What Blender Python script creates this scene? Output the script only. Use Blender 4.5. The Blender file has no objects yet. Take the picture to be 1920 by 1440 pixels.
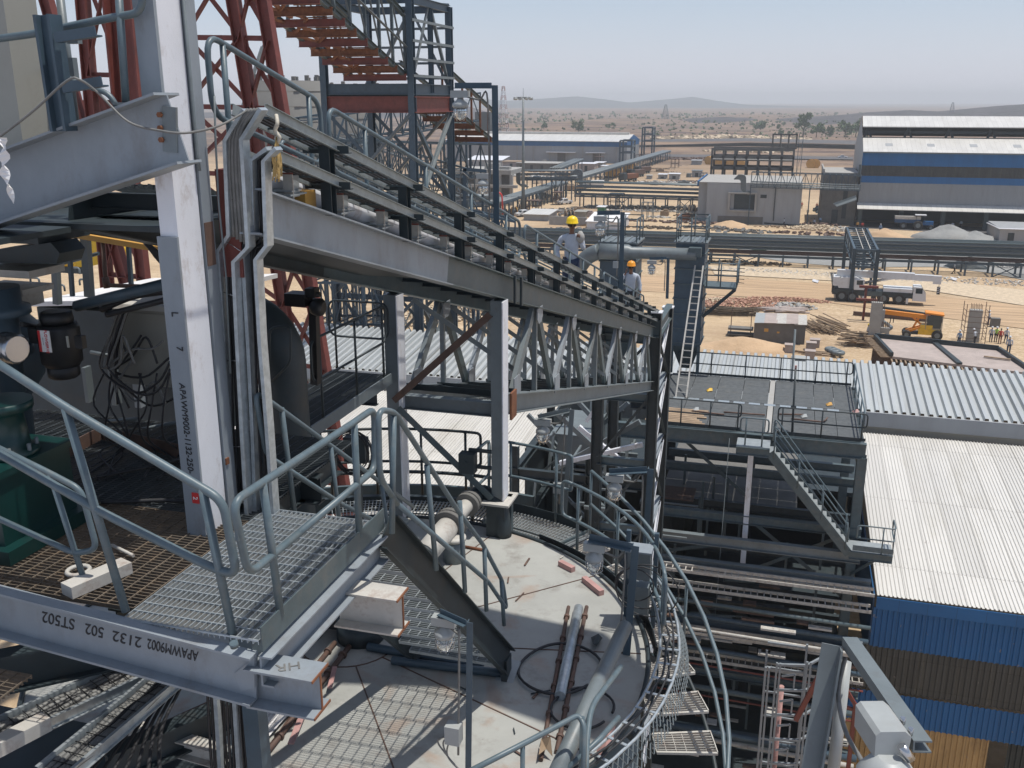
import bpy, math, random
from mathutils import Vector, Matrix, noise
random.seed(7)
S = bpy.context.scene
COL = S.collection
# ------------------------------------------------------------------ camera, sky, sun, exposure
F = 1800.0; TH = math.atan(530 / F); YAW = math.atan2(.2775, .9607)
cam = bpy.data.cameras.new('camera'); co = bpy.data.objects.new('camera', cam); COL.objects.link(co)
cam.sensor_width = 36; cam.lens = F / 1920 * 36; cam.clip_start = .1; cam.clip_end = 30000
co.rotation_euler = (math.pi / 2 - TH, 0, YAW); S.camera = co
W = bpy.data.worlds.new('World'); S.world = W; W.use_nodes = True
nt = W.node_tree; bg = nt.nodes['Background']; sky = nt.nodes.new('ShaderNodeTexSky'); sky.sky_type = 'NISHITA'
SUND = Vector((.25, .07, 1)).normalized()
sky.sun_disc = False; sky.sun_elevation = math.asin(SUND.z); sky.sun_rotation = math.atan2(SUND.x, SUND.y)
sky.dust_density = 1.5; sky.air_density = 1.0; sky.ozone_density = 2.0; sky.altitude = 0
_tc = nt.nodes.new('ShaderNodeTexCoord'); _sp = nt.nodes.new('ShaderNodeSeparateXYZ'); nt.links.new(_tc.outputs['Generated'], _sp.inputs[0])
_mr = nt.nodes.new('ShaderNodeMapRange'); _mr.inputs[1].default_value = .0; _mr.inputs[2].default_value = .28; _mr.inputs[3].default_value = .8; _mr.inputs[4].default_value = .15; nt.links.new(_sp.outputs['Z'], _mr.inputs[0])
_cr = nt.nodes.new('ShaderNodeValToRGB'); _cr.color_ramp.elements[0].position = .0; _cr.color_ramp.elements[0].color = (.93, .935, 1.06, 1); _cr.color_ramp.elements[1].position = .09; _cr.color_ramp.elements[1].color = (.71, .815, 1, 1); nt.links.new(_sp.outputs['Z'], _cr.inputs[0])
_ml = nt.nodes.new('ShaderNodeVectorMath'); _ml.operation = 'SCALE'; _ml.inputs['Scale'].default_value = 7.9; nt.links.new(_cr.outputs[0], _ml.inputs[0])
_mx = nt.nodes.new('ShaderNodeMixRGB'); nt.links.new(_mr.outputs[0], _mx.inputs[0]); nt.links.new(sky.outputs[0], _mx.inputs[1]); nt.links.new(_ml.outputs[0], _mx.inputs[2])   # pale haze layer low over the horizon
nt.links.new(_mx.outputs[0], bg.inputs[0]); bg.inputs[1].default_value = .095
sl = bpy.data.lights.new('sun', 'SUN'); so = bpy.data.objects.new('sun', sl); COL.objects.link(so)
sl.energy = 3.6; sl.angle = math.radians(.6); sl.color = (1, .965, .9)
so.rotation_euler = SUND.to_track_quat('Z', 'Y').to_euler()
S.view_settings.view_transform = 'Standard'; S.view_settings.look = 'None'; S.view_settings.exposure = 0.25; S.view_settings.gamma = 1
S.render.engine = 'CYCLES'
GZ = -28.0
# ------------------------------------------------------------------ pixel measurement helpers (world: x across the plant grid, y along it)
c_, s_ = math.cos(TH), math.sin(TH)
def ray(px, py):
    r = (px - 960) / F; u = -(py - 720) / F
    X, Y, Z = r, c_ + u * s_, -s_ + u * c_
    return Vector((X * .9607 - Y * .2775, X * .2775 + Y * .9607, Z))
def PZ(px, py, z): d = ray(px, py); return d * (z / d.z)
def PX(px, py, x): d = ray(px, py); return d * (x / d.x)
def PY(px, py, y): d = ray(px, py); return d * (y / d.y)
V = lambda *a: Vector(a)
# ------------------------------------------------------------------ materials
MATS = {}
def mat(name, col, rough=.6, metal=0., var=.18, scale=3., bump=.0, bscale=40., dirt=None, damt=.35, dscale=1.2, col2=None, aniso=(1, 1, 1), alpha=None):
    m = bpy.data.materials.new(name); m.use_nodes = True; n = m.node_tree.nodes; L = m.node_tree.links
    b = n['Principled BSDF']; b.inputs['Roughness'].default_value = rough; b.inputs['Metallic'].default_value = metal
    tc = n.new('ShaderNodeTexCoord'); mp = n.new('ShaderNodeMapping'); mp.inputs['Scale'].default_value = aniso
    L.new(tc.outputs['Object'], mp.inputs[0])
    nz = n.new('ShaderNodeTexNoise'); nz.inputs['Scale'].default_value = scale; nz.inputs['Detail'].default_value = 6; nz.inputs['Roughness'].default_value = .65
    L.new(mp.outputs[0], nz.inputs['Vector'])
    r = n.new('ShaderNodeValToRGB'); L.new(nz.outputs[0], r.inputs[0])
    c2 = col2 or col
    r.color_ramp.elements[0].position = .3; r.color_ramp.elements[1].position = .7
    r.color_ramp.elements[0].color = (*[max(0, x * (1 - var)) for x in col], 1)
    r.color_ramp.elements[1].color = (*[min(1, x * (1 + var)) for x in c2], 1)
    out = r.outputs[0]
    if dirt:
        nd = n.new('ShaderNodeTexNoise'); nd.inputs['Scale'].default_value = dscale; nd.inputs['Detail'].default_value = 8; nd.inputs['Roughness'].default_value = .75
        L.new(mp.outputs[0], nd.inputs['Vector'])
        rd = n.new('ShaderNodeValToRGB'); rd.color_ramp.elements[0].position = .52; rd.color_ramp.elements[1].position = .72
        rd.color_ramp.elements[1].color = (damt, damt, damt, 1); L.new(nd.outputs[0], rd.inputs[0])
        mx = n.new('ShaderNodeMixRGB'); L.new(rd.outputs[0], mx.inputs[0]); L.new(out, mx.inputs[1]); mx.inputs[2].default_value = (*dirt, 1); out = mx.outputs[0]
    L.new(out, b.inputs['Base Color'])
    if bump:
        nb = n.new('ShaderNodeTexNoise'); nb.inputs['Scale'].default_value = bscale; nb.inputs['Detail'].default_value = 5
        L.new(tc.outputs['Object'], nb.inputs['Vector']); bp = n.new('ShaderNodeBump'); bp.inputs['Strength'].default_value = bump
        bp.inputs['Distance'].default_value = .3 / bscale * 4
        L.new(nb.outputs[0], bp.inputs['Height']); L.new(bp.outputs[0], b.inputs['Normal'])
    MATS[name] = m; return m
RUST = (.16, .06, .025)
mat('grey', (.07, .097, .105), .5, 0, .18, 4, .05, 60, (.15, .135, .115), .55, 3.5)
mat('greyblue', (.05, .08, .105), .5, 0, .15, 4, 0, 60, (.05, .05, .05), .5, 3)
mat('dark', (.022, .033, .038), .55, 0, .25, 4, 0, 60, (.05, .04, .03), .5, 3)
mat('black', (.012, .012, .013), .5, 0, .3, 6)
mat('cable', (.022, .022, .024), .55, 0, .4, 9)
mat('cablegrey', (.15, .148, .14), .55, 0, .3, 9)
mat('rail', (.09, .125, .142), .42, 0, .18, 8, .06, 90, (.2, .19, .17), .45, 7)
mat('steel', (.14, .163, .17), .45, 0, .16, 2, .05, 50, (.1, .08, .065), .42, 4.5)
mat('primer', (.225, .252, .275), .5, 0, .14, 2, .05, 40, (.13, .105, .085), .45, 2.6, aniso=(1, 1, .5))
mat('white', (.66, .67, .7), .45, 0, .08, 2, .04, 40, (.28, .2, .14), .75, 3, aniso=(1, 1, .6))
mat('dirtywhite', (.45, .43, .39), .6, 0, .15, 3, .05, 40, RUST, .6, 5)
mat('galv', (.42, .46, .48), .38, .55, .22, 14)
mat('trayrail', (.27, .305, .31), .42, .25, .18, 9, 0, 1, (.16, .16, .15), .5, 5)
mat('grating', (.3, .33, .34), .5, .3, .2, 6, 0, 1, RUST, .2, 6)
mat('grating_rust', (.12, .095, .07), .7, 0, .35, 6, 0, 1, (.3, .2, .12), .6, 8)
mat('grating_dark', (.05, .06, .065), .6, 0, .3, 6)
mat('redox', (.16, .04, .03), .6, 0, .2, 2.5, .03, 40, (.07, .025, .02), .6, 2)
mat('rust', (.17, .065, .03), .8, 0, .35, 4, .1, 40, (.3, .13, .05), .6, 5)
mat('rustpipe', (.1, .06, .045), .7, 0, .3, 6, .05, 40, (.2, .09, .05), .5, 9)
mat('concrete', (.33, .32, .3), .85, 0, .12, .8, .1, 10, (.2, .18, .15), .5, .5)
mat('concrete_dark', (.14, .135, .125), .85, 0, .15, .8, .1, 10, (.08, .07, .06), .5, .5)
mat('roofwhite', (.62, .6, .56), .4, .1, .06, .6, 0, 10, (.42, .38, .3), .35, .8, aniso=(1, .2, 1))
mat('roofpanel', (.44, .46, .46), .4, .15, .08, .6, 0, 10, (.3, .28, .24), .35, .8, aniso=(1, .2, 1))
mat('wallgrey', (.3, .31, .32), .6, 0, .08, .3, 0, 10, (.22, .2, .17), .4, .2, aniso=(3, 3, .4))
mat('blue', (.009, .11, .29), .6, 0, .08, .4, 0, 10, (.015, .07, .2), .5, .3)
mat('bluedeep', (.008, .06, .15), .45, 0, .1, .4)
mat('tan', (.46, .3, .13), .7, 0, .2, 2, 0, 10, (.14, .08, .04), .7, 2.2, aniso=(1, 1, .3))
mat('translucent', (.06, .062, .058), .6, 0, .15, .5, 0, 10, (.2, .18, .13), .4, .6, aniso=(4, 1, .2))
mat('green', (.003, .03, .027), .35, 0, .2, 3, .03, 30, (.02, .03, .03), .4, 4)
mat('greenpaint', (.03, .17, .07), .5, 0, .15, 1)
mat('beige', (.3, .29, .25), .55, 0, .08, 2, 0, 10, (.15, .13, .1), .4, 2)
mat('yellow', (.7, .42, .02), .4, 0, .1, 2, 0, 10, (.25, .15, .05), .5, 3)
mat('orange', (.75, .26, .02), .4, 0, .1, 2, 0, 10, (.3, .13, .05), .4, 2)
mat('ochre', (.55, .3, .07), .6, 0, .15, 1, 0, 10, (.25, .13, .05), .4, 2)
mat('craneWhite', (.62, .63, .64), .4, 0, .06, 1, 0, 10, (.35, .3, .25), .5, .8)
mat('tyre', (.03, .028, .026), .9, 0, .3, 5)
mat('glass', (.03, .045, .055), .08, 0, .1, 2)
mat('chrome', (.5, .5, .5), .25, .9, .1, 2)
mat('lampbody', (.32, .335, .33), .45, 0, .08, 6, 0, 10, (.3, .28, .24), .4, 8)
mat('pink', (.4, .23, .21), .6, 0, .25, 8, 0, 10, (.3, .15, .12), .5, 9)
mat('whiteplastic', (.7, .68, .66), .5, 0, .1, 5)
mat('red', (.55, .03, .03), .5, 0, .1, 5)
mat('rope', (.38, .26, .1), .9, 0, .3, 30)
mat('ropewhite', (.5, .46, .38), .9, 0, .2, 30)
mat('wood', (.28, .2, .13), .8, 0, .3, 2, .05, 20, (.12, .09, .06), .5, 3)
mat('plywood', (.36, .3, .27), .8, 0, .15, .7, 0, 10, (.25, .2, .17), .5, .6)
mat('brick', (.4, .22, .15), .85, 0, .25, 1.5, .2, 9, (.4, .3, .22), .5, 1.5)
mat('stone', (.5, .4, .28), .9, 0, .25, 1.5, .15, 9)
mat('gravel', (.25, .25, .24), .95, 0, .12, .3, .3, 3, (.33, .31, .28), .4, .08)
mat('sandheap', (.48, .33, .2), .95, 0, .12, .5, .2, 2)
mat('coalash', (.09, .085, .085), .9, 0, .2, .5)
mat('skin', (.16, .075, .045), .55, 0, .1, 6)
mat('hair', (.01, .008, .007), .6, 0, .2, 20)
mat('shirt_white', (.4, .43, .48), .8, 0, .08, 9, .1, 30)
mat('shirt_blue', (.2, .3, .45), .8, 0, .1, 9)
mat('shirt_red', (.45, .06, .05), .8, 0, .1, 9)
mat('vest_green', (.35, .6, .1), .7, 0, .1, 9)
mat('trouser_navy', (.03, .045, .085), .8, 0, .15, 9)
mat('trouser_black', (.02, .02, .024), .8, 0, .15, 9)
mat('hat_yellow', (.8, .55, .01), .35, 0, .05, 9)
mat('hat_orange', (.75, .3, .02), .35, 0, .05, 9)
mat('leaf', (.07, .125, .04), .8, 0, .35, .6)
mat('leafpale', (.095, .14, .06), .8, 0, .35, .6)
mat('bark', (.1, .075, .05), .9, 0, .25, 3)
mat('deckgrate', (.085, .092, .095), .75, .1, .25, 5, .1, 30, (.16, .15, .13), .4, 1.5)
mat('ruts', (.42, .29, .175), .95, 0, .35, 1.6, .3, 3, (.22, .15, .09), .85, 1.1, aniso=(.035, .8, 1))
mat('ink', (.02, .02, .022), .7, 0, .1, 4)
def glassmat():
    m = bpy.data.materials.new('clearglass'); m.use_nodes = True; b = m.node_tree.nodes['Principled BSDF']
    b.inputs['Base Color'].default_value = (.8, .84, .84, 1); b.inputs['Roughness'].default_value = .15; b.inputs['Transmission Weight'].default_value = .75; b.inputs['IOR'].default_value = 1.2
    MATS['clearglass'] = m
glassmat()
# tank roof: pale painted plate with stains, scratches and rust
def tankmat():
    m = mat('tankroof', (.33, .33, .305), .6, 0, .13, .9, .04, 30, (.17, .15, .13), .75, 2.2)
    n = m.node_tree.nodes; L = m.node_tree.links; b = n['Principled BSDF']; prev = b.inputs['Base Color'].links[0].from_socket
    tc = n['Texture Coordinate']
    nz = n.new('ShaderNodeTexNoise'); nz.inputs['Scale'].default_value = 1.1; nz.inputs['Detail'].default_value = 9; nz.inputs['Distortion'].default_value = 1.5; L.new(tc.outputs['Object'], nz.inputs['Vector'])
    r = n.new('ShaderNodeValToRGB'); r.color_ramp.elements[0].position = .56; r.color_ramp.elements[1].position = .68; r.color_ramp.elements[1].color = (.42, .42, .42, 1)
    L.new(nz.outputs[0], r.inputs[0]); mx = n.new('ShaderNodeMixRGB'); mx.inputs[2].default_value = (.3, .17, .1, 1)
    L.new(r.outputs[0], mx.inputs[0]); L.new(prev, mx.inputs[1])
    for sc, p0, c, dist in ((9, .66, (.08, .07, .06, 1), 0), (2.6, .64, (.5, .48, .43, 1), 3.5), (5, .7, (.3, .12, .07, 1), 6)):
        q = n.new('ShaderNodeTexNoise'); q.inputs['Scale'].default_value = sc; q.inputs['Detail'].default_value = 10; q.inputs['Roughness'].default_value = .75; q.inputs['Distortion'].default_value = dist; L.new(tc.outputs['Object'], q.inputs['Vector'])
        rr = n.new('ShaderNodeValToRGB'); rr.color_ramp.elements[0].position = p0; rr.color_ramp.elements[1].position = p0 + .04; rr.color_ramp.elements[1].color = (.7,) * 3 + (1,); L.new(q.outputs[0], rr.inputs[0])
        m3 = n.new('ShaderNodeMixRGB'); m3.inputs[2].default_value = c; L.new(rr.outputs[0], m3.inputs[0]); L.new(mx.outputs[0], m3.inputs[1]); mx = m3
    L.new(mx.outputs[0], b.inputs['Base Color'])
tankmat()
def sheetmat(name, sheet_w, sheet_l, vert=False, lap=.02, vary=.1):
    m = MATS[name]; n = m.node_tree.nodes; L = m.node_tree.links; b = n['Principled BSDF']; prev = b.inputs['Base Color'].links[0].from_socket
    g = n.new('ShaderNodeNewGeometry'); sp = n.new('ShaderNodeSeparateXYZ'); L.new(g.outputs['Position'], sp.inputs[0]); cb = n.new('ShaderNodeCombineXYZ')
    L.new(sp.outputs['Z' if vert else 'Y'], cb.inputs[0]); L.new(sp.outputs['X'], cb.inputs[1])
    br = n.new('ShaderNodeTexBrick'); L.new(cb.outputs[0], br.inputs['Vector']); br.inputs['Scale'].default_value = 1; br.inputs['Brick Width'].default_value = sheet_l; br.inputs['Row Height'].default_value = sheet_w; br.inputs['Mortar Size'].default_value = lap; br.inputs['Mortar Smooth'].default_value = .3; br.offset = 0
    br.inputs['Color1'].default_value = (1, 1, 1, 1); br.inputs['Color2'].default_value = (1 - vary,) * 3 + (1,); br.inputs['Mortar'].default_value = (.55, .54, .52, 1)
    mx = n.new('ShaderNodeMixRGB'); mx.blend_type = 'MULTIPLY'; mx.inputs[0].default_value = 1; L.new(prev, mx.inputs[1]); L.new(br.outputs[0], mx.inputs[2])
    nz = n.new('ShaderNodeTexNoise'); nz.inputs['Scale'].default_value = 3.5; nz.inputs['Detail'].default_value = 3; L.new(g.outputs['Position'], nz.inputs['Vector']); r = n.new('ShaderNodeValToRGB'); r.color_ramp.elements[0].position = .7; r.color_ramp.elements[1].position = .74; r.color_ramp.elements[1].color = (.6,) * 3 + (1,); L.new(nz.outputs[0], r.inputs[0])
    mx2 = n.new('ShaderNodeMixRGB'); mx2.inputs[2].default_value = (.25, .22, .19, 1); L.new(r.outputs[0], mx2.inputs[0]); L.new(mx.outputs[0], mx2.inputs[1]); L.new(mx2.outputs[0], b.inputs['Base Color'])
sheetmat('roofwhite', 1.05, 6.2); sheetmat('roofpanel', 1.32, 30); sheetmat('blue', 1.0, 40, True, .01, .12); sheetmat('translucent', 1.0, 1.2, True, .012, .2); sheetmat('tan', 1.0, 3.2, True, .01, .2)
# ground: sand with tracks, brown scrub further out
def groundmat():
    m = bpy.data.materials.new('sand'); m.use_nodes = True; n = m.node_tree.nodes; L = m.node_tree.links; b = n['Principled BSDF']; b.inputs['Roughness'].default_value = .95
    g = n.new('ShaderNodeNewGeometry')
    def nz(sc, det=6, mp=(1, 1, 1), dist=0):
        q = n.new('ShaderNodeMapping'); q.inputs['Scale'].default_value = mp; L.new(g.outputs['Position'], q.inputs[0])
        t = n.new('ShaderNodeTexNoise'); t.inputs['Scale'].default_value = sc; t.inputs['Detail'].default_value = det; t.inputs['Roughness'].default_value = .65; t.inputs['Distortion'].default_value = dist; L.new(q.outputs[0], t.inputs['Vector']); return t.outputs[0]
    def ramp(src, stops):
        r = n.new('ShaderNodeValToRGB'); e = r.color_ramp.elements
        while len(e) < len(stops): e.new(.5)
        for i, (p, c) in enumerate(stops): e[i].position = p; e[i].color = (*c, 1)
        L.new(src, r.inputs[0]); return r.outputs[0]
    def mix(f, a, c):
        x = n.new('ShaderNodeMixRGB'); L.new(f, x.inputs[0])
        L.new(a, x.inputs[1]); L.new(c, x.inputs[2]); return x.outputs[0]
    sand = ramp(nz(.12, 10), [(.3, (.38, .27, .16)), (.5, (.52, .385, .235)), (.7, (.62, .48, .31))])
    speck = ramp(nz(2.2, 8), [(.35, (.26, .19, .12)), (.5, (.5, .37, .23)), (.68, (.68, .56, .42))])
    near = mix(ramp(nz(.05, 8), [(.4, (.15,) * 3), (.6, (.7,) * 3)]), sand, speck)
    tr = ramp(nz(.5, 7, (.12, 1.6, 1), .3), [(.42, (.0,) * 3), (.62, (.6,) * 3)])
    dk = n.new('ShaderNodeRGB'); dk.outputs[0].default_value = (.36, .25, .15, 1)
    near = mix(tr, near, dk.outputs[0])
    far = ramp(nz(.012, 12, (.6, 1.8, 1)), [(.3, (.045, .028, .022)), (.45, (.09, .055, .042)), (.53, (.22, .14, .09)), (.58, (.1, .062, .045)), (.75, (.045, .045, .028))])
    sep = n.new('ShaderNodeSeparateXYZ'); L.new(g.outputs['Position'], sep.inputs[0])
    mr = n.new('ShaderNodeMapRange'); mr.inputs[1].default_value = 310; mr.inputs[2].default_value = 500; L.new(sep.outputs['Y'], mr.inputs[0])
    ad = n.new('ShaderNodeMath'); ad.operation = 'ADD'; ad.use_clamp = True; L.new(mr.outputs[0], ad.inputs[0])
    sb = n.new('ShaderNodeMath'); sb.operation = 'MULTIPLY_ADD'; L.new(nz(.01, 8), sb.inputs[0]); sb.inputs[1].default_value = 1.2; sb.inputs[2].default_value = -.6; L.new(sb.outputs[0], ad.inputs[1])
    colr = mix(ad.outputs[0], near, far)
    spots = ramp(nz(.9, 9), [(.62, (0,) * 3), (.68, (.75,) * 3)])
    dk2 = n.new('ShaderNodeRGB'); dk2.outputs[0].default_value = (.16, .12, .09, 1)
    colr = mix(spots, colr, dk2.outputs[0])
    blot = ramp(nz(.03, 6), [(.5, (0,) * 3), (.6, (.5,) * 3)]); dk3 = n.new('ShaderNodeRGB'); dk3.outputs[0].default_value = (.3, .2, .12, 1)
    colr = mix(blot, colr, dk3.outputs[0])
    L.new(colr, b.inputs['Base Color'])
    bp = n.new('ShaderNodeBump'); bp.inputs['Strength'].default_value = .6; bp.inputs['Distance'].default_value = .4; L.new(nz(1.3, 10), bp.inputs['Height']); L.new(bp.outputs[0], b.inputs['Normal'])
    MATS['sand'] = m
groundmat()
mat('hillfar', (.04, .055, .06), .95, 0, .3, .004, 0, 1, (.14, .11, .09), .6, .01)
mat('hillnear', (.042, .035, .04), .95, 0, .6, .03, .5, .08, (.02, .032, .014), .8, .02)
# ------------------------------------------------------------------ mesh builder
def frame(d, up=None):
    z = d.normalized(); u = Vector(up) if up is not None else (Vector((0, 0, 1)) if abs(z.z) < .98 else Vector((0, 1, 0)))
    x = u.cross(z)
    if x.length < 1e-5: x = Vector((1, 0, 0)).cross(z)
    x.normalize(); y = z.cross(x); return x, y, z     # x: sideways, y: up-ish
class MB:
    def __init__(s): s.v = []; s.f = []; s.sm = []
    def add(s, vs, fs, smooth=False):
        o = len(s.v); s.v += [Vector(v) for v in vs]
        for f in fs: s.f.append(tuple(i + o for i in f)); s.sm.append(smooth)
        return s
    def box(s, x0, x1, y0, y1, z0, z1):
        return s.add([(x0, y0, z0), (x1, y0, z0), (x1, y1, z0), (x0, y1, z0), (x0, y0, z1), (x1, y0, z1), (x1, y1, z1), (x0, y1, z1)],
                     [(0, 3, 2, 1), (4, 5, 6, 7), (0, 1, 5, 4), (1, 2, 6, 5), (2, 3, 7, 6), (3, 0, 4, 7)])
    def cb(s, c, sx, sy, sz, rz=0, rx=0, ry=0):
        R = Matrix.Rotation(rz, 3, 'Z') @ Matrix.Rotation(rx, 3, 'X') @ Matrix.Rotation(ry, 3, 'Y'); c = Vector(c)
        vs = [c + R @ Vector((a * sx / 2, b * sy / 2, d * sz / 2)) for d in (-1, 1) for a, b in ((-1, -1), (1, -1), (1, 1), (-1, 1))]
        return s.add(vs, [(0, 3, 2, 1), (4, 5, 6, 7), (0, 1, 5, 4), (1, 2, 6, 5), (2, 3, 7, 6), (3, 0, 4, 7)])
    def prof(s, p, q, pts, up=None, smooth=False, caps=True):
        p, q = Vector(p), Vector(q)
        if (q - p).length < 1e-6: return s
        x, y, z = frame(q - p, up); n = len(pts)
        vs = [p + x * a + y * b for a, b in pts] + [q + x * a + y * b for a, b in pts]
        fs = [(i, (i + 1) % n, n + (i + 1) % n, n + i) for i in range(n)]
        s.add(vs, fs, smooth)
        if caps: o = len(s.v) - 2 * n; s.f += [tuple(o + i for i in reversed(range(n))), tuple(o + n + i for i in range(n))]; s.sm += [False, False]
        return s
    def bar(s, p, q, w, h=None, up=None):
        h = h or w; return s.prof(p, q, [(-w / 2, -h / 2), (w / 2, -h / 2), (w / 2, h / 2), (-w / 2, h / 2)], up)
    def isec(s, p, q, d, b, tf=None, tw=None, up=None):
        tf = tf or d * .06; tw = tw or d * .04; H = d / 2; B = b / 2; t = tw / 2
        return s.prof(p, q, [(-B, -H), (B, -H), (B, -H + tf), (t, -H + tf), (t, H - tf), (B, H - tf), (B, H), (-B, H), (-B, H - tf), (-t, H - tf), (-t, -H + tf), (-B, -H + tf)], up)
    def csec(s, p, q, d, b, t=None, up=None, flip=1):
        t = t or d * .06; H = d / 2; k = flip
        pts = [(0, -H), (b, -H), (b, -H + t), (t, -H + t), (t, H - t), (b, H - t), (b, H), (0, H)]
        pts = [(a * k, c) for a, c in pts]
        return s.prof(p, q, pts if k > 0 else pts[::-1], up)
    def lsec(s, p, q, w, t=None, up=None):
        t = t or w * .12
        return s.prof(p, q, [(0, 0), (w, 0), (w, t), (t, t), (t, w), (0, w)], up)
    def tube(s, pts, r, n=8, closed=False, caps=True):
        pts = [Vector(p) for p in pts]; m = len(pts)
        if m < 2: return s
        rs = r if isinstance(r, (list, tuple)) else [r] * m
        vs = []; prev = None
        for i, p in enumerate(pts):
            a = pts[(i - 1) % m] if (closed or i > 0) else p; b = pts[(i + 1) % m] if (closed or i < m - 1) else p
            d = (b - a)
            if d.length < 1e-7: d = Vector((0, 0, 1))
            d.normalize()
            if prev is None: x, y, _ = frame(d)
            else:
                x = prev - d * prev.dot(d)
                if x.length < 1e-5: x, y, _ = frame(d)
                else: x.normalize(); y = d.cross(x)
            prev = x
            vs += [p + (x * math.cos(k * 2 * math.pi / n) + y * math.sin(k * 2 * math.pi / n)) * rs[i] for k in range(n)]
        fs = []
        for i in range(m if closed else m - 1):
            j = (i + 1) % m
            fs += [(i * n + k, i * n + (k + 1) % n, j * n + (k + 1) % n, j * n + k) for k in range(n)]
        s.add(vs, fs, True)
        if caps and not closed:
            o = len(s.v) - m * n; s.f += [tuple(o + k for k in reversed(range(n))), tuple(o + (m - 1) * n + k for k in range(n))]; s.sm += [False, False]
        return s
    def cyl(s, p, q, r, r2=None, n=12): return s.tube([p, q], [r, r if r2 is None else r2], n)
    def lathe(s, c, prof, n=16, axis=(0, 0, 1)):
        c = Vector(c); x, y, z = frame(Vector(axis)); vs = []
        for r, h in prof: vs += [c + z * h + (x * math.cos(k * 2 * math.pi / n) + y * math.sin(k * 2 * math.pi / n)) * r for k in range(n)]
        fs = [(i * n + k, i * n + (k + 1) % n, (i + 1) * n + (k + 1) % n, (i + 1) * n + k) for i in range(len(prof) - 1) for k in range(n)]
        s.add(vs, fs, True); o = len(s.v) - len(vs)
        s.f += [tuple(o + k for k in reversed(range(n))), tuple(o + (len(prof) - 1) * n + k for k in range(n))]; s.sm += [False, False]; return s
    def poly(s, pts, th=0, up=(0, 0, -1)):
        pts = [Vector(p) for p in pts]; n = len(pts)
        if not th: return s.add(pts, [tuple(range(n))])
        d = Vector(up) * th
        return s.add(pts + [p + d for p in pts], [tuple(range(n)), tuple(n + i for i in reversed(range(n)))] + [(i, n + i, n + (i + 1) % n, (i + 1) % n) for i in range(n)])
    def grating(s, x0, x1, y0, y1, z, axis='y', p=.033, rod=.1, bw=.006, bh=.032, rw=.008):
        if axis == 'y':
            n = max(2, int((x1 - x0) / p)); m = max(2, int((y1 - y0) / rod))
            for i in range(n + 1): x = x0 + (x1 - x0) * i / n; s.box(x - bw / 2, x + bw / 2, y0, y1, z - bh, z)
            for j in range(m + 1): y = y0 + (y1 - y0) * j / m; s.box(x0, x1, y - rw / 2, y + rw / 2, z - rw, z + .002)
        else:
            n = max(2, int((y1 - y0) / p)); m = max(2, int((x1 - x0) / rod))
            for i in range(n + 1): y = y0 + (y1 - y0) * i / n; s.box(x0, x1, y - bw / 2, y + bw / 2, z - bh, z)
            for j in range(m + 1): x = x0 + (x1 - x0) * j / m; s.box(x - rw / 2, x + rw / 2, y0, y1, z - rw, z + .002)
        return s
    def corr(s, A, B, C, D, n, h, shape='trap', nv=1):
        # corrugated sheet A-B (across ribs) to D-C (along ribs)
        A, B, C, D = map(Vector, (A, B, C, D)); N = (B - A).cross(D - A).normalized()
        if shape == 'trap': pr = [(0, 0), (.55, 0), (.65, 1), (.9, 1)]
        elif shape == 'deep': pr = [(0, 0), (.4, 0), (.52, 1), (.88, 1)]
        else: pr = [(k / 6, .5 - .5 * math.cos(k * math.pi / 3)) for k in range(6)]
        us = [((i + a) / n, b * h) for i in range(n) for a, b in pr] + [(1, 0)]
        vs = []
        for j in range(nv + 1):
            t = j / nv
            vs += [(A + (B - A) * u) * (1 - t) + (D + (C - D) * u) * t + N * k for u, k in us]
        m = len(us); s.add(vs, [(j * m + i, j * m + i + 1, (j + 1) * m + i + 1, (j + 1) * m + i) for j in range(nv) for i in range(m - 1)], shape == 'sine'); return s
def fil(pts, rad, n=5):
    pts = [Vector(p) for p in pts]; out = [pts[0]]
    for i in range(1, len(pts) - 1):
        a, b, c = pts[i - 1], pts[i], pts[i + 1]; l = min(rad, (a - b).length * .48, (c - b).length * .48)
        p = b + (a - b).normalized() * l; q = b + (c - b).normalized() * l
        for k in range(n + 1): t = k / n; out.append(p * (1 - t) ** 2 + b * 2 * t * (1 - t) + q * t * t)
    out.append(pts[-1]); return out
def spl(pts, n=6):
    pts = [Vector(p) for p in pts]; P = [pts[0]] + pts + [pts[-1]]; out = []
    for i in range(1, len(P) - 2):
        for k in range(n):
            t = k / n; a, b, c, d = P[i - 1:i + 3]
            out.append(.5 * ((2 * b) + (c - a) * t + (2 * a - 5 * b + 4 * c - d) * t * t + (3 * b - a - 3 * c + d) * t ** 3))
    out.append(pts[-1]); return out
# ------------------------------------------------------------------ objects
OFF = {}
def obj(name, mb, m, parent=None):
    me = bpy.data.meshes.new(name)
    if parent is None:
        xs = [v.x for v in mb.v]; ys = [v.y for v in mb.v]; zs = [v.z for v in mb.v]
        off = Vector(((min(xs) + max(xs)) / 2, (min(ys) + max(ys)) / 2, min(zs)))
    else: off = OFF[parent.name]
    me.from_pydata([v - off for v in mb.v], [], mb.f)
    me.polygons.foreach_set('use_smooth', mb.sm); me.update()
    o = bpy.data.objects.new(name, me); COL.objects.link(o)
    if m: me.materials.append(MATS[m])
    if parent is None: o.location = off
    else: o.parent = parent
    OFF[o.name] = off
    return o
def tag(o, label, cat, group=None, kind=None):
    if label: o['label'] = label
    if cat: o['category'] = cat
    if group: o['group'] = group
    if kind: o['kind'] = kind
    return o
def thing(name, label, cat, loc, group=None):
    o = bpy.data.objects.new(name, None); COL.objects.link(o); o.location = loc; o.empty_display_size = .2
    OFF[o.name] = Vector(loc); return tag(o, label, cat, group)
def single(name, mb, m, label, cat, group=None, kind=None): return tag(obj(name, mb, m), label, cat, group, kind)
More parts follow.
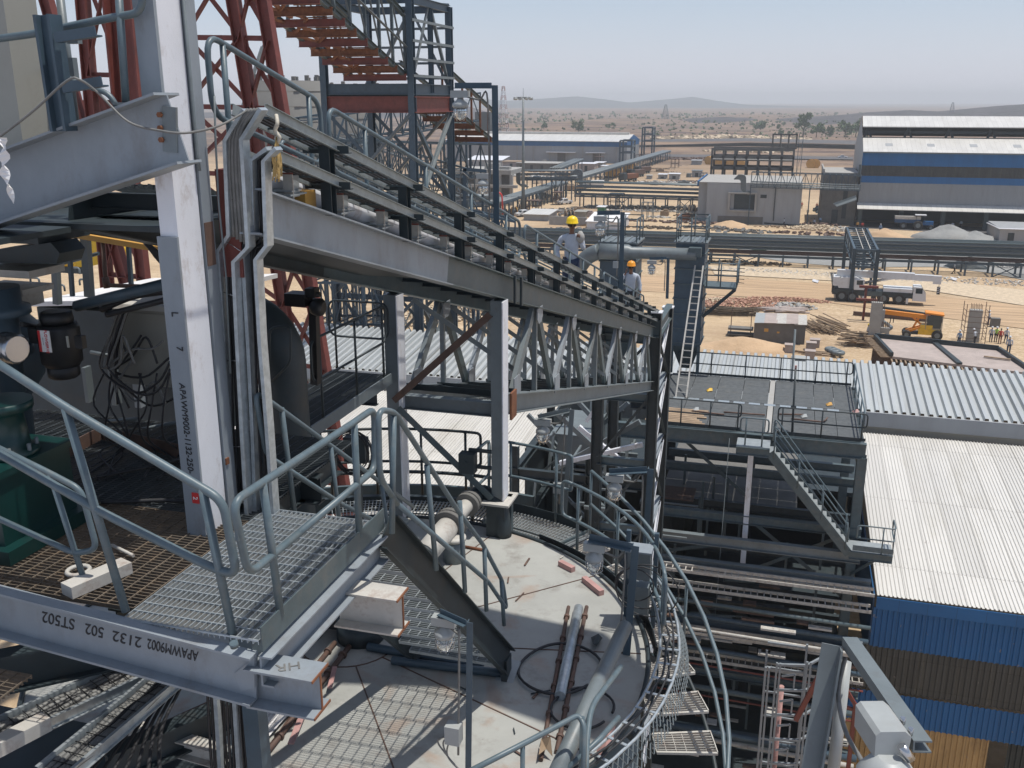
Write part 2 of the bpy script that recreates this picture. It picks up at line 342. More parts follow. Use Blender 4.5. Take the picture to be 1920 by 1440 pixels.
def struct(name, mb, m): return tag(obj(name, mb, m), None, None, None, 'structure')
def kids(o): return [c for c in bpy.data.objects if c.parent == o]
def dup(root, loc, rz=0, label=None, group=None, scale=None):
    r = root.copy(); COL.objects.link(r); r.location = loc; r.rotation_euler = (0, 0, rz)
    if scale: r.scale = (scale,) * 3
    if label: r['label'] = label
    if group: r['group'] = group
    for ch in kids(root):
        c = ch.copy(); COL.objects.link(c); c.parent = r
        for g in kids(ch): d = g.copy(); COL.objects.link(d); d.parent = c
    return r
def relabel(o, d):
    for c in kids(o):
        if c.name.split('.')[0] in d: c['label'] = d[c.name.split('.')[0]]
def text(body, size, o, xdir, ydir, m, parent, name='lettering', shear=0, thick=.002, spacing=1., xs=1.):
    cu = bpy.data.curves.new('t', 'FONT'); cu.body = body; cu.size = size; cu.extrude = thick; cu.align_x = 'CENTER'; cu.align_y = 'CENTER'; cu.shear = shear; cu.space_character = spacing
    to = bpy.data.objects.new('t', cu); COL.objects.link(to); dg = bpy.context.evaluated_depsgraph_get()
    me = bpy.data.meshes.new_from_object(to.evaluated_get(dg)); bpy.data.objects.remove(to)
    xd, yd = Vector(xdir).normalized(), Vector(ydir).normalized(); zd = xd.cross(yd); O = Vector(o)
    mb = MB(); mb.v = [O + xd * v.co.x * xs + yd * v.co.y + zd * v.co.z for v in me.vertices]; mb.f = [tuple(p.vertices) for p in me.polygons]; mb.sm = [False] * len(mb.f)
    return obj(name, mb, m, parent)
def sumpts(A, B, t): return Vector(A) * (1 - t) + Vector(B) * t
def handrail(label, A, B, posts, h=1.05, mid=.5, r=.022, loopA=True, loopB=True, m='rail', rad=.14, name='handrail', kick=None, group='tubular handrails'):
    A, B = Vector(A), Vector(B); up = V(0, 0, 1); d = (B - A).normalized()
    th = thing(name, label, 'handrail', (A + B) / 2, group)
    top = [A + up * h, B + up * h]; mi = [A + up * h * mid, B + up * h * mid]
    mb = MB()
    if loopA and loopB: mb.tube(fil([sumpts(*mi, .5)] + [mi[0], top[0], top[1], mi[1]] + [sumpts(*mi, .5)], rad), r, 8)
    elif loopA: mb.tube(fil([mi[1], mi[0], top[0], top[1]], rad), r, 8)
    elif loopB: mb.tube(fil([mi[0], mi[1], top[1], top[0]], rad), r, 8)
    else: mb.tube(top, r, 8); mb.tube(mi, r, 8)
    obj('rail', mb, m, th)
    for k in posts:
        p = sumpts(A, B, k); obj('post', MB().tube([p, p + up * (h - r * .4)], r, 8), m, th)
    if kick:
        obj('toe_plate', MB().bar(A + up * .06, B + up * .06, .012, .11), kick, th)
    return th
# ================================================================== FOREGROUND: landing, column, rails, stairs
U3 = V(0, 0, 1)
# landing grating
t = thing('landing_grating', 'bright galvanised grating landing at the head of the steel stair', 'grating', (-3.23, 5.15, -3))
obj('grating_panel', MB().grating(-3.7, -2.78, 4.32, 6.02, -3.0, 'y', .036, .098, .006, .03, .009), 'galv', t)
obj('toe_plate', MB().box(-2.752, -2.742, 4.3, 6.06, -3.06, -2.9), 'grey', t)
b = MB()
for y in (4.75, 5.2, 5.6): b.bar((-3.7, y, -3.07), (-2.8, y, -3.07), .05, .07)
obj('bearer', b, 'dark', t)
# dark rusty platform left of the landing
t = thing('platform_grating', 'rust-stained grating floor round the white column left of the landing', 'grating', (-5, 6, -3))
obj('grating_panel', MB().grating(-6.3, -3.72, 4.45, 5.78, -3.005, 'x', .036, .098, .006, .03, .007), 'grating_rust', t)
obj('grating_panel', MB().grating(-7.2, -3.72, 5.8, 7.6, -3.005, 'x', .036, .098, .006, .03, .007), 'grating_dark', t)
obj('kick_plate', MB().bar(PZ(60, 880, -2.95), PZ(190, 812, -2.95), .012, .13).bar(PZ(190, 812, -2.95), PZ(352, 850, -2.95), .012, .13), 'rustpipe', t)
obj('joist', MB().isec((-5.4, 4.5, -3.2), (-5.4, 7.6, -3.2), .25, .12).isec((-3.9, 4.5, -3.2), (-3.9, 7.6, -3.2), .25, .12).isec((-7.2, 6.9, -3.2), (-3.7, 6.9, -3.2), .25, .12), 'dark', t)
# lettered edge beam
t = thing('edge_beam', 'grey steel edge beam stencilled upside down under the rusty grating', 'steel beam', (-3.8, 4.3, -3.3))
A, Bq = PY(-60, 1122, 4.33), PY(483, 1266, 4.33); up = V(0, 0, 1)
b = MB(); b.csec(A, Bq, .33, .09, .016, (0, 0, 1), -1); obj('channel', b, 'primer', t)
mb = MB().poly([PY(440, 1262, 4.31), PY(478, 1232, 4.31), PY(478, 1290, 4.31), PY(452, 1296, 4.31)], .004, (0, -1, 0)); obj('stiffener', mb, 'primer', t)
xd = (PY(80, 1155, 4.3) - PY(362, 1228, 4.3)).normalized(); yd = V(0, 0, -1) - xd * V(0, 0, -1).dot(xd)
for s_t, px, py, sz in (('APAWM9002', 324, 1218, .1), ('2132', 239, 1198, .105), ('502', 178, 1182, .108), ('ST502', 110, 1163, .112)):
    text(s_t, sz, PY(px, py, 4.312), xd, yd, 'ink', t, shear=.15, xs={'A': .62, '2': 1.0, '5': .85, 'S': .85}[s_t[0]])
# lower flange, stub beams
single('support_channel', MB().csec((-2.77, 4.3, -3.19), (-2.77, 6.0, -3.19), .2, .08, .012, (0, 0, 1), -1), 'primer', 'pale channel beam running under the toe plate of the landing', 'steel beam', 'beams under the landing')
t = thing('stub_beam', 'rust-edged stub beam marked HR at the near corner of the landing', 'steel beam', (-2.7, 4.45, -3.3), 'stub beams sticking out from the landing')
obj('beam_section', MB().isec((-2.86, 4.36, -3.3), (-2.42, 4.36, -3.3), .26, .2, .014, .01), 'primer', t)
obj('cut_edge', MB().isec((-2.419, 4.36, -3.3), (-2.412, 4.36, -3.3), .262, .202, .016, .014), 'rust', t)
text('HR', .11, (-2.62, 4.36, -3.168), (-.8, -.5, 0), (.5, -.8, 0), 'cablegrey', t)
t = thing('stub_beam', 'shorter rusty stub beam beside the stair top', 'steel beam', (-2.6, 5.55, -3.3), 'stub beams sticking out from the landing')
obj('beam_section', MB().isec((-2.86, 5.5, -3.4), (-2.38, 5.5, -3.4), .28, .2, .014, .01), 'dirtywhite', t)
obj('cut_edge', MB().isec((-2.379, 5.5, -3.4), (-2.37, 5.5, -3.4), .282, .202, .016, .014), 'rust', t)
# white column
t = thing('white_column', 'tall white painted steel column standing on the grating with stencilled code', 'column', (-3.95, 5.65, -3))
obj('column_web', MB().box(-4.02, -3.885, 5.5, 5.76, -3.3, 1.4), 'white', t)
obj('flange', MB().box(-4.03, -3.87, 5.775, 5.9, -3.3, 1.4), 'primer', t)
obj('side_plate', MB().box(-4.035, -3.882, 5.478, 5.499, -3.2, -.86), 'primer', t); obj('upper_shade_face', MB().box(-4.03, -3.88, 5.47, 5.499, -.04, 1.4), 'primer', t)  # bluish-grey colour of these thin plates stands in for the column's shaded left face
obj('weld_plate', MB().cb((-3.875, 5.8, -2.55), .03, .04, .05), 'rust', t); obj('splice_plate', MB().cb((-3.868, 5.83, -.95), .008, .1, .3), 'rustpipe', t)
obj('conduit', MB().tube([V(-3.862, 5.765, 1.4), V(-3.862, 5.765, -.35), V(-3.855, 5.765, -.45)], .012, 6), 'steel', t)
text('APAWM9002-1132-250-', .066, (-3.955, 5.474, -2.2), (0, 0, -1), (1, 0, 0), 'ink', t, shear=.1)
text('L', .075, (-3.955, 5.474, -1.38), (0, 0, -1), (1, 0, 0), 'ink', t); text('7', .07, (-3.945, 5.474, -1.62), (0, 0, -1), (1, 0, 0), 'ink', t)
obj('tag_plate', MB().cb((-3.935, 5.474, -2.72), .055, .006, .08), 'red', t)
text('2', .05, (-3.935, 5.469, -2.72), (0, 0, -1), (1, 0, 0), 'whiteplastic', t)
# upper stringer beam, bracket, upper rails
t = thing('upper_beam', 'sloping grey I-beam bolted to the top of the white column', 'steel beam', (-4.6, 5.4, -.5))
A, Bq = PY(-80, 385, 5.36), PY(334, 240, 5.36)
obj('beam_section', MB().isec(A, Bq, .44, .26, .016, .012, (0, 0, 1)), 'primer', t)
b = MB()
for px, py in ((303, 215), (304, 240), (306, 262)): p = PY(px, py, 5.35); b.cyl(p, p - V(0, .03, 0), .018, n=6)
obj('bolt', b, 'rust', t); obj('end_plate', MB().bar(PY(318, 200, 5.35), PY(320, 285, 5.35), .1, .02), 'steel', t)
def onp(pts, y): return [PY(a, b, y) for a, b in pts]
t = thing('cable_bracket', 'blue-grey bracket post with two short arms on the upper beam', 'bracket', PY(120, 245, 5.25))
obj('upright', MB().isec(PY(88, 28, 5.25), PY(120, 246, 5.25), .12, .11, .02, .02, (1, 0, 0)), 'greyblue', t)
obj('arm', MB().lsec(PY(104, 80, 5.2), PY(180, 68, 5.2), .06, .01), 'greyblue', t); obj('arm', MB().lsec(PY(118, 174, 5.2), PY(192, 162, 5.2), .06, .01), 'greyblue', t)
t = thing('handrail', 'thick handrail bolted on the upper beam beside the blue bracket', 'handrail', PY(236, 192, 5.4), 'tubular handrails')
obj('rail', MB().tube(fil(onp([(-30, 76), (60, 64), (215, 32), (266, 24), (268, -30)], 5.4), .09), .024, 10), 'rail', t)
obj('post', MB().tube(onp([(222, -20), (236, 192)], 5.4), .024, 10), 'rail', t)
obj('base_plate', MB().cb(PY(238, 194, 5.4), .12, .12, .014), 'steel', t)
obj('lower_rail', MB().tube(fil(onp([(30, 102), (80, 128), (160, 160), (205, 176), (222, 205)], 5.9), .1), .02, 8), 'rail', t)
single('square_column', MB().box(PY(-60, 100, 5.6).x, PY(14, 60, 5.6).x, 5.6, 5.9, -.5, 1.6), 'beige', 'pale grey box column at the top left corner of the frame', 'column')
t = thing('conduit_stand', 'slim grey conduit with a small bracket behind the blue bracket post', 'conduit', PY(140, 230, 6.2))
obj('pole', MB().tube(onp([(112, -10), (142, 235)], 6.2), .03, 8), 'steel', t)
obj('junction_box', MB().cb(PY(136, 130, 6.15), .06, .05, .16), 'steel', t); obj('clip_plate', MB().cb(PY(140, 78, 6.1), .09, .05, .03), 'steel', t)
single('sagging_cable', MB().tube(spl([PY(-8, 262, 5.1), PY(60, 210, 5.1), PY(125, 152, 5.1), PY(150, 150, 5.12), PY(185, 175, 5.2), PY(240, 228, 5.2), PY(300, 245, 5.25), PY(350, 249, 5.3), PY(410, 236, 5.6), PY(462, 208, 5.9)], 6), .008, 6), 'cablegrey', 'thin cable sagging across the white column to the cable trays', 'cable')
def ribbon(pts, w, m, label, name='barrier_tape', n=1):
    mb = MB(); q = spl(pts, 4); vs = []
    for i, p in enumerate(q): a = Vector((math.cos(i * .7), .4 * math.sin(i), 0)) * w / 2; vs += [p - a, p + a]
    mb.add(vs, [(2 * i, 2 * i + 1, 2 * i + 3, 2 * i + 2) for i in range(len(q) - 1)]); return single(name, mb, m, label, 'tape', 'strips of barrier tape')
o = ribbon(onp([(4, 258), (8, 290), (8, 320), (18, 355), (26, 382)], 5.05), .07, 'whiteplastic', 'crumpled white and pink tape hanging at the left edge')
# --- cable ladder runs beside the column
def tray_run(label, rails, rung, cables, y, m='galv'):
    t = thing('cable_ladder', label, 'cable tray', rails[0][0], 'cable ladders going up beside the white column')
    for r in rails: obj('side_rail', MB().add(*strip(r, .012, .075)), m, t)
    return t
def strip(pts, w, h):
    vs = []; fs = []
    for i, p in enumerate(pts):
        a = pts[max(0, i - 1)]; b = pts[min(len(pts) - 1, i + 1)]; d = (b - a).normalized(); n = Vector((d.z, 0, -d.x))
        if n.length < .1: n = Vector((1, 0, 0))
        n.normalize(); yv = Vector((0, 1, 0))
        vs += [p - n * w - yv * h / 2, p + n * w - yv * h / 2, p + n * w + yv * h / 2, p - n * w + yv * h / 2]
    m = len(pts)
    for i in range(m - 1):
        for k in range(4): fs.append((i * 4 + k, i * 4 + (k + 1) % 4, (i + 1) * 4 + (k + 1) % 4, (i + 1) * 4 + k))
    fs += [(3, 2, 1, 0), tuple((m - 1) * 4 + k for k in range(4))]
    return vs, fs
y1 = 5.95
t = thing('cable_ladder', 'outer galvanised cable ladder packed with thick cables rising beside the white column', 'cable tray', PY(445, 970, y1), 'cable ladders going up beside the white column')
L1 = onp([(462, 206), (427, 264), (434, 440), (414, 470), (424, 620), (430, 800), (436, 975)], y1); L2 = onp([(494, 204), (458, 262), (470, 462), (443, 490), (449, 620), (458, 800), (468, 975)], y1 - .02)
for r in (L1, L2): obj('side_rail', MB().add(*strip(r, .014, .09)), 'galv', t)
b = MB()
for k in range(7):
    f = (k + .7) / 8.2; b.tube(spl([L1[i] * (1 - f) + L2[i] * f + V(0, .05 + .02 * math.sin(k * 2.3 + i), 0) for i in range(7)], 5), .013, 6)
obj('cable_bundle', b, 'cable', t)
b = MB()
for k in range(4):
    f = (k + .9) / 5; b.tube(spl([L1[i] * (1 - f) + L2[i] * f + V(0, -.012, 0) for i in range(3)] , 5), .015, 6)
obj('cable_bundle', b, 'cablegrey', t)
b = MB()
for i, f in ((2, .4), (3, .5), (4, .3), (5, .2), (5, .8), (1, .6)): p = L1[i] * (1 - f) + L1[i + 1] * f; q = L2[i] * (1 - f) + L2[i + 1] * f; b.tube([p - V(0, .02, 0), q - V(0, .02, 0)], .003, 4)
obj('tie_wire', b, 'chrome', t)
t = thing('cable_ladder', 'inner galvanised cable ladder with dark cables curving over its top', 'cable tray', PY(500, 970, y1), 'cable ladders going up beside the white column')
L1 = onp([(506, 278), (476, 300), (480, 440), (460, 470), (470, 640), (478, 800), (484, 970)], y1 + .06); L2 = onp([(522, 278), (499, 302), (504, 460), (484, 486), (492, 640), (505, 800), (516, 960)], y1 + .04)
for r in (L1, L2): obj('side_rail', MB().add(*strip(r, .014, .09)), 'galv', t)
b = MB()
for k in range(6):
    f = (k + .7) / 7.2; b.tube(spl([L1[i] * (1 - f) + L2[i] * f + V(0, .05 + .02 * math.sin(k * 3.1 + i), 0) for i in range(7)], 5), .012, 6)
obj('cable_bundle', b, 'cable', t)
t = thing('rope', 'frayed yellow and white rope tied over the top of the cable trays', 'rope', PX(520, 250, -3.45))
obj('knot', MB().tube(spl([PX(518, 216, -3.45), PX(520, 232, -3.42), PX(516, 245, -3.45), PX(524, 258, -3.42), PX(520, 268, -3.45)], 4), .014, 6), 'ropewhite', t)
b = MB(); random.seed(3)
for k in range(16):
    x = 518 + random.uniform(-5, 5); b.tube(spl([PX(519, 256, -3.45), PX(x, 275, -3.44), PX(x + random.uniform(-6, 6), 300, -3.43), PX(x + random.uniform(-8, 8), 315 + random.uniform(0, 28), -3.43)], 4), .005, 4)
obj('frayed_strands', b, 'rope', t)
# thin conduit and red channel by the column
single('conduit', MB().tube(onp([(402, 180), (404, 260), (410, 380), (424, 520), (432, 700)], 5.9), .008, 6), 'steel', 'thin galvanised conduit rising between the column and the cable trays', 'conduit')
single('red_channel', MB().box(-3.86, -3.7, 5.95, 6.05, -1.2, -.45), 'redox', 'short red oxide channel behind the right edge of the white column', 'steel plate')
# --- rails of the landing
def railpx(label, tubes, posts, r=.024, name='handrail', extra=None):
    t = thing(name, label, 'handrail', tubes[0][0], 'tubular handrails')
    for k, p in enumerate(tubes): obj('rail', MB().tube(p, r, 12), 'rail', t)
    for p in posts: obj('post', MB().tube(p, r, 12), 'rail', t)
    if extra: obj('clamp_plate', extra, 'rail', t)
    return t
y = 4.35
railpx('big sloping handrail across the lower left corner with two leaning posts',
       [fil(onp([(-90, 626), (125, 765), (418, 938), (444, 1078), (400, 1066), (190, 960), (-90, 800)], y), .09, 7)],
       [onp([(236, 1146), (122, 764)], y), onp([(441, 1212), (379, 914)], y)], .026)
railpx('lower handrail with a closed round end behind the big sloping one',
       [fil(onp([(-60, 812), (95, 888), (152, 918), (182, 1030), (140, 1038), (-60, 946)], 4.6), .07, 7)],
       [onp([(172, 1132), (94, 888)], 4.6)], .02)
x = -2.755
def onx(pts, x): return [PX(a, b, x) for a, b in pts]
railpx('handrail along the open side of the bright landing',
       [fil(onx([(560, 1000), (466, 1078), (436, 942), (659, 795), (702, 765), (703, 880), (560, 1000)], x), .1, 7)],
       [onx([(440, 1212), (438, 1205)], x), onx([(526, 1152), (492, 902)], x), onx([(674, 1006), (664, 795)], x)], .024,
       extra=MB().cb(PX(448, 1000, x), .02, .05, .07).cb(PX(709, 815, x), .02, .05, .07))
x = -2.5
railpx('descending handrail on the near side of the stair down to the tank roof',
       [fil(onx([(745, 945), (712, 895), (709, 768), (740, 772), (860, 960), (905, 1020), (942, 1090), (950, 1142), (915, 1090), (745, 945)], x), .1, 6)],
       [onx([(735, 1000), (738, 780)], x), onx([(818, 1068), (800, 872)], x), onx([(872, 1110), (862, 940)], x), onx([(912, 1145), (908, 1024)], x), onx([(945, 1172), (940, 1088)], x)], .021)
x = -3.68
railpx('handrail on the far side of the stair starting with a round loop',
       [fil(onx([(640, 945), (500, 855), (478, 735), (505, 752), (640, 850), (775, 950)], x), .1, 6), onx([(505, 857), (640, 945), (770, 1010)], x)],
       [onx([(555, 985), (528, 765)], x), onx([(640, 1010), (620, 838)], x), onx([(735, 1040), (715, 905)], x)], .021)
# --- stair from landing to the tank roof
t = thing('steel_stair', 'steel stair with grating treads from the bright landing down to the tank roof', 'stair', (-3, 7.3, -5.8))
top, bot = V(-2.5, 6.0, -3.05), V(-2.5, 8.55, -5.78)
for xx, xt in ((-2.5, -2.72), (-3.5, -3.68)):
    a, b_ = V(xt, top.y, top.z), V(xx, bot.y - .12, bot.z + .17)
    obj('stringer', MB().csec(a, b_, .27, .07, .012, (0, 0, 1), -1 if xx > -3 else 1).box(xx - .03, xx + .03, bot.y - .2, bot.y - .02, bot.z - .02, bot.z + .22), 'dark', t)
obj('foot_plate', MB().cb((-2.5, 8.5, -5.77), .2, .3, .03, 0, .3), 'grating', t)
for k in range(11):
    f = (k + .6) / 11.6; p = top.lerp(bot, f); dx = -.2 * (1 - f); obj('tread', MB().grating(-3.47 + dx, -2.53 + dx, p.y - .13, p.y + .12, p.z + .04, 'x', .03, .1, .006, .03, .008), 'grating', t)
# ================================================================== LEFT MACHINERY
t = thing('valve_actuator', 'black valve actuator hanging by a pipe with a white and red maker label', 'actuator', PY(110, 700, 6.2))
y = 6.2
cx = PY(112, 640, y); s = (PY(150, 640, y) - PY(75, 640, y)).length
obj('motor_body', MB().lathe(cx + V(0, 0, -.16), [(.13, -.04), (.14, -.02), (.16, .0), (.165, .27), (.15, .31)], 12), 'black', t)
obj('top_cover', MB().lathe(cx + V(0, 0, .15), [(.12, 0), (.13, .04), (.12, .09), (.1, .1)], 12), 'black', t)
obj('bottom_cap', MB().lathe(cx + V(0, 0, -.3), [(.1, 0), (.125, .02), (.125, .1), (.11, .11)], 12), 'black', t)
obj('hand_wheel', MB().cyl(PY(72, 612, y), PY(40, 608, y - .2), .02, n=8).box(*(lambda p: (p.x - .05, p.x + .03, p.y - .02, p.y + .02, p.z - .1, p.z + .02))(PY(65, 620, y - .1))), 'black', t)
obj('local_switch', MB().cb(PY(151, 641, y - .1), .07, .05, .1), 'black', t)
lp = PY(84, 640, 5.93); l = MB().cb(lp, .105, .008, .17); la = obj('maker_label', l, 'whiteplastic', t)
obj('red_band', MB().cb(lp + V(-.042, -.005, 0), .022, .004, .168), 'red', la)
text('FLOWSERVE', .034, lp + V(.02, -.006, 0), (0, 0, -1), (1, 0, 0), 'red', la); text('-------- --- ------', .01, lp + V(-.01, -.006, 0), (0, 0, -1), (1, 0, 0), 'cablegrey', la)
obj('spec_label', MB().cb(PY(127, 641, 6.0), .02, .006, .09), 'beige', t)
t = thing('pipe', 'blue-grey horizontal pipe ending above the black actuator', 'pipe', PY(150, 570, 6.4), 'pipes at the left')
obj('pipe_run', MB().tube(onp([(143, 574), (320, 530)], 6.4), .045, 12), 'greyblue', t)
obj('cable_bundle', MB().tube(spl(onp([(190, 580), (250, 555), (320, 545)], 6.5), 5), .03, 8).tube(spl(onp([(200, 590), (260, 575), (320, 560)], 6.5), 5), .025, 8), 'cable', t)
t = thing('gearbox', 'dark green gearbox casing with a flanged neck at the left edge', 'gearbox', PY(30, 1060, 5.6))
a = PY(-40, 860, 5.6); b_ = PY(86, 1000, 5.6)
obj('casing', MB().box(-7, -4.95, 4.75, 5.45, -3.0, -2.42).box(-7, -4.92, 4.72, 5.48, -2.42, -2.37).box(-7, -4.86, 4.68, 5.52, -3.0, -2.9), 'green', t); gc = PY(8, 790, 5.1)
obj('flange', MB().lathe((gc.x, 5.1, -2.38), [(.19, 0), (.2, .02), (.2, .05), (.15, .06), (.13, .3), (.16, .33), (.2, .34), (.2, .4)], 16), 'green', t)
b = MB()
for k in range(8): b.cyl((gc.x + .18 * math.cos(k * .785), 5.1 + .18 * math.sin(k * .785), -2.36), (gc.x + .18 * math.cos(k * .785), 5.1 + .18 * math.sin(k * .785), -2.28), .015, n=6)
obj('bolt', b, 'steel', t)
t = thing('motor_stand', 'grey flanged valve neck stacked above the green gearbox', 'valve', (-5.5, 6.1, -2))
obj('neck', MB().lathe((PY(5, 640, 6.0).x, 6.0, -2.25), [(.12, 0), (.12, .3), (.22, .32), (.22, .4), (.14, .42), (.14, .62), (.24, .64), (.24, .7), (.18, .72), (.18, .86)], 18), 'greyblue', t)
obj('valve_body', MB().lathe((PY(-10, 640, 6.5).x, 6.5, -3.0), [(.2, 0), (.22, .5), (.36, .7), (.4, .9), (.36, 1.15), (.24, 1.3), (.3, 1.34), (.3, 1.42)], 20), 'greyblue', t)
obj('bellows', MB().lathe(PY(5, 650, 5.8), [(.1 + .02 * (k % 2), .022 * k) for k in range(9)], 16, (1, -.2, 0)), 'chrome', t)
t = thing('hopper', 'dark soot-stained hopper under the upper beam at the left edge', 'hopper', PY(50, 480, 6.4))
p = PY(40, 430, 6.4)
obj('casing', MB().box(p.x - .4, p.x + .24, 6.3, 6.9, p.z - .1, p.z + .3), 'dark', t)  # casing and chute in plain dark colour
obj('chute', MB().poly(onp([(-20, 470), (95, 455), (112, 475), (105, 495), (-20, 492)], 6.35), .3, (0, 1, 0)), 'dark', t)
obj('flange', MB().cb(PY(30, 505, 6.4), .62, .4, .06).cb(PY(25, 540, 6.4), .5, .35, .05).cb(PY(20, 560, 6.4), .4, .3, .1), 'dirtywhite', t)
t = thing('equipment_cabinet', 'beige electrical cabinet with rounded roof behind hanging cables', 'cabinet', PY(290, 720, 6.9))
a = PY(226, 718, 6.9); b_ = PY(335, 585, 6.9)
obj('body', MB().box(a.x, a.x + .62, 6.9, 7.4, a.z, b_.z), 'beige', t)
obj('roof', MB().prof((a.x - .02, 7.15, b_.z), (a.x + .64, 7.15, b_.z), [(-.28, 0), (.28, 0), (.26, .04), (.1, .09), (-.1, .09), (-.26, .04)]), 'dirtywhite', t)
obj('door', MB().box(a.x + .03, a.x + .6, 6.888, 6.899, a.z + .03, b_.z - .03), 'beige', t)
b = MB(); random.seed(11)
t = thing('cable_tangle', 'tangle of black cables hanging in loops in front of the beige cabinet', 'cables', PY(250, 840, 6.7))
for k in range(12):
    x0 = random.uniform(205, 228); x1 = random.uniform(215, 345); lo = random.uniform(650, 760); y0 = random.uniform(6.5, 6.8)
    obj('cable', MB().tube(spl([PY(x0 + 15, 584, y0), PY(x0, 630, y0), PY(x0 - 8 + random.uniform(-12, 12), 690, y0), PY((x0 + x1) / 2, lo, y0), PY(x1, lo - random.uniform(0, 60), y0), PY(x1 + 22, lo - random.uniform(-20, 60), y0)], 6), .0105, 6), 'cable' if k % 3 else 'cablegrey', t)
for k in range(8):
    x0 = random.uniform(180, 320); obj('cable', MB().tube(spl([PY(x0, 700, 6.7), PY(x0 + random.uniform(-20, 20), 760, 6.6), PY(x0 + random.uniform(-30, 40), 820, 6.6), PZ(x0 + random.uniform(-20, 30), 850, -2.98), PZ(x0 + random.uniform(-80, 90), 900, -2.98)], 5), .009, 6), 'cable', t)
single('floor_hose', MB().tube(spl([PZ(a_, b2, -2.97) for a_, b2 in ((180, 895), (230, 885), (300, 870), (360, 855))], 5), .016, 8), 'cable', 'black hose lying across the dark grating towards the column', 'hose', 'hoses on the grating')
single('floor_hose', MB().tube(spl([PZ(a_, b2, -2.97) for a_, b2 in ((190, 942), (250, 940), (310, 938), (360, 940))], 5), .018, 8), 'cable', 'second hose on the dark grating nearer the railing', 'hose', 'hoses on the grating')
single('timber_block', MB().prof(PZ(125, 1108, -2.96), PZ(238, 1060, -2.96), [(-.06, -.04), (.06, -.04), (.06, .04), (-.06, .04)], (0, 0, 1)), 'dirtywhite', 'whitish offcut of steel section lying on the rusty grating', 'steel offcut')
single('flange_ring', MB().tube([PZ(147, 1070, -2.97) + V(.07 * math.cos(k * .393), .07 * math.sin(k * .393), 0) for k in range(16)], .016, 6, True), 'dirtywhite', 'loose pipe flange lying on the rusty grating behind the offcut', 'flange')
single('short_rod', MB().cyl(PZ(210, 1022, -2.97), PZ(250, 1042, -2.97), .012, n=8), 'dirtywhite', 'short pipe offcut lying on the rusty grating', 'pipe offcut')
# frames and enclosures further left
t = thing('machine_hood', 'wide white painted machine hood with lifting handles left of the column', 'machine', PZ(180, 620, -1.9))
hq = [PY(52, 566, 8.2), PY(330, 560, 8.2), PY(330, 560, 8.2) + V(.3, 1.5, .02), PY(52, 566, 8.2) + V(.45, 1.5, .02)]
obj('cover', MB().poly(hq, .05), 'whiteplastic', t); z0 = hq[0].z
obj('side_wall', MB().box(hq[0].x + .06, hq[1].x, 8.25, 9.6, z0 - 1.5, z0 - .06), 'dark', t)
for px, py in ((133, 513), (58, 532), (105, 545), (150, 535)):
    p = PY(px, py, 8.9); obj('handle', MB().tube(fil([p, p + V(0, 0, .07), p + V(.12, 0, .07), p + V(.12, 0, 0)], .03), .012, 6), 'steel', t)
for i, (px, pt, pb, yy, w, m) in enumerate(((100, 415, 570, 7.4, .06, 'steel'), (128, 440, 555, 7.6, .035, 'greyblue'), (160, 445, 556, 7.6, .07, 'steel'), (240, 450, 560, 7.8, .035, 'greyblue'))):
    single('frame_post', MB().bar(PY(px, pt, yy), PY(px + 8, pb, yy), w), m, ['pale flat post left of the machine hood', 'thin dark post above the machine hood', 'broad pale post in the middle of the machine hood', 'thin dark post right of the drain pipe'][i], 'post')
t = thing('pipe', 'dull grey drain pipe with an elbow above the machine hood', 'pipe', PY(200, 535, 7.5), 'pipes at the left')
obj('pipe_run', MB().tube(fil(onp([(192, 450), (199, 535), (270, 537)], 7.5), .06), .02, 8), 'rustpipe', t); obj('elbow', MB().cyl(PY(197, 520, 7.5), PY(201, 540, 7.5), .032, n=8), 'rustpipe', t)
single('handrail_piece', MB().tube(fil(onp([(95, 500), (150, 485), (185, 475)], 8.5), .06), .02, 8), 'dark', 'short dark handrail behind the machine posts', 'rail')
single('upper_shade_plate', MB().box(-8, -4.15, 5.78, 6.85, -.88, -.84), 'dark', 'dark floor plate under the upper beam shading the machinery at the left', 'floor plate')  # plate added for its shadow on the machinery below
single('upper_shade_plate', MB().box(-8, -4.95, 4.9, 5.76, -.9, -.86), 'dark', 'narrow dark floor plate at the left edge over the green gearbox', 'floor plate')  # second plate added to darken the gearbox top
single('cross_beam', MB().isec(PY(90, 400, 7.6), PY(340, 452, 7.6), .2, .12), 'dark', 'dark cross beam under the upper beam left of the column', 'steel beam')
single('yellow_edge_strip', MB().bar(PY(90, 432, 7.5), PY(330, 472, 7.5), .05, .05), 'ochre', 'dull yellow strip below the dark cross beam', 'strip')
b = MB()
for k in range(6): b.tube(spl(onp([(130 + 8 * k, 386), (200 + 10 * k, 405 + 3 * k), (270 + 4 * k, 450 + 6 * k), (325, 500 + 3 * k)], 7.0), 5), .012, 6)
single('cable_bundle', b, 'cable', 'black cables draped under the upper beam towards the column', 'cables')
for k, (px, w) in enumerate(((205, 10), (250, 14), (155, 8), (330, 8))):
    single('support_post', MB().box(*(lambda p: (p.x - w / 400, p.x + w / 400, 7.9, 8.0, -3, p.z))(PY(px, 690, 7.9))), ['steel', 'primer', 'steel', 'dark'][k], ['narrow post under the cable tangle', 'broad pale post under the beige cabinet', 'post beside the black actuator', 'dark post just left of the column foot'][k], 'post')
single('back_panel', MB().box(PY(-90, 700, 8.8).x, PY(340, 700, 8.8).x, 8.8, 8.85, -4.5, PY(60, 600, 8.8).z), 'dark', 'dark blue-grey panel wall behind the cable tangle', 'panel')
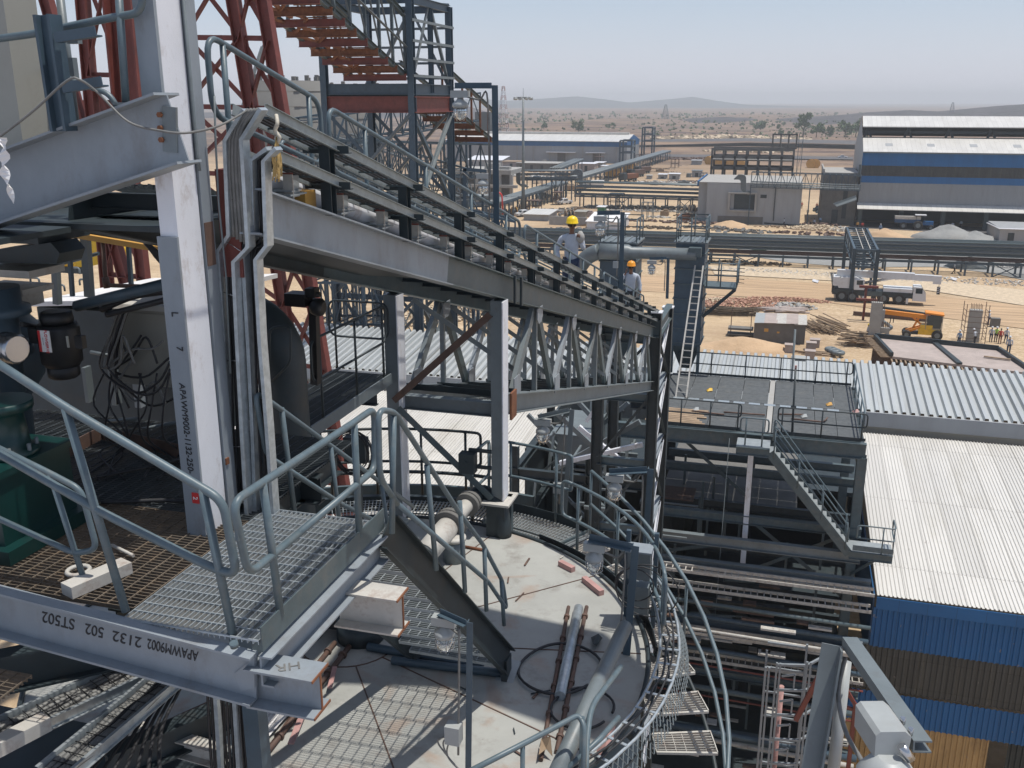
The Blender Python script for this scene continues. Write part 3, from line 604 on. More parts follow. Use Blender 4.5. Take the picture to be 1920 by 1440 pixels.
for i, (a_, b2) in enumerate((((180, 822), (340, 790)), ((200, 790), (260, 785)), ((170, 660), (215, 668)))):
    single('short_rail', MB().tube(onp([a_, b2], 7.4), .018, 6), 'steel', ['low pale rail above the dark grating', 'bent pale bar in the cable tangle', 'pale bar right of the actuator'][i], 'rail')
# ================================================================== INCLINED CONVEYOR
def bz(y): return -.65 - .268 * (y - 6.25)
Y0, Y1 = 5.95, 27.3
t = thing('conveyor_bridge', 'long grey inclined conveyor bridge with V-braced truss running away from the white column', 'conveyor bridge', (-4.3, 16, bz(16)))
for xx, nm in ((-3.6, 'near'), (-5.1, 'far')):
    s = -1
    obj('stringer_beam', MB().isec((xx, Y0, bz(Y0) - .16), (xx, 9.9, bz(9.9) - .16), .32, .16, .014, .01), 'primer' if xx > -4 else 'dark', t)
    obj('stringer_beam', MB().isec((xx, 9.902, bz(9.902) - .16), (xx, Y1, bz(Y1) - .16), .32, .16, .014, .01), 'grey', t)
    obj('bottom_chord', MB().isec((xx, 12.0, bz(12.) - 1.78), (xx, Y1, bz(Y1) - 1.78), .28, .18, .014, .01), 'steel', t)
obj('splice_plate', MB().box(-3.49, -3.46, 12.15, 12.2, bz(12.2) - .36, bz(12.2) + .02), 'dark', t); obj('splice_plate', MB().box(-3.5, -3.47, 12.5, 12.56, bz(12.5) - .38, bz(12.5) + .02), 'dark', t)
obj('end_stub_plate', MB().box(-3.5, -3.47, 12.0, 12.25, bz(12.1) - 1.98, bz(12.1) - 1.6), 'rust', t)
nb = [12.55 + 2.45 * k for k in range(7)]
for xx in (-3.6, -5.1):
    for k, y in enumerate(nb):
        if y > Y1 - .5: break
        zb = bz(y) - 1.63; yt = y + 1.25; zt = bz(yt) - .33
        if yt < Y1 - .3:
            obj('diagonal', MB().csec((xx, y + .05, zb), (xx, yt - .1, zt), .16, .07, .012), 'primer' if k % 2 else 'steel', t)
            obj('diagonal', MB().csec((xx, yt + .1, zt), (xx, y + 2.4, bz(y + 2.4) - 1.63), .16, .07, .012), 'grey', t)
            obj('vertical', MB().lsec((xx, yt, zt), (xx, yt, bz(yt) - 1.63), .07, .012), 'steel', t)
            obj('gusset_plate', MB().prof((xx + .045, yt, zt + .02), (xx + .06, yt, zt + .02), [(-.16, 0), (.16, 0), (.16, -.16), (.08, -.24), (-.08, -.24), (-.16, -.16)], (0, 0, 1)), 'primer', t)
        obj('gusset_plate', MB().prof((xx + .045, y, zb - .02), (xx + .06, y, zb - .02), [(-.17, 0), (.17, 0), (.17, .2), (.1, .27), (-.17, .27)], (0, 0, 1)), 'primer', t)
b = MB()
for k in range(12):
    y = 12.2 + k * 1.25
    b.lsec((-5.1, y, bz(y) - 1.7), (-3.6, y, bz(y) - 1.7), .09, .01)
    if k < 11: b.lsec((-5.1 if k % 2 else -3.6, y, bz(y) - 1.72), (-3.6 if k % 2 else -5.1, y + 1.25, bz(y + 1.25) - 1.72), .07, .01)
obj('bottom_bracing', b, 'dark', t)
for k in range(9):
    y = 12.5 + k * 1.6; obj('cross_brace', MB().lsec((-5.1, y, bz(y) - .4), (-3.6, y + .6, bz(y) - 1.6), .07, .01), 'steel', t)
b = MB()
for k in range(28): y = 6.2 + k * .75; b.isec((-5.1, y, bz(y) - .08), (-3.6, y, bz(y) - .08), .12, .07)
obj('floor_joist', b, 'dark', t)
b = MB()
for i in range(11):
    x = -4.92 + i * .08; b.bar((x, 6.1, bz(6.1) + .02), (x, Y1, bz(Y1) + .02), .012, .03)
for k in range(90): y = 6.15 + k * .235; b.bar((-4.94, y, bz(y) + .03), (-4.1, y, bz(y) + .03), .012, .012)
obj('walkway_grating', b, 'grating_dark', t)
obj('soffit_plate', MB().poly([(-5.0, 6.1, bz(6.1) - .2), (-3.7, 6.1, bz(6.1) - .2), (-3.7, 10.6, bz(10.6) - .2), (-5.0, 10.6, bz(10.6) - .2)], .01), 'dark', t)  # plate added under the joists, keeps striped shadow off the duct
# columns under it
for xx, zb, lab, tw in ((-3.6, -5.3, 'grey and white column under the near side of the conveyor standing on a pedestal', .17), (-5.1, -5.75, 'column under the far side of the conveyor behind the dark grating platform', .2)):
    t = thing('column', lab, 'column', (xx, 11.85, zb), 'columns under the conveyor')
    obj('shaft', MB().box(xx - tw / 2, xx + tw / 2 - .012, 11.74, 11.95, zb, bz(11.9) - .33), 'steel', t)
    obj('flange', MB().box(xx + tw / 2 - .012, xx + tw / 2 + .004, 11.72, 11.97, zb + .01, bz(11.9) - .34), 'white', t)  # white colour stands in for sun on the right-hand face
    if xx > -4:
        obj('base_plate', MB().box(xx - .2, xx + .2, 11.6, 12.1, zb - .03, zb), 'dirtywhite', t)
        obj('pedestal', MB().isec((xx, 11.8, -5.8), (xx, 11.8, zb - .03), .34, .26, .02, .02, (0, 1, 0)), 'dark', t)
        obj('side_bracket', MB().box(xx - .42, xx - .07, 11.75, 11.8, -4.62, -4.58).box(xx - .42, xx - .07, 11.75, 11.8, -4.86, -4.82), 'dark', t)
        obj('push_button_box', MB().box(xx - .52, xx - .3, 11.62, 11.78, -4.9, -4.62).cyl((xx - .42, 11.6, -4.74), (xx - .42, 11.63, -4.74), .025, n=8), 'dark', t)
for lab, a, b_, m, w in (('rusty diagonal brace rising to the right between the two conveyor columns', (-5.05, 11.7, -4.0), (-3.65, 11.7, -2.7), 'rustpipe', .09),
                        ('grey diagonal angle brace falling to the foot of the near conveyor column', (-5.05, 11.7, -4.1), (-3.7, 11.7, -5.3), 'grey', .09)):
    single('diagonal_brace', MB().lsec(a, b_, w, .012), m, lab, 'brace', 'braces between the conveyor columns')
single('tie_beam', MB().isec((-5.0, 11.9, -4.02), (-3.7, 11.9, -4.02), .2, .14), 'steel', 'pale tie beam between the two conveyor columns', 'steel beam')
# cable trays on posts
posts = [7.1 + 1.58 * k for k in range(13)]
for h, lab in ((.58, 'upper of two galvanised cable trays running along the conveyor'), (.3, 'lower of two galvanised cable trays running along the conveyor')):
    t = thing('cable_tray', lab, 'cable tray', (-3.55, 16, bz(16) + h), 'cable trays beside the conveyor')
    for xx in (-3.5, -3.74):
        b = MB().csec((xx, 6.05, bz(6.05) + h - .035), (xx, Y1 + .4, bz(Y1 + .4) + h - .1), .075, .025, .004, (0, 0, 1), 1 if xx < -3.6 else -1)
        obj('side_rail', b, 'trayrail', t)
    for k in range(70): y = 6.2 + k * .305; dz = -.065 * (y - 6) / 21.5; obj('rung', MB().box(-3.74, -3.5, y - .012, y + .012, bz(y) + h - .06 + dz, bz(y) + h - .045 + dz), 'grey', t)
    b = MB()
    for k in range(4): b.tube([V(-3.7 + .05 * k, 6.2 + (Y1 - 6.2) * i / 30, bz(6.2 + (Y1 - 6.2) * i / 30) + h - .045 - .065 * i / 30 * .98) for i in range(31)], .011, 5)
    obj('cables', b, 'cable', t)
p0 = thing('tray_post', 'first dark bracket post carrying the cable trays, nearest the white column', 'post', (-3.58, posts[0], bz(posts[0])), 'posts carrying the conveyor cable trays')
obj('upright', MB().isec((-3.58, posts[0], bz(posts[0])), (-3.58, posts[0], bz(posts[0]) + .56), .1, .09, .01, .008, (0, 1, 0)), 'dark', p0)
for h in (.2, .48): obj('arm', MB().lsec((-3.8, posts[0] + .02, bz(posts[0]) + h), (-3.4, posts[0] + .02, bz(posts[0]) + h), .06, .008), 'dark', p0)
ORD = ['second', 'third', 'fourth', 'fifth', 'sixth', 'seventh', 'eighth', 'ninth', 'tenth', 'eleventh', 'twelfth', 'thirteenth', 'fourteenth', 'fifteenth']
for k, y in enumerate(posts[1:]): dup(p0, (-3.58, y, bz(y)), 0, f'{ORD[k]} cable tray bracket post counted down the conveyor from the white column')
# pipe conveyor with idlers
single('conveyor_tube', MB().tube([V(-3.88, y, bz(y) + .2) for y in (6.6, 12, 20, Y1)], .085, 14), 'white', 'pale round conveyor tube lying between cable trays and handrail', 'conveyor belt')
i0 = thing('idler_frame', 'uppermost idler frame on the conveyor beside the hanging rope', 'idler frame', (-3.8, 6.7, bz(6.7)), 'idler frames along the conveyor')
z = bz(6.7)
obj('plate', MB().cb((-3.8, 6.7, z + .09), .34, .26, .012).cb((-3.66, 6.7, z + .15), .012, .12, .16), 'grating', i0)
obj('side_plate', MB().cb((-3.67, 6.62, z + .15), .08, .012, .2), 'dirtywhite', i0); obj('red_edge', MB().cb((-3.67, 6.612, z + .25), .09, .02, .012), 'redox', i0)
obj('slat', MB().cb((-3.78, 6.62, z + .12), .3, .05, .01).cb((-3.78, 6.72, z + .12), .3, .05, .01), 'galv', i0)
for k in range(1, 25):
    y = 6.7 + k * .84; dup(i0, (-3.8, y, bz(y)), 0, 'grey idler frame with a red edged side plate under the cable trays')
i0['label'] = 'grey idler frame with a red edged side plate under the cable trays'
# handrails along the walkway
def hz(y): return .48 - .2752 * (y - 6.2)
segs = [(6.28, 7.95, 'first'), (8.1, 14.47, 'second'), (14.72, 21.33, 'third'), (21.6, 28.2, 'fourth')]
for a, b_, nm in segs:
    n = max(2, round((b_ - a) / 1.45)); A, Bv = V(-4.05, a, hz(a) - 1.1), V(-4.05, b_, hz(b_) - 1.1)
    handrail(f'{nm} length of conveyor handrail from the white column down', A, Bv, [(.12 + .76 * i / (n - 1)) for i in range(n)], 1.1, .5, .023, rad=.16, group='handrails along the conveyor walkway')
handrail('handrail on the far side of the conveyor walkway seen between the trays', V(-5.05, 9, hz(9) - 1.12), V(-5.05, 27, hz(27) - 1.12), [.05, .2, .35, .5, .65, .8, .95], 1.05, .5, .02, group='handrails along the conveyor walkway')
# dark rack pieces near conveyor start
t = thing('roller_bracket', 'grey pipe stub with yellow painted block beside the hanging rope', 'bracket', PX(560, 355, -3.9))
obj('pipe_stub', MB().cyl(PX(530, 352, -3.9), PX(592, 358, -3.9), .03, n=10), 'steel', t); obj('yellow_block', MB().box(*(lambda p: (p.x - .05, p.x + .05, p.y - .03, p.y + .15, p.z - .1, p.z + .06))(PX(565, 372, -3.75))), 'ochre', t)
# tower at the lower end
t = thing('braced_tower', 'tall dark braced tower under the lower end of the conveyor with white cross braces', 'tower', (-4.3, 28.5, GZ))
for xx in (-3.55, -5.2):
    for yy, m in ((27.4, 'dark'), (30.2, 'dark')):
        zt = bz(27.3) + .42 if yy < 28 else bz(27.3) - .0
        obj('leg', MB().isec((xx, yy, GZ), (xx, yy, zt), .32, .3, .02, .016, (1, 0, 0)), m, t)
        obj('cap_plate', MB().box(xx - .18, xx + .18, yy - .18, yy + .18, zt, zt + .03), 'white', t)
lv = [bz(27.3) - .4, -8.5, -10.6, -12.8, -15.2, -18, -21, -24.5]
for k, z in enumerate(lv):
    obj('girt', MB().isec((-3.55, 27.55, z), (-3.55, 30.05, z), .26, .16), 'primer', t)
    obj('girt', MB().isec((-5.2, 27.4, z), (-3.7, 27.4, z), .26, .16), 'grey', t)
    if k < len(lv) - 1:
        z2 = lv[k + 1]
        obj('brace', MB().lsec((-3.46, 27.6, z2 + .1), (-3.46, 30.0, z - .1), .11, .012), 'white', t)
        obj('brace', MB().lsec((-3.5, 30.0, z2 + .1), (-3.5, 27.6, z - .1), .09, .012), 'dark', t)
        obj('brace', MB().lsec((-5.1, 27.3, z2 + .1), (-3.7, 27.3, z - .1), .08, .01), 'dark', t)
obj('head_beam', MB().isec((-5.3, 27.35, bz(27.3) - .05), (-3.4, 27.35, bz(27.3) - .05), .5, .2).isec((-3.5, 27.4, bz(27.3) - .1), (-3.5, 30.2, bz(27.3) - .1), .45, .2), 'grey', t)
# ================================================================== MAN-SIZED DUCT, PLATFORM, BACK AREA
t = thing('duct_bend', 'huge dark round duct rising behind the cable ladders and bending left', 'duct', (-4.35, 7.9, -5.8))
c = PZ(548, 960, -4.2); cy = c.y
px = PY(548, 900, 8.6)
pts = [V(px.x, 8.6, -5.8), V(px.x, 8.6, -2.6)] + [V(px.x - .5 + .5 * math.cos(a), 8.6, -2.6 + .5 * math.sin(a)) for a in [math.pi / 2 * k / 8 for k in range(1, 9)]] + [V(px.x - 1.6, 8.6, -2.1)]
obj('duct_shell', MB().tube(pts, .225, 28), 'dark', t); obj('weld_seam', MB().tube([V(px.x + .23 * math.cos(a), 8.6 + .23 * math.sin(a), -3.9) for a in [k * .3927 for k in range(16)]], .012, 6, True), 'rustpipe', t)  # shell coloured dark for the shade under the conveyor
t = thing('grating_platform', 'small dark grating platform with handrails behind the big duct', 'platform', (-5.5, 10.5, -3.6))
obj('floor_grating', MB().grating(-6.0, -5.12, 9.4, 11.7, -3.6, 'x', .04, .12, .008, .03, .008), 'grating_dark', t)
obj('edge_channel', MB().box(-5.11, -5.09, 9.35, 11.7, -3.72, -3.57).box(-6.0, -5.1, 9.33, 9.35, -3.72, -3.57), 'steel', t)
obj('joist', MB().isec((-6, 9.6, -3.8), (-5.1, 9.6, -3.8), .16, .1).isec((-6, 11.2, -3.8), (-5.1, 11.2, -3.8), .16, .1), 'dark', t)
t = handrail('thin dark handrail on the near edge of the small grating platform', V(-5.12, 9.5, -3.6), V(-5.12, 11.6, -3.6), [.1, .55, .95], 1.0, .5, .016, m='dark')
t = handrail('thin dark handrail on the back edge of the small grating platform', V(-6.0, 11.7, -3.6), V(-5.12, 11.7, -3.6), [.1, .9], 1.0, .5, .016, m='dark')
single('vent_knob_assembly', MB().lathe(PY(585, 575, 9.5), [(.08, 0), (.1, .05), (.1, .12), (.06, .15)], 10, (1, 0, 0)).cb(PY(560, 560, 9.5), .25, .2, .14).cb(PY(585, 548, 9.5), .12, .12, .1).tube([PY(540, 560, 9.5), PY(600, 552, 9.5)], .03, 8), 'black', 'black motor valve cluster beside the top of the huge duct', 'valve')
single('black_post', MB().bar(PY(588, 560, 9.6), PY(592, 720, 9.6), .09), 'black', 'black post under the motor valve cluster', 'post')
single('ladder_rail', MB().tube(fil(onp([(505, 690), (505, 615), (545, 610), (545, 680), (510, 715)], 8.3), .08), .014, 6), 'dark', 'thin dark hooped rail in front of the huge duct', 'rail')
t = thing('junction_box', 'black junction box ringed by a coil of black cable behind the landing', 'junction box', PY(665, 880, 9.6))
c = PY(668, 842, 9.6)
obj('box', MB().cb(c, .27, .12, .3), 'dark', t); b = MB(); random.seed(5)
for k in range(9):
    r = .22 + random.uniform(-.02, .04); b.tube([c + V(r * math.cos(a) + .01 * k - .04, -.08 - .008 * k, r * 1.1 * math.sin(a) + random.uniform(-.01, .01)) for a in [i * .3142 for i in range(20)]], .006, 5, True)
obj('cable_coil', b, 'cable', t); obj('bracket_post', MB().box(c.x - .03, c.x + .03, 9.6, 9.65, -5.8, c.z - .15), 'dark', t)
# ================================================================== TANK
TC = V(-4.4, 8.65, -5.8); R0 = 3.25
def ring(R, deg, z=-5.8): a = math.radians(deg); return V(TC.x + R * math.cos(a), TC.y + R * math.sin(a), z)
t = thing('storage_tank', 'large round steel tank with pale stained flat roof and rusty radial seams', 'tank', (TC.x, TC.y, GZ))
b = MB(); n = 96
b.add([ring(R0 + .08, 360 * k / n) for k in range(n)], [tuple(range(n))])
obj('roof', b, 'tankroof', t)
obj('shell', MB().lathe((TC.x, TC.y, GZ), [(R0 + .02, 0), (R0 + .02, 22.15)], 72), 'grey', t)
b = MB()
for R, h in ((R0 + .08, .05),): b.tube([ring(R, 360 * k / n, -5.79) for k in range(n)], .028, 6, True)
obj('rim', b, 'dark', t)
def seam(b, A, Bv, w=.012): b.bar(A + U3 * .004, Bv + U3 * .004, w, .008, (0, 0, 1))
b = MB()
for k in range(11): seam(b, ring(.55, 360 / 11 * k + 8), ring(R0, 360 / 11 * k + 8 + 3))
for k in range(32): seam(b, ring(.55, 360 / 32 * k), ring(.55, 360 / 32 * (k + 1)))
obj('roof_seams', b, 'rustpipe', t)
b = MB()
for d in range(-60, 100, 12): b.bar(ring(R0 + .1, d, -5.86), ring(3.42, d, -5.9), .05, .08)
for R in (R0 + .18, R0 + .3): b.tube([ring(R, d, -5.84) for d in range(-70, 110, 4)], .012, 5)
obj('rim_brackets', b, 'dark', t)
t = thing('manway', 'dark open manway drum near the middle of the tank roof', 'manway', TC)
obj('drum', MB().lathe(TC + V(.1, .1, 0), [(.27, 0), (.27, .22), (.25, .22), (.25, .12), (.05, .1)], 24), 'dark', t)
single('concrete_block', MB().cb(TC + V(-.38, .3, .12), .28, .3, .24), 'concrete_dark', 'small grey block beside the manway drum on the tank roof', 'block')
t = thing('roof_nozzle', 'capped pipe nozzle on the tank roof behind the stair', 'nozzle', PZ(735, 1030, -5.8), 'nozzles on the tank roof')
p = PZ(740, 1035, -5.8)
obj('stub', MB().lathe(p, [(.19, 0), (.19, .42)], 20), 'dirtywhite', t); obj('cap', MB().lathe(p + V(0, 0, .42), [(.2, 0), (.21, .02), (.1, .04)], 20), 'steel', t)
t = thing('roof_nozzle', 'rust-ringed nozzle beside the big flanged pipe on the tank roof', 'nozzle', PZ(850, 1045, -5.8), 'nozzles on the tank roof')
p = PZ(852, 1050, -5.8)
obj('stub', MB().lathe(p, [(.15, 0), (.14, .3)], 20), 'steel', t); obj('cap', MB().lathe(p + V(0, 0, .3), [(.16, 0), (.16, .04), (.1, .05)], 20), 'dirtywhite', t)
t = thing('flanged_pipe', 'dirty white flanged vent pipe with a dark blind end on the tank roof', 'pipe', PZ(830, 1050, -5.8), 'pipes on the tank')
a, b1 = PZ(792, 1045, -5.45), PZ(883, 938, -5.3)
d = (b1 - a).normalized()
obj('pipe_shell', MB().tube([a, a.lerp(b1, .55)], .15, 20).tube([a.lerp(b1, .55), b1], .1, 20), 'dirtywhite', t)
for f0, f1, rr in ((.5, .54, .22), (.55, .59, .22), (.9, .94, .17), (.95, .99, .17)): obj('flange', MB().cyl(a.lerp(b1, f0), a.lerp(b1, f1), rr, n=24), 'concrete_dark', t)
obj('blind_disc', MB().cyl(a - d * .05, a, .2, n=24), 'dark', t)
obj('elbow', MB().tube(spl([b1, b1 + d * .2 + V(.1, 0, .02), b1 + V(.38, .1, -.12), b1 + V(.45, .05, -.5)], 5), .12, 16), 'dark', t)
obj('leg', MB().box(a.x - .03, a.x + .03, a.y + .2, a.y + .26, -5.8, -5.5), 'dark', t)
single('copper_offcut', MB().cyl(PZ(872, 1025, -5.78), PZ(912, 1032, -5.78), .02, n=8), 'rust', 'short copper coloured rod on the tank roof near the column pedestal', 'rod')
# pipes lying on the roof
def rpipe(label, a, b_, r, m, couplers=0, name='scaffold_pipe'):
    A, Bv = PZ(*a, -5.8 + r), PZ(*b_, -5.8 + r)
    t = thing(name, label, 'pipe', (A + Bv) / 2, 'pipes lying on the tank roof'); obj('pipe_length', MB().tube([A, Bv], r, 14), m, t)
    for k in range(couplers):
        f = (k + .5) / couplers; obj('coupling', MB().cyl(A.lerp(Bv, f - .008), A.lerp(Bv, f + .008), r * 1.55, n=12), m, t)
    return t
rpipe('rusty jointed pipe left of the pale one among the pipes on the tank roof', (1066, 1138), (1014, 1425), .022, 'rustpipe', 6)
rpipe('plain pale steel pipe between two rusty ones on the tank roof', (1085, 1140), (1050, 1305), .055, 'galv')
rpipe('rusty jointed pipe right of the pale one among the pipes on the tank roof', (1100, 1138), (1044, 1410), .024, 'rustpipe', 6)
rpipe('rusty jointed pipe lying near the manway with a pink strip beside it', (655, 1212), (470, 1450), .03, 'rustpipe', 6)
rpipe('darker rusty pipe lying further left under the stub beam', (628, 1205), (470, 1400), .028, 'rustpipe', 5)
rpipe('dark blue-grey pipe on the tank roof behind the stair foot', (690, 1212), (905, 1250), .045, 'greyblue')
rpipe('second dark blue-grey pipe nearer the stair foot', (735, 1238), (940, 1262), .045, 'greyblue')
for k, (a, b_, w) in enumerate((((628, 1250), (618, 1290), .05), ((575, 1320), (545, 1395), .06))):
    single('pink_strip', MB().bar(PZ(*a, -5.74), PZ(*b_, -5.74), w, .01, U3), 'pink', ['faded pink strip lying on the rusty pipe by the stub beam', 'faded pink strip lying between the two rusty pipes at the bottom'][k], 'tape')
t = thing('sheet_pile', 'crumpled ribbed white insulation sheets lying left of the rusty pipes', 'sheets', PZ(540, 1340, -5.75))
for k in range(4):
    o = V(-.04 * k, .05 * k, .02 * k); q = [PZ(488 + 6 * k, 1400 - 8 * k, -5.76) + o, PZ(548 - 3 * k, 1330 - 5 * k, -5.74) + o, PZ(590 - 3 * k, 1285, -5.72) + o, PZ(500, 1290 - 3 * k, -5.73) + o]
    obj('sheet', MB().corr(q[0], q[3], q[2], q[1], 7, .025, 'trap'), 'whiteplastic', t)
for k, (c, r, rr) in enumerate((((1050, 1255), .42, .016), ((1092, 1330), .3, .014))):
    C = PZ(*c, -5.78); single('hose_loop', MB().tube([C + V(r * math.cos(a) * (1 + .08 * math.sin(2 * a)), r * 1.15 * math.sin(a), .02) for a in [i * .2 for i in range(30)]], rr, 6), 'cable', ['large black hose loop lying over the pipes on the tank roof', 'smaller black hose loop at the right edge of the tank roof'][k], 'hose', 'hose loops on the tank roof')
for k, (a, b_) in enumerate((((1095, 1085), (1128, 1112)), ((1050, 1055), (1075, 1068)))):
    A, Bv = PZ(*a, -5.765), PZ(*b_, -5.765); t = thing('pink_block', ['long faded pink lifting strap roll on the tank rim', 'shorter pink roll further back on the tank rim'][k], 'strap', (A + Bv) / 2, 'pink rolls on the tank rim'); obj('roll', MB().bar(A, Bv, .07, .07), 'pink', t)
single('tarpaulin_scrap', MB().add([PZ(x, y, -5.72 + z) for x, y, z in ((1118, 1405, 0), (1140, 1372, .1), (1156, 1350, .05), (1150, 1385, .02), (1135, 1400, .08), (1122, 1425, 0))], [(0, 1, 4), (1, 2, 3), (1, 3, 4), (0, 4, 5)]), 'pink', 'crumpled pink and white plastic scrap beside the fat pipe', 'plastic')
random.seed(12)
for k in range(9):
    p = PZ(random.uniform(880, 1060), random.uniform(1030, 1180) if k % 2 else random.uniform(1290, 1420), -5.785); a = random.uniform(0, 3)
    single('steel_offcut', MB().bar(p, p + V(math.cos(a), math.sin(a), 0) * random.uniform(.06, .25), random.uniform(.01, .03), .008, U3), random.choice(('rustpipe', 'dark', 'dirtywhite')), 'tiny steel offcut lying loose on the tank roof', 'offcut', 'tiny offcuts scattered on the tank roof')
single('dark_rag', MB().add([PZ(x, y, -5.77 + z) for x, y, z in ((1108, 1195, 0), (1122, 1188, .04), (1130, 1196, 0), (1118, 1212, .02), (1112, 1208, .05), (1124, 1204, .06))], [(0, 1, 4), (1, 2, 5), (2, 3, 5), (3, 4, 5), (1, 5, 4)]), 'dark', 'dark crumpled rag on the shaded tank roof', 'rag')
single('cardboard_sheet', MB().poly([PZ(1010, 1415, -5.7), PZ(1015, 1385, -5.7), PZ(1032, 1380, -5.6), PZ(1036, 1418, -5.75), PZ(1024, 1404, -5.7)], .004), 'wood', 'bent brown board at the end of the rusty pipe', 'board')
# thick rising pipe
single('fat_pipe', MB().tube([PZ(1172, 1175, -5.2), PZ(1108, 1310, -5.2), PZ(1040, 1460, -5.2)], .075, 16), 'steel', 'fat pale grey pipe slanting beside the tank edge lamp post', 'pipe')
single('bent_rail_tube', MB().tube(fil([PZ(1165, 1250, -5.0), PZ(1108, 1325, -5.0), PZ(1100, 1390, -5.1), PZ(1098, 1460, -5.2)], .15), .026, 10), 'rail', 'bent handrail tube just left of the rim cable ladder', 'handrail', 'tubular handrails')
single('bent_rail_tube', MB().tube([PZ(1160, 1345, -5.1), PZ(1125, 1385, -5.1), PZ(1060, 1445, -5.2)], .024, 10), 'rail', 'lower sloping handrail tube beside the bottom handrail loop', 'handrail', 'tubular handrails')
t = thing('handrail', 'handrail rising from the bottom edge with a round top loop near the rim ladder', 'handrail', PZ(1000, 1440, -5.4), 'tubular handrails')
obj('rail', MB().tube(fil([PZ(850, 1462, -4.8), PZ(1000, 1385, -4.8), PZ(1085, 1340, -4.8), PZ(1096, 1362, -4.85), PZ(1094, 1470, -5.2)], .1), .023, 10), 'rail', t)
for px in (980, 1092): p = PZ(px, 1395 - (px - 980) * .45, -4.8); obj('post', MB().tube([p, V(p.x, p.y, -5.8)], .02, 8), 'rail', t)
# ring walkway
t = thing('ring_walkway', 'curved grating walkway bolted round the right side of the tank', 'walkway', ring(3.8, 40, -5.95))
b = MB()
for d2 in range(76, 150):
    d = d2 * .8; b.bar(ring(3.42, d, -5.9), ring(4.15, d, -5.9), .01, .03)
for k in range(9): R = 3.42 + .73 * k / 8; b.tube([ring(R, d, -5.9) for d in range(62, 121, 4)], .006, 4)
obj('grating', b, 'grating', t)
def ringwall(R, a, b_, z0, z1, th=.01):
    mb = MB(); ds = [a + (b_ - a) * k / 40 for k in range(41)]
    vs = [];
    for d in ds: vs += [ring(R, d, z0), ring(R, d, z1), ring(R + th, d, z1), ring(R + th, d, z0)]
    fs = [(4 * i + k, 4 * i + (k + 1) % 4, 4 * i + 4 + (k + 1) % 4, 4 * i + 4 + k) for i in range(40) for k in range(4)]
    mb.add(vs, fs); return mb
obj('inner_toe_plate', ringwall(3.42, 12, 66, -5.93, -5.74), 'dark', t); obj('outer_toe_plate', ringwall(4.16, 62, 84, -5.93, -5.76), 'dark', t)
def ringrail(label, R, a, b_, h, nposts, loops=True, m='rail', z=-5.9):
    t = thing('handrail', label, 'handrail', ring(R, (a + b_) / 2, z), 'curved handrails round the tank')
    ds = [a + (b_ - a) * k / 16 for k in range(17)]
    top = [ring(R, d, z + h) for d in ds]; mi = [ring(R, d, z + h * .52) for d in ds]
    obj('rail', MB().tube(fil(mi[::-1][1:], .1, 1)[::1] + fil([mi[0], mi[0] + V(0, 0, h * .2), top[0]], .12, 3) + top[1:], .023, 8) if False else MB().tube(top[1:-1], .023, 8).tube(mi[1:-1], .023, 8).tube(fil([mi[1], mi[0], top[0], top[1]], .12, 5), .023, 8).tube(fil([mi[-2], mi[-1], top[-1], top[-2]], .12, 5), .023, 8), m, t)
    for k in range(nposts): d = a + (b_ - a) * (k + .35) / (nposts - .3); obj('post', MB().tube([ring(R, d, z), ring(R, d, z + h)], .021, 8), m, t)
ringrail('curved handrail on the inner edge of the ring walkway nearest the lamps', 3.47, 8, 60, 1.05, 4)
ringrail('short curved handrail beside the column pedestal at the back of the ring walkway', 4.15, 66, 84, 1.1, 2)
ringrail('dark curved handrail behind the tank under the conveyor column', 4.35, 88, 122, 1.1, 4, m='dark')
handrail('handrail hoop across the ring walkway landing', ring(3.45, 85, -5.9), ring(4.15, 85, -5.9), [.05, .95], 1.1, .5, .023, group='curved handrails round the tank')
single('walkway_frame', MB().bar(ring(3.42, 82, -5.85), ring(4.2, 82, -5.85), .02, .14).bar(ring(3.42, 62, -5.9), ring(4.2, 62, -5.9), .02, .1).bar(ring(3.45, 75, -5.9), ring(3.45, 75, -5.3), .1), 'grey', 'grey toe frame closing the ring walkway beside the pedestal', 'frame')
# dark platform ring and beams behind tank
t = thing('rear_gallery', 'dark beams and pipes of the gallery behind the tank', 'gallery', ring(4.6, 100, -5.9))
obj('beam', ringwall(4.2, 84, 140, -6.1, -5.85, .08), 'dark', t); obj('beam', ringwall(4.9, 80, 140, -6.2, -5.95, .06), 'grey', t)
obj('pipe', MB().tube([ring(4.6, d, -5.6) for d in range(84, 140, 6)], .03, 8), 'dark', t)
# rim cable ladder on the right
t = thing('rim_cable_ladder', 'galvanised cable ladder with perforated cover curving down round the tank rim', 'cable tray', ring(3.6, 0, -5.7))
pl = [(36, -5.45), (28, -5.45), (18, -5.45), (8, -5.5), (0, -5.5), (-10, -5.5), (-20, -5.5), (-32, -5.5), (-45, -5.5)]
for R in (3.44, 3.64): obj('side_rail', MB().tube(spl([ring(R, d, z) for d, z in pl], 2), .018, 4), 'galv', t)
b = MB()
for k in range(18): d = 36 - 81 * k / 18; obj('rung', MB().bar(ring(3.44, d, -5.48), ring(3.64, d, -5.48), .03, .01), 'galv', t)
b = MB()
for k in range(60):
    d = 30 - 75 * k / 60
    for j in range(2): R = 3.66 + .05 * j; b.bar(ring(R, d, -5.5 - .12 * j), ring(R + .04, d - 1.1, -5.6 - .12 * j), .01, .005); b.bar(ring(R, d - 1.1, -5.5 - .12 * j), ring(R + .04, d, -5.6 - .12 * j), .01, .005)
obj('perforated_cover', b, 'steel', t)
obj('cable', MB().tube([ring(3.52 + .02 * math.sin(d), d, -5.46) for d in range(-44, 36, 4)], .012, 6).tube([ring(3.58, d, -5.46) for d in range(-44, 36, 4)], .01, 6), 'cable', t)
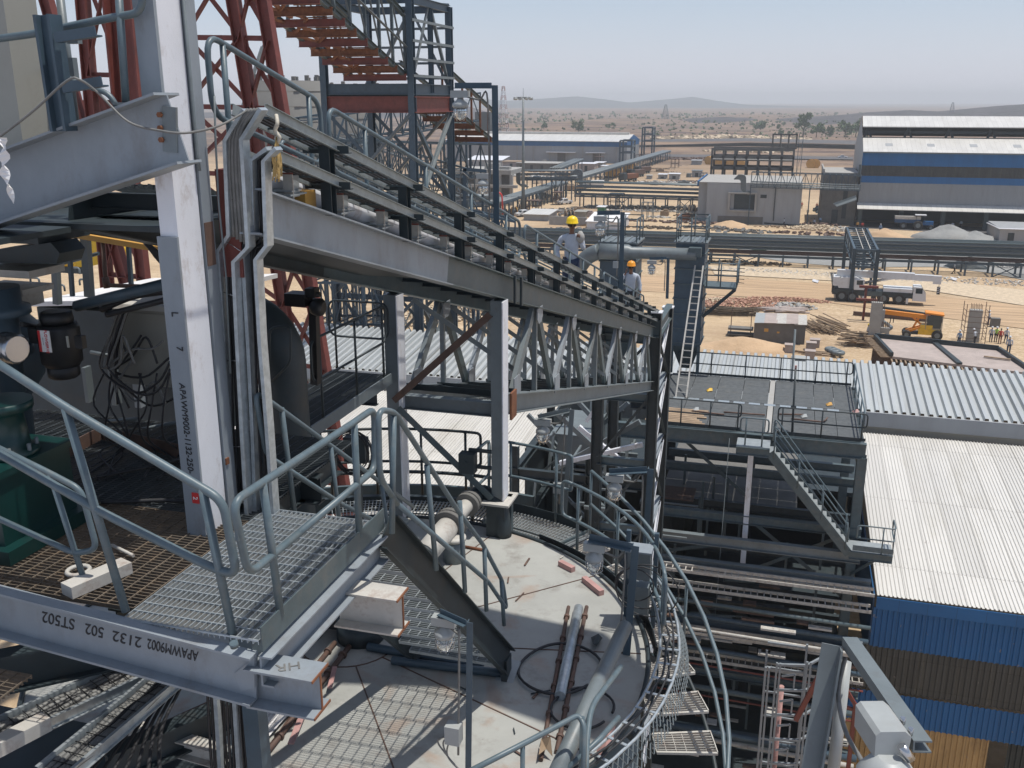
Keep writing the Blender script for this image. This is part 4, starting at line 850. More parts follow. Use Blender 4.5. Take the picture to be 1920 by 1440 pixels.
# control boxes at the rim
t = thing('rim_control_box', 'blue-grey control boxes stacked on a frame at the tank rim behind the lamp post', 'control box', PZ(1195, 1180, -5.8))
p = PZ(1190, 1165, -5.8)
obj('box', MB().cb(p + V(.03, 0, .75), .26, .16, .34).cb(p + V(.03, .02, .3), .24, .16, .36), 'steel', t); obj('frame', MB().bar(p + V(-.12, .1, -.1), p + V(-.12, .1, 1.1), .05).bar(p + V(.2, .1, -.1), p + V(.2, .1, 1.1), .05), 'greyblue', t)
obj('hood', MB().cb(p + V(.03, -.03, .95), .3, .24, .02), 'primer', t)
c = p + V(0, -.15, .55)
for k in range(3): obj('looped_cable', MB().tube([c + V(.22 * (1 + .3 * k) * math.cos(a) + .08 * k, -.05 * k, .2 * (1 + .3 * k) * math.sin(a)) for a in [i * .3 for i in range(22)]], .008, 6), 'cable', t)
# spiral stair treads at the bottom right
t = thing('spiral_stair', 'spiral stair of grating treads winding down outside the tank at the bottom right', 'stair', ring(3.9, -10, -8))
for k in range(17):
    a = 62 - 7 * k; z = -6.02 - .2 * k; q = [ring(3.5, a, z), ring(4.2, a, z), ring(4.2, a - 5.4, z), ring(3.5, a - 5.4, z)]
    b = MB()
    for i in range(9): f = i / 8; b.bar(q[0].lerp(q[3], f), q[1].lerp(q[2], f), .008, .025)
    for i in range(7): f = i / 6; b.bar(q[0].lerp(q[1], f), q[3].lerp(q[2], f), .007, .012)
    b.bar(q[3], q[2], .03, .03).bar(q[1], q[2], .012, .05).bar(q[0], q[1], .03, .03)
    obj('tread', b, 'dirtywhite', t)
for h, r in ((1.05, .026), (.55, .024)):
    obj('stair_rail', MB().tube([ring(4.22, 62 - 7 * k, -6.02 - .2 * k + h) for k in range(17)], r, 10), 'rail', t)
for k in (0, 4, 8, 12): obj('rail_post', MB().tube([ring(4.22, 62 - 7 * k, -6.1 - .2 * k), ring(4.22, 62 - 7 * k, -6.02 - .2 * k + 1.05)], .02, 8), 'rail', t)
obj('stringer', MB().tube([ring(4.2, 62 - 7 * k, -6.1 - .2 * k) for k in range(17)], .03, 4), 'dark', t)
# deck added above the view, its outline shaped to shade part of the tank
t = thing('overhead_shade_deck', 'overhead steel deck above the tank that throws the broad shade on its roof', 'deck', (-.5, 9.4, 3))
obj('deck_plate', MB().poly([(-2.3, 9.6, 3), (-1.36, 10.4, 3), (.5, 10.2, 3), (1.3, 9.4, 3), (1.1, 8.2, 3), (-.1, 8.5, 3), (-.8, 8.7, 3), (-2.2, 8.4, 3)], .1), 'dark', t)
obj('deck_beam', MB().isec((-2.2, 9, 2.8), (1.2, 9, 2.8), .3, .15), 'dark', t)
# ================================================================== lower left under-platform: cable trays
t = thing('lower_gallery', 'shaded lower steel floor below the landing with heavy beams', 'floor', (-5.2, 4.6, -4.6))
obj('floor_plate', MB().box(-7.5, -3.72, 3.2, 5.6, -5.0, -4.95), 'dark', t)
obj('beam', MB().isec(PZ(-40, 1270, -3.9), PZ(330, 1190, -3.9), .3, .14).isec(PZ(200, 1440, -4.5), PZ(450, 1330, -4.5), .25, .14), 'dark', t)
obj('pale_beam', MB().isec(PZ(240, 1370, -4.6), PZ(420, 1420, -4.6), .14, .12), 'dirtywhite', t)
obj('floor_grating', MB().grating(-6.0, -4.42, 3.6, 4.28, -3.5, 'x', .036, .098, .006, .03, .007), 'grating_rust', t)
for k, (a1, a2, a3, lab) in enumerate((((-40, 1418), (270, 1272), 0, 'upper of two galvanised cable trays full of grey cables at the lower left'), ((120, 1462), (346, 1268), .0, 'lower cable tray beside the first one at the lower left'))):
    A, Bv = PZ(*a1, -4.1), PZ(*a2, -4.1); d = (Bv - A).normalized(); n = V(d.y, -d.x, 0)
    t = thing('cable_tray', lab, 'cable tray', A, 'cable trays below the landing')
    w = .26 if k == 0 else .2
    for s in (0, 1): obj('side_rail', MB().csec(A - n * w * s, Bv - n * w * s, .09, .025, .004, U3, -1 if s == 0 else 1), 'galv', t)
    b = MB(); b2 = MB(); random.seed(k)
    for j in range(6):
        o = -n * (w * (j + .6) / 6.4); pts = [A.lerp(Bv, i / 14) + o + V(0, 0, .008 * math.sin(i * 1.3 + j)) + n * .006 * math.sin(i * .8 + j * 2) for i in range(15)]; (b2 if j == 3 else b).tube(spl(pts, 2), .019, 8)
    obj('grey_cables', b, 'cablegrey', t); obj('black_cables', b2, 'cable', t)
    for i in range(12): p = A.lerp(Bv, i / 12); obj('cable_tie', MB().bar(p - n * .02 + V(0, 0, .028), p - n * (w - .02) + V(0, 0, .028), .006, .004), 'black', t)
b = MB()
for k in range(7): b.tube(spl([PZ(150 + 25 * k, 1470, -4.3), PZ(230 + 12 * k, 1370, -4.25), PZ(290 + 8 * k, 1290, -4.2), PZ(330 + 4 * k, 1240, -4.1)], 4), .014, 6)
single('cable_bundle', b, 'cable', 'loose black cables running beside the lower left trays', 'cables')
single('yellowish_timber', MB().bar(PZ(-20, 1408, -4.0), PZ(88, 1352, -4.0), .11, .1), 'dirtywhite', 'pale bound timber at the bottom left corner', 'timber')
t = thing('riser_bundle', 'vertical black cable riser under the coped end of the lettered beam', 'cables', PY(430, 1440, 5.0))
b = MB()
for k in range(12): b.tube(spl(onp([(388 + 6 * k, 1275), (392 + 6 * k + 2 * math.sin(k), 1360), (398 + 6 * k, 1460)], 5.0 + .02 * (k % 3)), 4), .011, 6)
obj('cables', b, 'cable', t)
for px in (405, 440): obj('side_rail', MB().bar(PY(px, 1275, 5.0), PY(px + 12, 1470, 5.0), .03, .05), 'galv', t)
single('support_post', MB().box(*(lambda a: (a.x - .07, a.x + .05, 5.0, 5.12, -5.8, -3.4))(PY(480, 1350, 5.05))), 'greyblue', 'blue-grey post under the corner of the landing', 'post')
# ================================================================== LAMPS on posts
def lampfix(t, p, s=1., d=(0, 0, -1)):
    d = Vector(d)
    b = MB().cb(p + V(0, 0, -.045) * s, .24 * s, .1 * s, .09 * s); f = obj('ballast_box', b, 'lampbody', t)
    q = p + V(0, 0, -.09) * s
    f2 = obj('lamp_head', MB().lathe(q, [(.035 * s, 0), (.05 * s, -.03 * s), (.1 * s, -.07 * s), (.105 * s, -.11 * s), (.085 * s, -.13 * s)], 16), 'lampbody', t)
    obj('glass_globe', MB().lathe(q, [(.078 * s, -.13 * s), (.08 * s, -.2 * s), (.055 * s, -.26 * s), (.015 * s, -.28 * s)], 14), 'clearglass', f2)
    b = MB()
    for k in range(6): a = k * 1.047; b.tube([q + V(.095 * math.cos(a), .095 * math.sin(a), -.12) * s, q + V(.095 * math.cos(a), .095 * math.sin(a), -.21) * s, q + V(.05 * math.cos(a), .05 * math.sin(a), -.29) * s], .004 * s, 4)
    for h in (-.17, -.24): b.tube([q + V(.097 * math.cos(a), .097 * math.sin(a), h) * s for a in [i * .524 for i in range(12)]], .004 * s, 4, True)
    obj('wire_guard', b, 'chrome', f2)
def lamp_post(label, base, top, arm, sec=.06, s=1., m='greyblue', box=True, y=None):
    base, top, arm = Vector(base), Vector(top), Vector(arm)
    t = thing('lamp_post', label, 'lamp', base, 'well-glass lamps on angle posts')
    obj('post', MB().lsec(base, top + V(0, 0, sec / 2), sec, sec * .12, (0, 1, 0)), m, t)
    a = top.lerp(arm, 1.0); obj('arm', MB().lsec(top, arm, sec * .9, sec * .12, U3), m, t)
    hp = top.lerp(arm, .86) + V(0, 0, -sec * .3); lampfix(t, hp, s)
    obj('conduit', MB().tube(spl([base.lerp(top, .2) + V(-.05, -.03, 0), base.lerp(top, .93) + V(-.05, -.03, 0), top.lerp(arm, .35) + V(0, 0, -.14 * s), hp + V(0, 0, -.06)], 6), .012 * s, 6), 'cablegrey', t)
    if box: obj('switch_box', MB().cb(base.lerp(top, .35) + V(-.08, -.06, 0), .12, .1, .16), 'lampbody', t)
    return t
p = PX(922, 372, -4.05); yy = p.y
lamp_post('tall lamp on a dark post fixed to the conveyor handrail, arm to the left', PX(926, 480, -4.02), PX(922, 166, -4.02), PX(855, 166, -4.3) if False else V(*PY(853, 166, PX(922, 166, -4.02).y)), .085, 1.05, 'greyblue', False)
q = PX(1163, 402, -4.02); lamp_post('lamp standing beyond the man in the yellow helmet on the conveyor handrail', PX(1160, 545, -4.02), q, PY(1120, 403, q.y), .11, 1.3, 'greyblue')
q = PY(1250, 486, 32.5); lamp_post('most distant small lamp post at the lower end of the conveyor', PY(1248, 560, 32.5), q, PY(1218, 487, 32.5), .1, 1.3, 'greyblue', False)
q = PY(868, 320, 26); lamp_post('slim lamp with white head seen behind the upper conveyor handrail', PY(868, 420, 26), q, PY(912, 324, 26), .1, 1.5, 'greyblue', False)
q = PY(1068, 772, 12.9); lamp_post('lamp post between the conveyor column and the braced tower', PY(1052, 985, 12.9), q, PY(1010, 785, 12.9), .07, 1.0, 'steel')
q = PY(1214, 884, 12.0); lamp_post('lamp post with arm to the left in front of the braced tower', PY(1196, 1150, 12.0), q, PY(1143, 888, 12.0), .08, 1.0)
q = PY(1184, 1030, 9.2); lamp_post('lamp post on the tank rim holding a caged lamp over the ring walkway', PY(1158, 1345, 9.2), q, PY(1104, 1012, 9.2), .08, .95)
q = PY(875, 1172, 6.2); t = lamp_post('lamp post in front of the stair foot with cables hanging at its base', PY(872, 1470, 6.2), q, PY(826, 1150, 6.3), .05, .8)
q = PY(870, 1400, 6.15)
for k in range(3): obj('looped_cable', MB().tube(spl([q + V(-.03, 0, .1), q + V(-.12 - .05 * k, 0, .02), q + V(-.14, 0, -.12), q + V(-.02, 0, -.25)], 6), .007, 6), 'cablegrey', t)
# large near lamp at the lower right
t = thing('lamp_post', 'big near lamp on a grey angle arm at the lower right with ballast box', 'lamp', W2 if False else ray(1540, 1440) * 5.6, 'well-glass lamps on angle posts')
A, T = ray(1535, 1470) * 5.55, ray(1578, 1212) * 5.5; E_ = ray(1712, 1400) * 4.4
obj('post', MB().lsec(A, T, .11, .012, (0, -1, 0)), 'steel', t); obj('white_pole', MB().cyl(ray(1560, 1470) * 5.6, ray(1585, 1240) * 5.6, .035, n=12), 'lampbody', t)
obj('arm', MB().csec(T + V(0, 0, .03), E_, .06, .085, .008, U3), 'steel', t); obj('gusset', MB().cb(T + V(.06, 0, .02), .1, .02, .05), 'steel', t)
c = ray(1642, 1352) * 4.62; ad = (E_ - T).normalized()
obj('ballast_box', MB().prof(c - ad * .06, c + ad * .24, [(-.08, -.06), (.06, -.08), (.08, .05), (.05, .075), (-.06, .07), (-.08, .05)], U3), 'lampbody', t); obj('cable_gland', MB().cyl(ray(1690, 1398) * 4.35, ray(1708, 1425) * 4.35, .022, n=8), 'chrome', t)
obj('lamp_head', MB().lathe(ray(1664, 1455) * 4.4, [(.14, -.1), (.14, 0), (.1, .06), (.05, .1)], 20), 'lampbody', t)
obj('conduit', MB().tube(spl([ray(1585, 1232) * 5.5, ray(1572, 1300) * 5.45, ray(1585, 1370) * 5.3, ray(1615, 1425) * 5.1, ray(1640, 1470) * 4.9], 6), .013, 8), 'cablegrey', t)
for k in range(2): obj('bolt', MB().cyl(E_ - ad * (.05 + .1 * k) + V(0, 0, .03), E_ - ad * (.05 + .1 * k) + V(0, 0, .07), .013, n=6), 'chrome', t)
# ================================================================== SETTING
def terrain():
    ys = [20, 30, 45, 60, 80, 100, 120, 140, 160, 180, 200, 225, 250, 280, 320, 360, 400, 450, 520, 600, 700, 850, 1000, 1200, 1500, 1900, 2400, 3200, 4500, 7000, 12000]
    mb = MB(); n = 60; vs = []
    for y in ys:
        w = y * 1.3 + 60
        for i in range(n + 1):
            x = -y * .2775 - w + 2 * w * i / n
            amp = 0 if y < 360 else min(1, (y - 360) / 900)
            z = GZ + (noise.noise(V(x * .006, y * .004, 0)) * 9 * amp if y < 3000 else 0)
            if y < 45: z = GZ
            vs.append((x, y, z))
    mb.add(vs, [(j * (n + 1) + i, j * (n + 1) + i + 1, (j + 1) * (n + 1) + i + 1, (j + 1) * (n + 1) + i) for j in range(len(ys) - 1) for i in range(n)], True)
    mb.box(-60, 60, -20, 19.9, GZ - .2, GZ)
    return mb
struct('ground', terrain(), 'sand')
def ridge(name, pts, w, m, base_px, depth, rough, seed=0):
    mb = MB(); n = 160; rows = 10; vs = []
    x0, x1 = pts[0][0], pts[-1][0]
    for i in range(n + 1):
        px = x0 + (x1 - x0) * i / n
        for k in range(len(pts) - 1):
            if pts[k][0] <= px <= pts[k + 1][0]: f = (px - pts[k][0]) / (pts[k + 1][0] - pts[k][0]); py = pts[k][1] * (1 - f) + pts[k + 1][1] * f
        P = ray(px, py) * w; d = Vector((P.x, P.y, 0)).normalized()
        for j in range(rows + 1):
            f = j / rows; s = (f - .55) * depth; h = math.exp(-((f - .55) / .27) ** 2)
            q = P + d * s; z = GZ - 4 + (P.z - GZ + 4) * h + noise.fractal(V(q.x, q.y, seed) * rough, 1, 2.1, 5) * (P.z - GZ + 10) * .1 * h
            vs.append((q.x, q.y, z))
    mb.add(vs, [(i * (rows + 1) + j, (i + 1) * (rows + 1) + j, (i + 1) * (rows + 1) + j + 1, i * (rows + 1) + j + 1) for i in range(n) for j in range(rows)], True)
    struct(name, mb, m)
ridge('hills', [(300, 205), (560, 202), (700, 198), (850, 186), (900, 185), (950, 189), (1000, 186), (1050, 183), (1080, 181), (1120, 185), (1180, 192), (1240, 187), (1300, 181), (1340, 188), (1400, 196), (1500, 199), (1600, 200), (1700, 206), (2200, 210)], 4800, 'hillfar', 230, 1500, .0012)
ridge('hills', [(300, 214), (840, 192), (875, 198), (930, 216), (960, 225), (1040, 232), (1200, 236)], 1900, 'hillnear', 230, 900, .003, 4)
ridge('hills', [(1180, 238), (1300, 222), (1360, 219), (1440, 224), (1500, 219), (1560, 216), (1620, 210), (1700, 206), (1760, 208), (1830, 201), (1920, 195), (2150, 182)], 1500, 'hillnear', 240, 700, .004, 9)
def patch(name, pts, m, dz=.02, sub=1):
    struct(name, MB().poly([PZ(a, b, GZ + dz) for a, b in pts]), m)
patch('gravel_yard', [(1372, 462), (1500, 464), (1700, 470), (1935, 478), (1935, 528), (1860, 512), (1760, 500), (1600, 501), (1480, 492), (1420, 482)], 'gravel', .08)
patch('stony_strip', [(1330, 498), (1560, 503), (1935, 545), (1935, 575), (1700, 538), (1560, 526), (1340, 514)], 'stone', .1)
patch('haul_road', [(1190, 516), (1340, 520), (1560, 532), (1935, 575), (1935, 618), (1560, 568), (1330, 552), (1190, 545)], 'ruts', .06)
patch('railway_bed', [(1190, 262), (1400, 259), (1620, 264), (1935, 268), (1935, 276), (1620, 271), (1400, 265), (1190, 266)], 'coalash', 3.2)
patch('railway_bed', [(1230, 289), (1340, 290), (1600, 294), (1600, 299), (1340, 296), (1230, 293)], 'coalash', .4)
patch('shed_apron', [(1590, 426), (1935, 444), (1935, 430), (1600, 415)], 'coalash', .05)
# ------------------------------------------------------------------ ribbed roofs and sheds
t = thing('long_shed', 'long white deep-ribbed roof with gutter band running behind the truss to the right', 'shed', (-8, 55, GZ))
A, Bv = V(-33, 51.6, -15.8), V(22, 51.6, -15.8); C, D = V(22, 59, -15.0), V(-33, 59, -15.0)
obj('roof', MB().corr(A, Bv, C, D, 125, .2, 'deep'), 'roofpanel', t)
obj('gutter_band', MB().box(-33, 22, 51.45, 51.58, -16.5, -15.72), 'wallgrey', t); obj('wall', MB().box(-33, 22, 51.6, 51.8, -17.2, -15.9).box(-33, 22, 58.6, 58.8, GZ, -15.2), 'beige', t)
t = thing('ribbed_shed', 'right hand shed with white ribbed roof over a blue and tan striped wall', 'shed', (12, 43, GZ))
obj('roof', MB().corr((4.2, 34.9, -17.8), (22, 34.9, -17.8), (22, 51.2, -16.8), (4.2, 51.2, -16.8), 118, .045, 'trap'), 'roofwhite', t)
def wallstrip(x0, x1, z0, z1, m, y=35.0, n=None): obj('wall_sheeting', MB().corr((x0, y, z0), (x1, y, z0), (x1, y, z1), (x0, y, z1), n or int((x1 - x0) / .2), .05, 'trap'), m, t)
obj('eave_trim', MB().box(4.2, 22, 34.86, 34.9, -18.35, -17.86), 'blue', t)
wallstrip(4.15, 22, -20.0, -18.35, 'blue'); wallstrip(3.3, 22, -21.9, -20.0, 'translucent', 35.06); wallstrip(3.3, 22, -23.3, -21.95, 'blue', 35.0); wallstrip(3.3, 8.8, -28, -23.3, 'tan', 35.05)
wallstrip(9.6, 22, -28, -23.3, 'dark', 35.6); obj('side_wall', MB().box(4.1, 4.16, 35.1, 51, -21, -17.9), 'bluedeep', t)
t = thing('ribbed_shed', 'left white ribbed roof seen under the truss beside the conveyor column', 'shed', (-20, 43, GZ))
obj('roof', MB().corr((-31, 30.0, -18.1), (-9.3, 30.0, -18.1), (-9.3, 51.2, -16.8), (-31, 51.2, -16.8), 130, .045, 'trap'), 'roofwhite', t)
obj('wall', MB().box(-31, -9.4, 30.2, 30.3, GZ, -18.2).box(-9.5, -9.35, 30.2, 51, GZ, -18.0), 'wallgrey', t)
# ------------------------------------------------------------------ platform building in the middle right
t = thing('steel_platform_building', 'open dark steel-framed building topped by a wide grating platform with handrails', 'platform building', (-.5, 39, GZ))
b = MB()
for x0, x1 in ((-4.7, -.35), (-.1, 3.1)):
    for i in range(4):
        for j in range(6): a = x0 + (x1 - x0) * i / 4; c = 35.6 + 7.4 * j / 6; b.box(a + .01, x0 + (x1 - x0) * (i + 1) / 4 - .01, c + .01, 35.6 + 7.4 * (j + 1) / 6 - .01, -12.05, -12.0 - .003 * ((i * 3 + j) % 3))
obj('deck_grating', b, 'deckgrate', t)
obj('centre_strip', MB().box(-.33, -.12, 35.6, 43, -12.04, -11.99), 'concrete', t)
b = MB(); random.seed(2)
for k in range(11): x = -4.2 + .62 * k; b.box(x, x + .45, 39.0, 39.25, -11.994, -11.988)
obj('worn_patch', b, 'galv', t)
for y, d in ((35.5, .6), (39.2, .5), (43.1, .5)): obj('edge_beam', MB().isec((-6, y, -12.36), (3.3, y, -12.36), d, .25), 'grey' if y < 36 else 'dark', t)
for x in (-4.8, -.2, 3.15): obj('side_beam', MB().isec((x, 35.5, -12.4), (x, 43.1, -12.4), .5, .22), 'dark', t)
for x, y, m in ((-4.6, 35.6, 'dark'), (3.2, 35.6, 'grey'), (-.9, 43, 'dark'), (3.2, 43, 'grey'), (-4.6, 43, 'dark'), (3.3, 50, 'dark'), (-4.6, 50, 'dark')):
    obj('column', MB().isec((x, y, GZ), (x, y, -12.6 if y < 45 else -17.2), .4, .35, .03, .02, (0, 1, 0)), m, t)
obj('hanger_column', MB().isec((-.78, 35.55, -18), (-.78, 35.55, -12.6), .22, .2, .02, .02, (0, 1, 0)), 'white', t)
for z, yy, m, dd in ((-15.6, 35.5, 'grey', .35), (-16.3, 34.75, 'steel', .4), (-17.25, 34.7, 'steel', .22), (-17.65, 34.7, 'dirtywhite', .18), (-19.8, 34.6, 'greyblue', .3), (-21.9, 34.5, 'grey', .3), (-24.6, 34.4, 'grey', .35)):
    obj('floor_beam', MB().isec((-4.6, yy, z), (3.45 if z > -17 else 3.9, yy, z), dd, .25), m, t)
for z, yy in ((-14.8, 38.5), (-16.4, 38.6), (-18.6, 39), (-21, 38.5), (-23.5, 38.2), (-15.5, 42), (-18.2, 42.5), (-21.5, 42), (-24.5, 41)):
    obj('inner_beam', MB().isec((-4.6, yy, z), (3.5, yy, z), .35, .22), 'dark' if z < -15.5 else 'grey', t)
for a, b_ in (((-.7, 35.7, -15.7), (3.1, 35.7, -18.6)), ((-.6, 35.7, -18.0), (3.0, 35.7, -15.9)), ((-4.5, 35.7, -17.7), (-.8, 35.7, -16.7)), ((-4.4, 38.4, -13), (-.8, 38.4, -16)), ((-4.4, 35.6, -17.7), (-2.0, 35.6, -20))):
    obj('brace', MB().lsec(a, b_, .14, .02), 'grey', t)
obj('shade_slab', MB().box(-9.2, 4.0, 43.2, 51.3, -17.3, -17.1), 'dark', t); obj('side_wall', MB().box(-9.3, -9.2, 34, 51, GZ, -13), 'dark', t)  # slab and side wall added to keep daylight out of the pit
obj('back_wall', MB().box(-9.2, 4.0, 50.8, 51, GZ, -13.2 - 4), 'dark', t)  # dark back wall added to close off the pit
obj('lower_floor', MB().box(-4.6, 1.2, 39, 47, -16.75, -16.6), 'concrete_dark', t); obj('lower_floor', MB().box(-3.6, 3.8, 39.5, 48, -20.6, -20.45), 'dark', t)  # deeper floor coloured darker for the shade in the pit
obj('ground_slab', MB().box(-9.2, 4.2, 30, 51, GZ + .01, GZ + .1), 'dark', t)  # dark slab colour stands in for shade at the pit bottom
b = MB()
for k in range(9): b.box(-4.9 + .05 * (k % 3), -2.6 - .12 * (k % 4), 35.7 + .21 * k, 35.88 + .21 * k, -11.985, -11.95)
obj('plank_floor', b, 'wood', t)
obj('plank_stage', MB().box(-4.3, -2.9, 36.2, 37.5, -15.4, -15.34), 'rustpipe', t)  # rusty brown plank stage below the platform
b = MB()
for i in range(5): b.box(-4.4, -2.7, 36.1 + .3 * i, 36.2 + .3 * i, -16.1, -16.05)
obj('stage_grating', b, 'grating', t)
for k, (z, yy) in enumerate(((-17.4, 33.9), (-18.3, 34.3), (-20.0, 33.9), (-21.3, 34.2))):
    b = MB()
    for s in (0, .5): b.box(-4.5, 4.0, yy + s, yy + s + .04, z, z + .12)
    for i in range(34): b.box(-4.4 + .25 * i, -4.36 + .25 * i, yy, yy + .5, z + .02, z + .05)
    obj('cable_ladder', b, 'dirtywhite', t)
for k, (z, yy, r, m) in enumerate(((-18.6, 34.0, .08, 'grey'), (-19.3, 34.2, .1, 'greyblue'), (-19.6, 33.7, .06, 'dirtywhite'), (-20.6, 34.0, .1, 'greyblue'), (-21.3, 34.0, .04, 'redox'), (-22.2, 33.8, .12, 'grey'), (-22.8, 34.2, .04, 'redox'), (-24.0, 33.6, .15, 'greyblue'), (-24.8, 34.2, .1, 'dirtywhite'))):
    obj('pipe', MB().tube([V(-4.6, yy, z), V(4.0, yy, z - .12)], r, 10), m, t)
random.seed(9)
for k in range(46): x = random.uniform(-4.4, 3.6); y = random.uniform(33.2, 34.6) if k % 4 else random.uniform(36, 40); z = random.choice((-19.1, -20.4, -21.8, -22.6, -23.9, -25.3, -26.8)); obj('floor_plate', MB().box(x, min(4.1, x + random.uniform(.3, 1.6)), y, y + random.uniform(.1, .5), z, z + .08), 'dirtywhite' if k % 3 else 'rustpipe', t)
for k in range(26): x = random.uniform(-4.5, 4); y = random.uniform(36, 41); z = random.uniform(-27, -17); obj('inner_stud', MB().box(x, x + .1, y, y + .1, z, z + random.uniform(1, 3)), 'grey', t)
for k in range(14): x = random.uniform(-4.5, 2); y = random.uniform(36, 40); z = random.uniform(-26, -17); obj('pipe', MB().cyl((x, y, z), (x + random.uniform(1, 3), y + .3, z - .05), random.uniform(.04, .12), n=8), 'grey', t)
obj('drop_wire', MB().tube([V(-1.6, 35.1, -12.2), V(-1.75, 35.1, -26)], .012, 4), 'steel', t)
G1 = 'handrails round the wide platform'
handrail('handrail on the front edge of the wide platform left of the stair', V(-4.6, 35.55, -12), V(-1.25, 35.55, -12), [0, .33, .66, .97], 1.05, .5, .028, m='dark', kick='dark', group=G1)
handrail('handrail on the front edge of the wide platform right of the stair', V(.1, 35.55, -12), V(3.25, 35.55, -12), [.05, .5, .95], 1.05, .5, .028, m='dark', kick='dark', group=G1)
handrail('handrail on the back edge of the wide platform', V(-4.5, 43, -12), V(3.1, 43, -12), [.02, .2, .4, .6, .8, .97], 1.05, .5, .028, m='dark', kick='dark', group=G1)
handrail('handrail on the right edge of the wide platform', V(3.15, 35.7, -12), V(3.15, 43, -12), [.05, .25, .5, .75, .95], 1.05, .5, .028, m='rail', group=G1)
handrail('pale handrail hoop at the head of the outside stair', V(-1.2, 34.4, -12.15), V(-.2, 34.4, -12.15), [.2, .8], 1.05, .5, .03, group=G1)
t = thing('outside_stair', 'grey steel stair descending right from the wide platform to a small landing', 'stair', (1.4, 34.7, -16))
a, b_ = V(-.1, 0, -12.35), V(3.0, 0, -16.0)
for yy in (34.3, 35.15):
    o = V(0, yy, 0); obj('stringer', MB().csec(a + o, b_ + o, .32, .08, .02, U3, 1).isec(V(-1.3, yy, -12.35), V(-.1, yy, -12.35), .3, .12).isec(V(3.0, yy, -16.0), V(4.5, yy, -16.0), .3, .12), 'grey', t)
for k in range(17): p = a.lerp(b_, (k + .5) / 17); obj('tread', MB().box(p.x - .12, p.x + .12, 34.35, 35.1, p.z + .08, p.z + .11), 'grating', t)
obj('landing_plate', MB().box(-1.3, -.1, 34.3, 35.2, -12.2, -12.16), 'grating', t); obj('landing_plate', MB().box(3.0, 4.5, 34.3, 35.2, -15.86, -15.82), 'grating', t)
for yy, m in ((34.3, 'rail'), (35.15, 'rail')):
    o = V(0, yy, 0); b = MB()
    b.tube(fil([a + o + V(.1, 0, .5), a + o + V(.1, 0, 1.1), b_ + o + V(-.1, 0, 1.1), b_ + o + V(-.1, 0, .5)], .2), .028, 8); b.tube([a + o + V(.1, 0, .6), b_ + o + V(-.1, 0, .6)], .024, 8)
    obj('rail', b, m, t)
    for k in range(4): p = a.lerp(b_, .05 + .3 * k) + o; obj('post', MB().tube([p, p + V(0, 0, 1.08)], .026, 8), m, t)
obj('landing_rail', MB().tube(fil([V(3.2, 34.3, -15.3), V(3.2, 34.3, -14.8), V(4.5, 34.3, -14.8), V(4.5, 35.2, -14.8), V(4.5, 35.2, -15.3), V(4.5, 34.3, -15.3), V(3.2, 34.3, -15.3)], .12), .028, 8).tube([V(4.1, 34.3, -15.85), V(4.1, 34.3, -14.8)], .025, 8).tube([V(4.5, 34.5, -15.85), V(4.5, 34.5, -14.8)], .025, 8).box(3.1, 4.5, 34.28, 34.3, -15.8, -15.6), 'rail', t)
obj('support_bracket', MB().lsec((3.2, 35.4, -17.4), (4.2, 34.6, -16.1), .1, .02), 'grey', t)
for k, (x, y, rz, l) in enumerate(((-2.6, 37.2, -.1, 1.3), (-1.2, 37.5, .05, 1.6), (1.2, 37.3, -.05, 1.2), (1.9, 37.6, 1.3, .5), (.6, 37.9, .2, 1.0))):
    single('loose_pipe', MB().cyl((x - l / 2 * math.cos(rz), y - l / 2 * math.sin(rz), -11.93), (x + l / 2 * math.cos(rz), y + l / 2 * math.sin(rz), -11.93), .035, n=6), 'rustpipe', ['short rusty tube lying on the left part of the wide platform', 'long rusty tube lying near the middle of the wide platform', 'rusty tube lying right of the stair head', 'short upright-looking tube piece near the right handrail', 'thin tube behind the middle mast'][k], 'pipe', 'loose tubes on the wide platform')
for k, (x, y, m) in enumerate(((-2.9, 40.3, 'yellow'), (2.0, 39.6, 'ochre'), (3.0, 38.9, 'pink'), (1.0, 37.7, 'lampbody'), (-3.2, 37.4, 'lampbody'))):
    single('debris_piece', MB().add([(x, y, -11.97), (x + .22, y + .1, -11.95), (x + .18, y + .35, -11.9), (x - .05, y + .25, -11.97), (x + .08, y + .15, -11.85)], [(0, 1, 4), (1, 2, 4), (2, 3, 4), (3, 0, 4)]), m, ['yellow rag on the wide platform', 'tan scrap on the right half of the wide platform', 'pink and white paper by the right handrail', 'small white box by the middle mast', 'small white scrap at the left on the platform'][k], 'debris', 'scraps on the wide platform')
t = thing('slim_mast', 'slim dark mast with clamp box standing at the front of the wide platform', 'mast', (.9, 35.9, -12))
b0 = PY(1485, 812, 35.8); b1 = PY(1492, 690, 36.5)
obj('pole', MB().tube([b0, b1], .04, 8), 'dark', t); obj('clamp', MB().cb(b0.lerp(b1, .4), .2, .12, .1), 'dark', t); obj('tip_lamp', MB().cb(b1, .08, .08, .2), 'pink', t)
t = thing('floodlight_pole', 'thin grey pole with a tilted lamp behind the wide platform', 'mast', PZ(1488, 720, -15))
b0 = PY(1487, 706, 47); b1 = PY(1491, 618, 47)
obj('pole', MB().tube([V(b0.x, 47, -17), b1], .05, 8), 'steel', t); obj('lamp_head', MB().cb(b0.lerp(b1, .4) + V(.3, 0, 0), .5, .3, .12, 0, .4), 'lampbody', t)
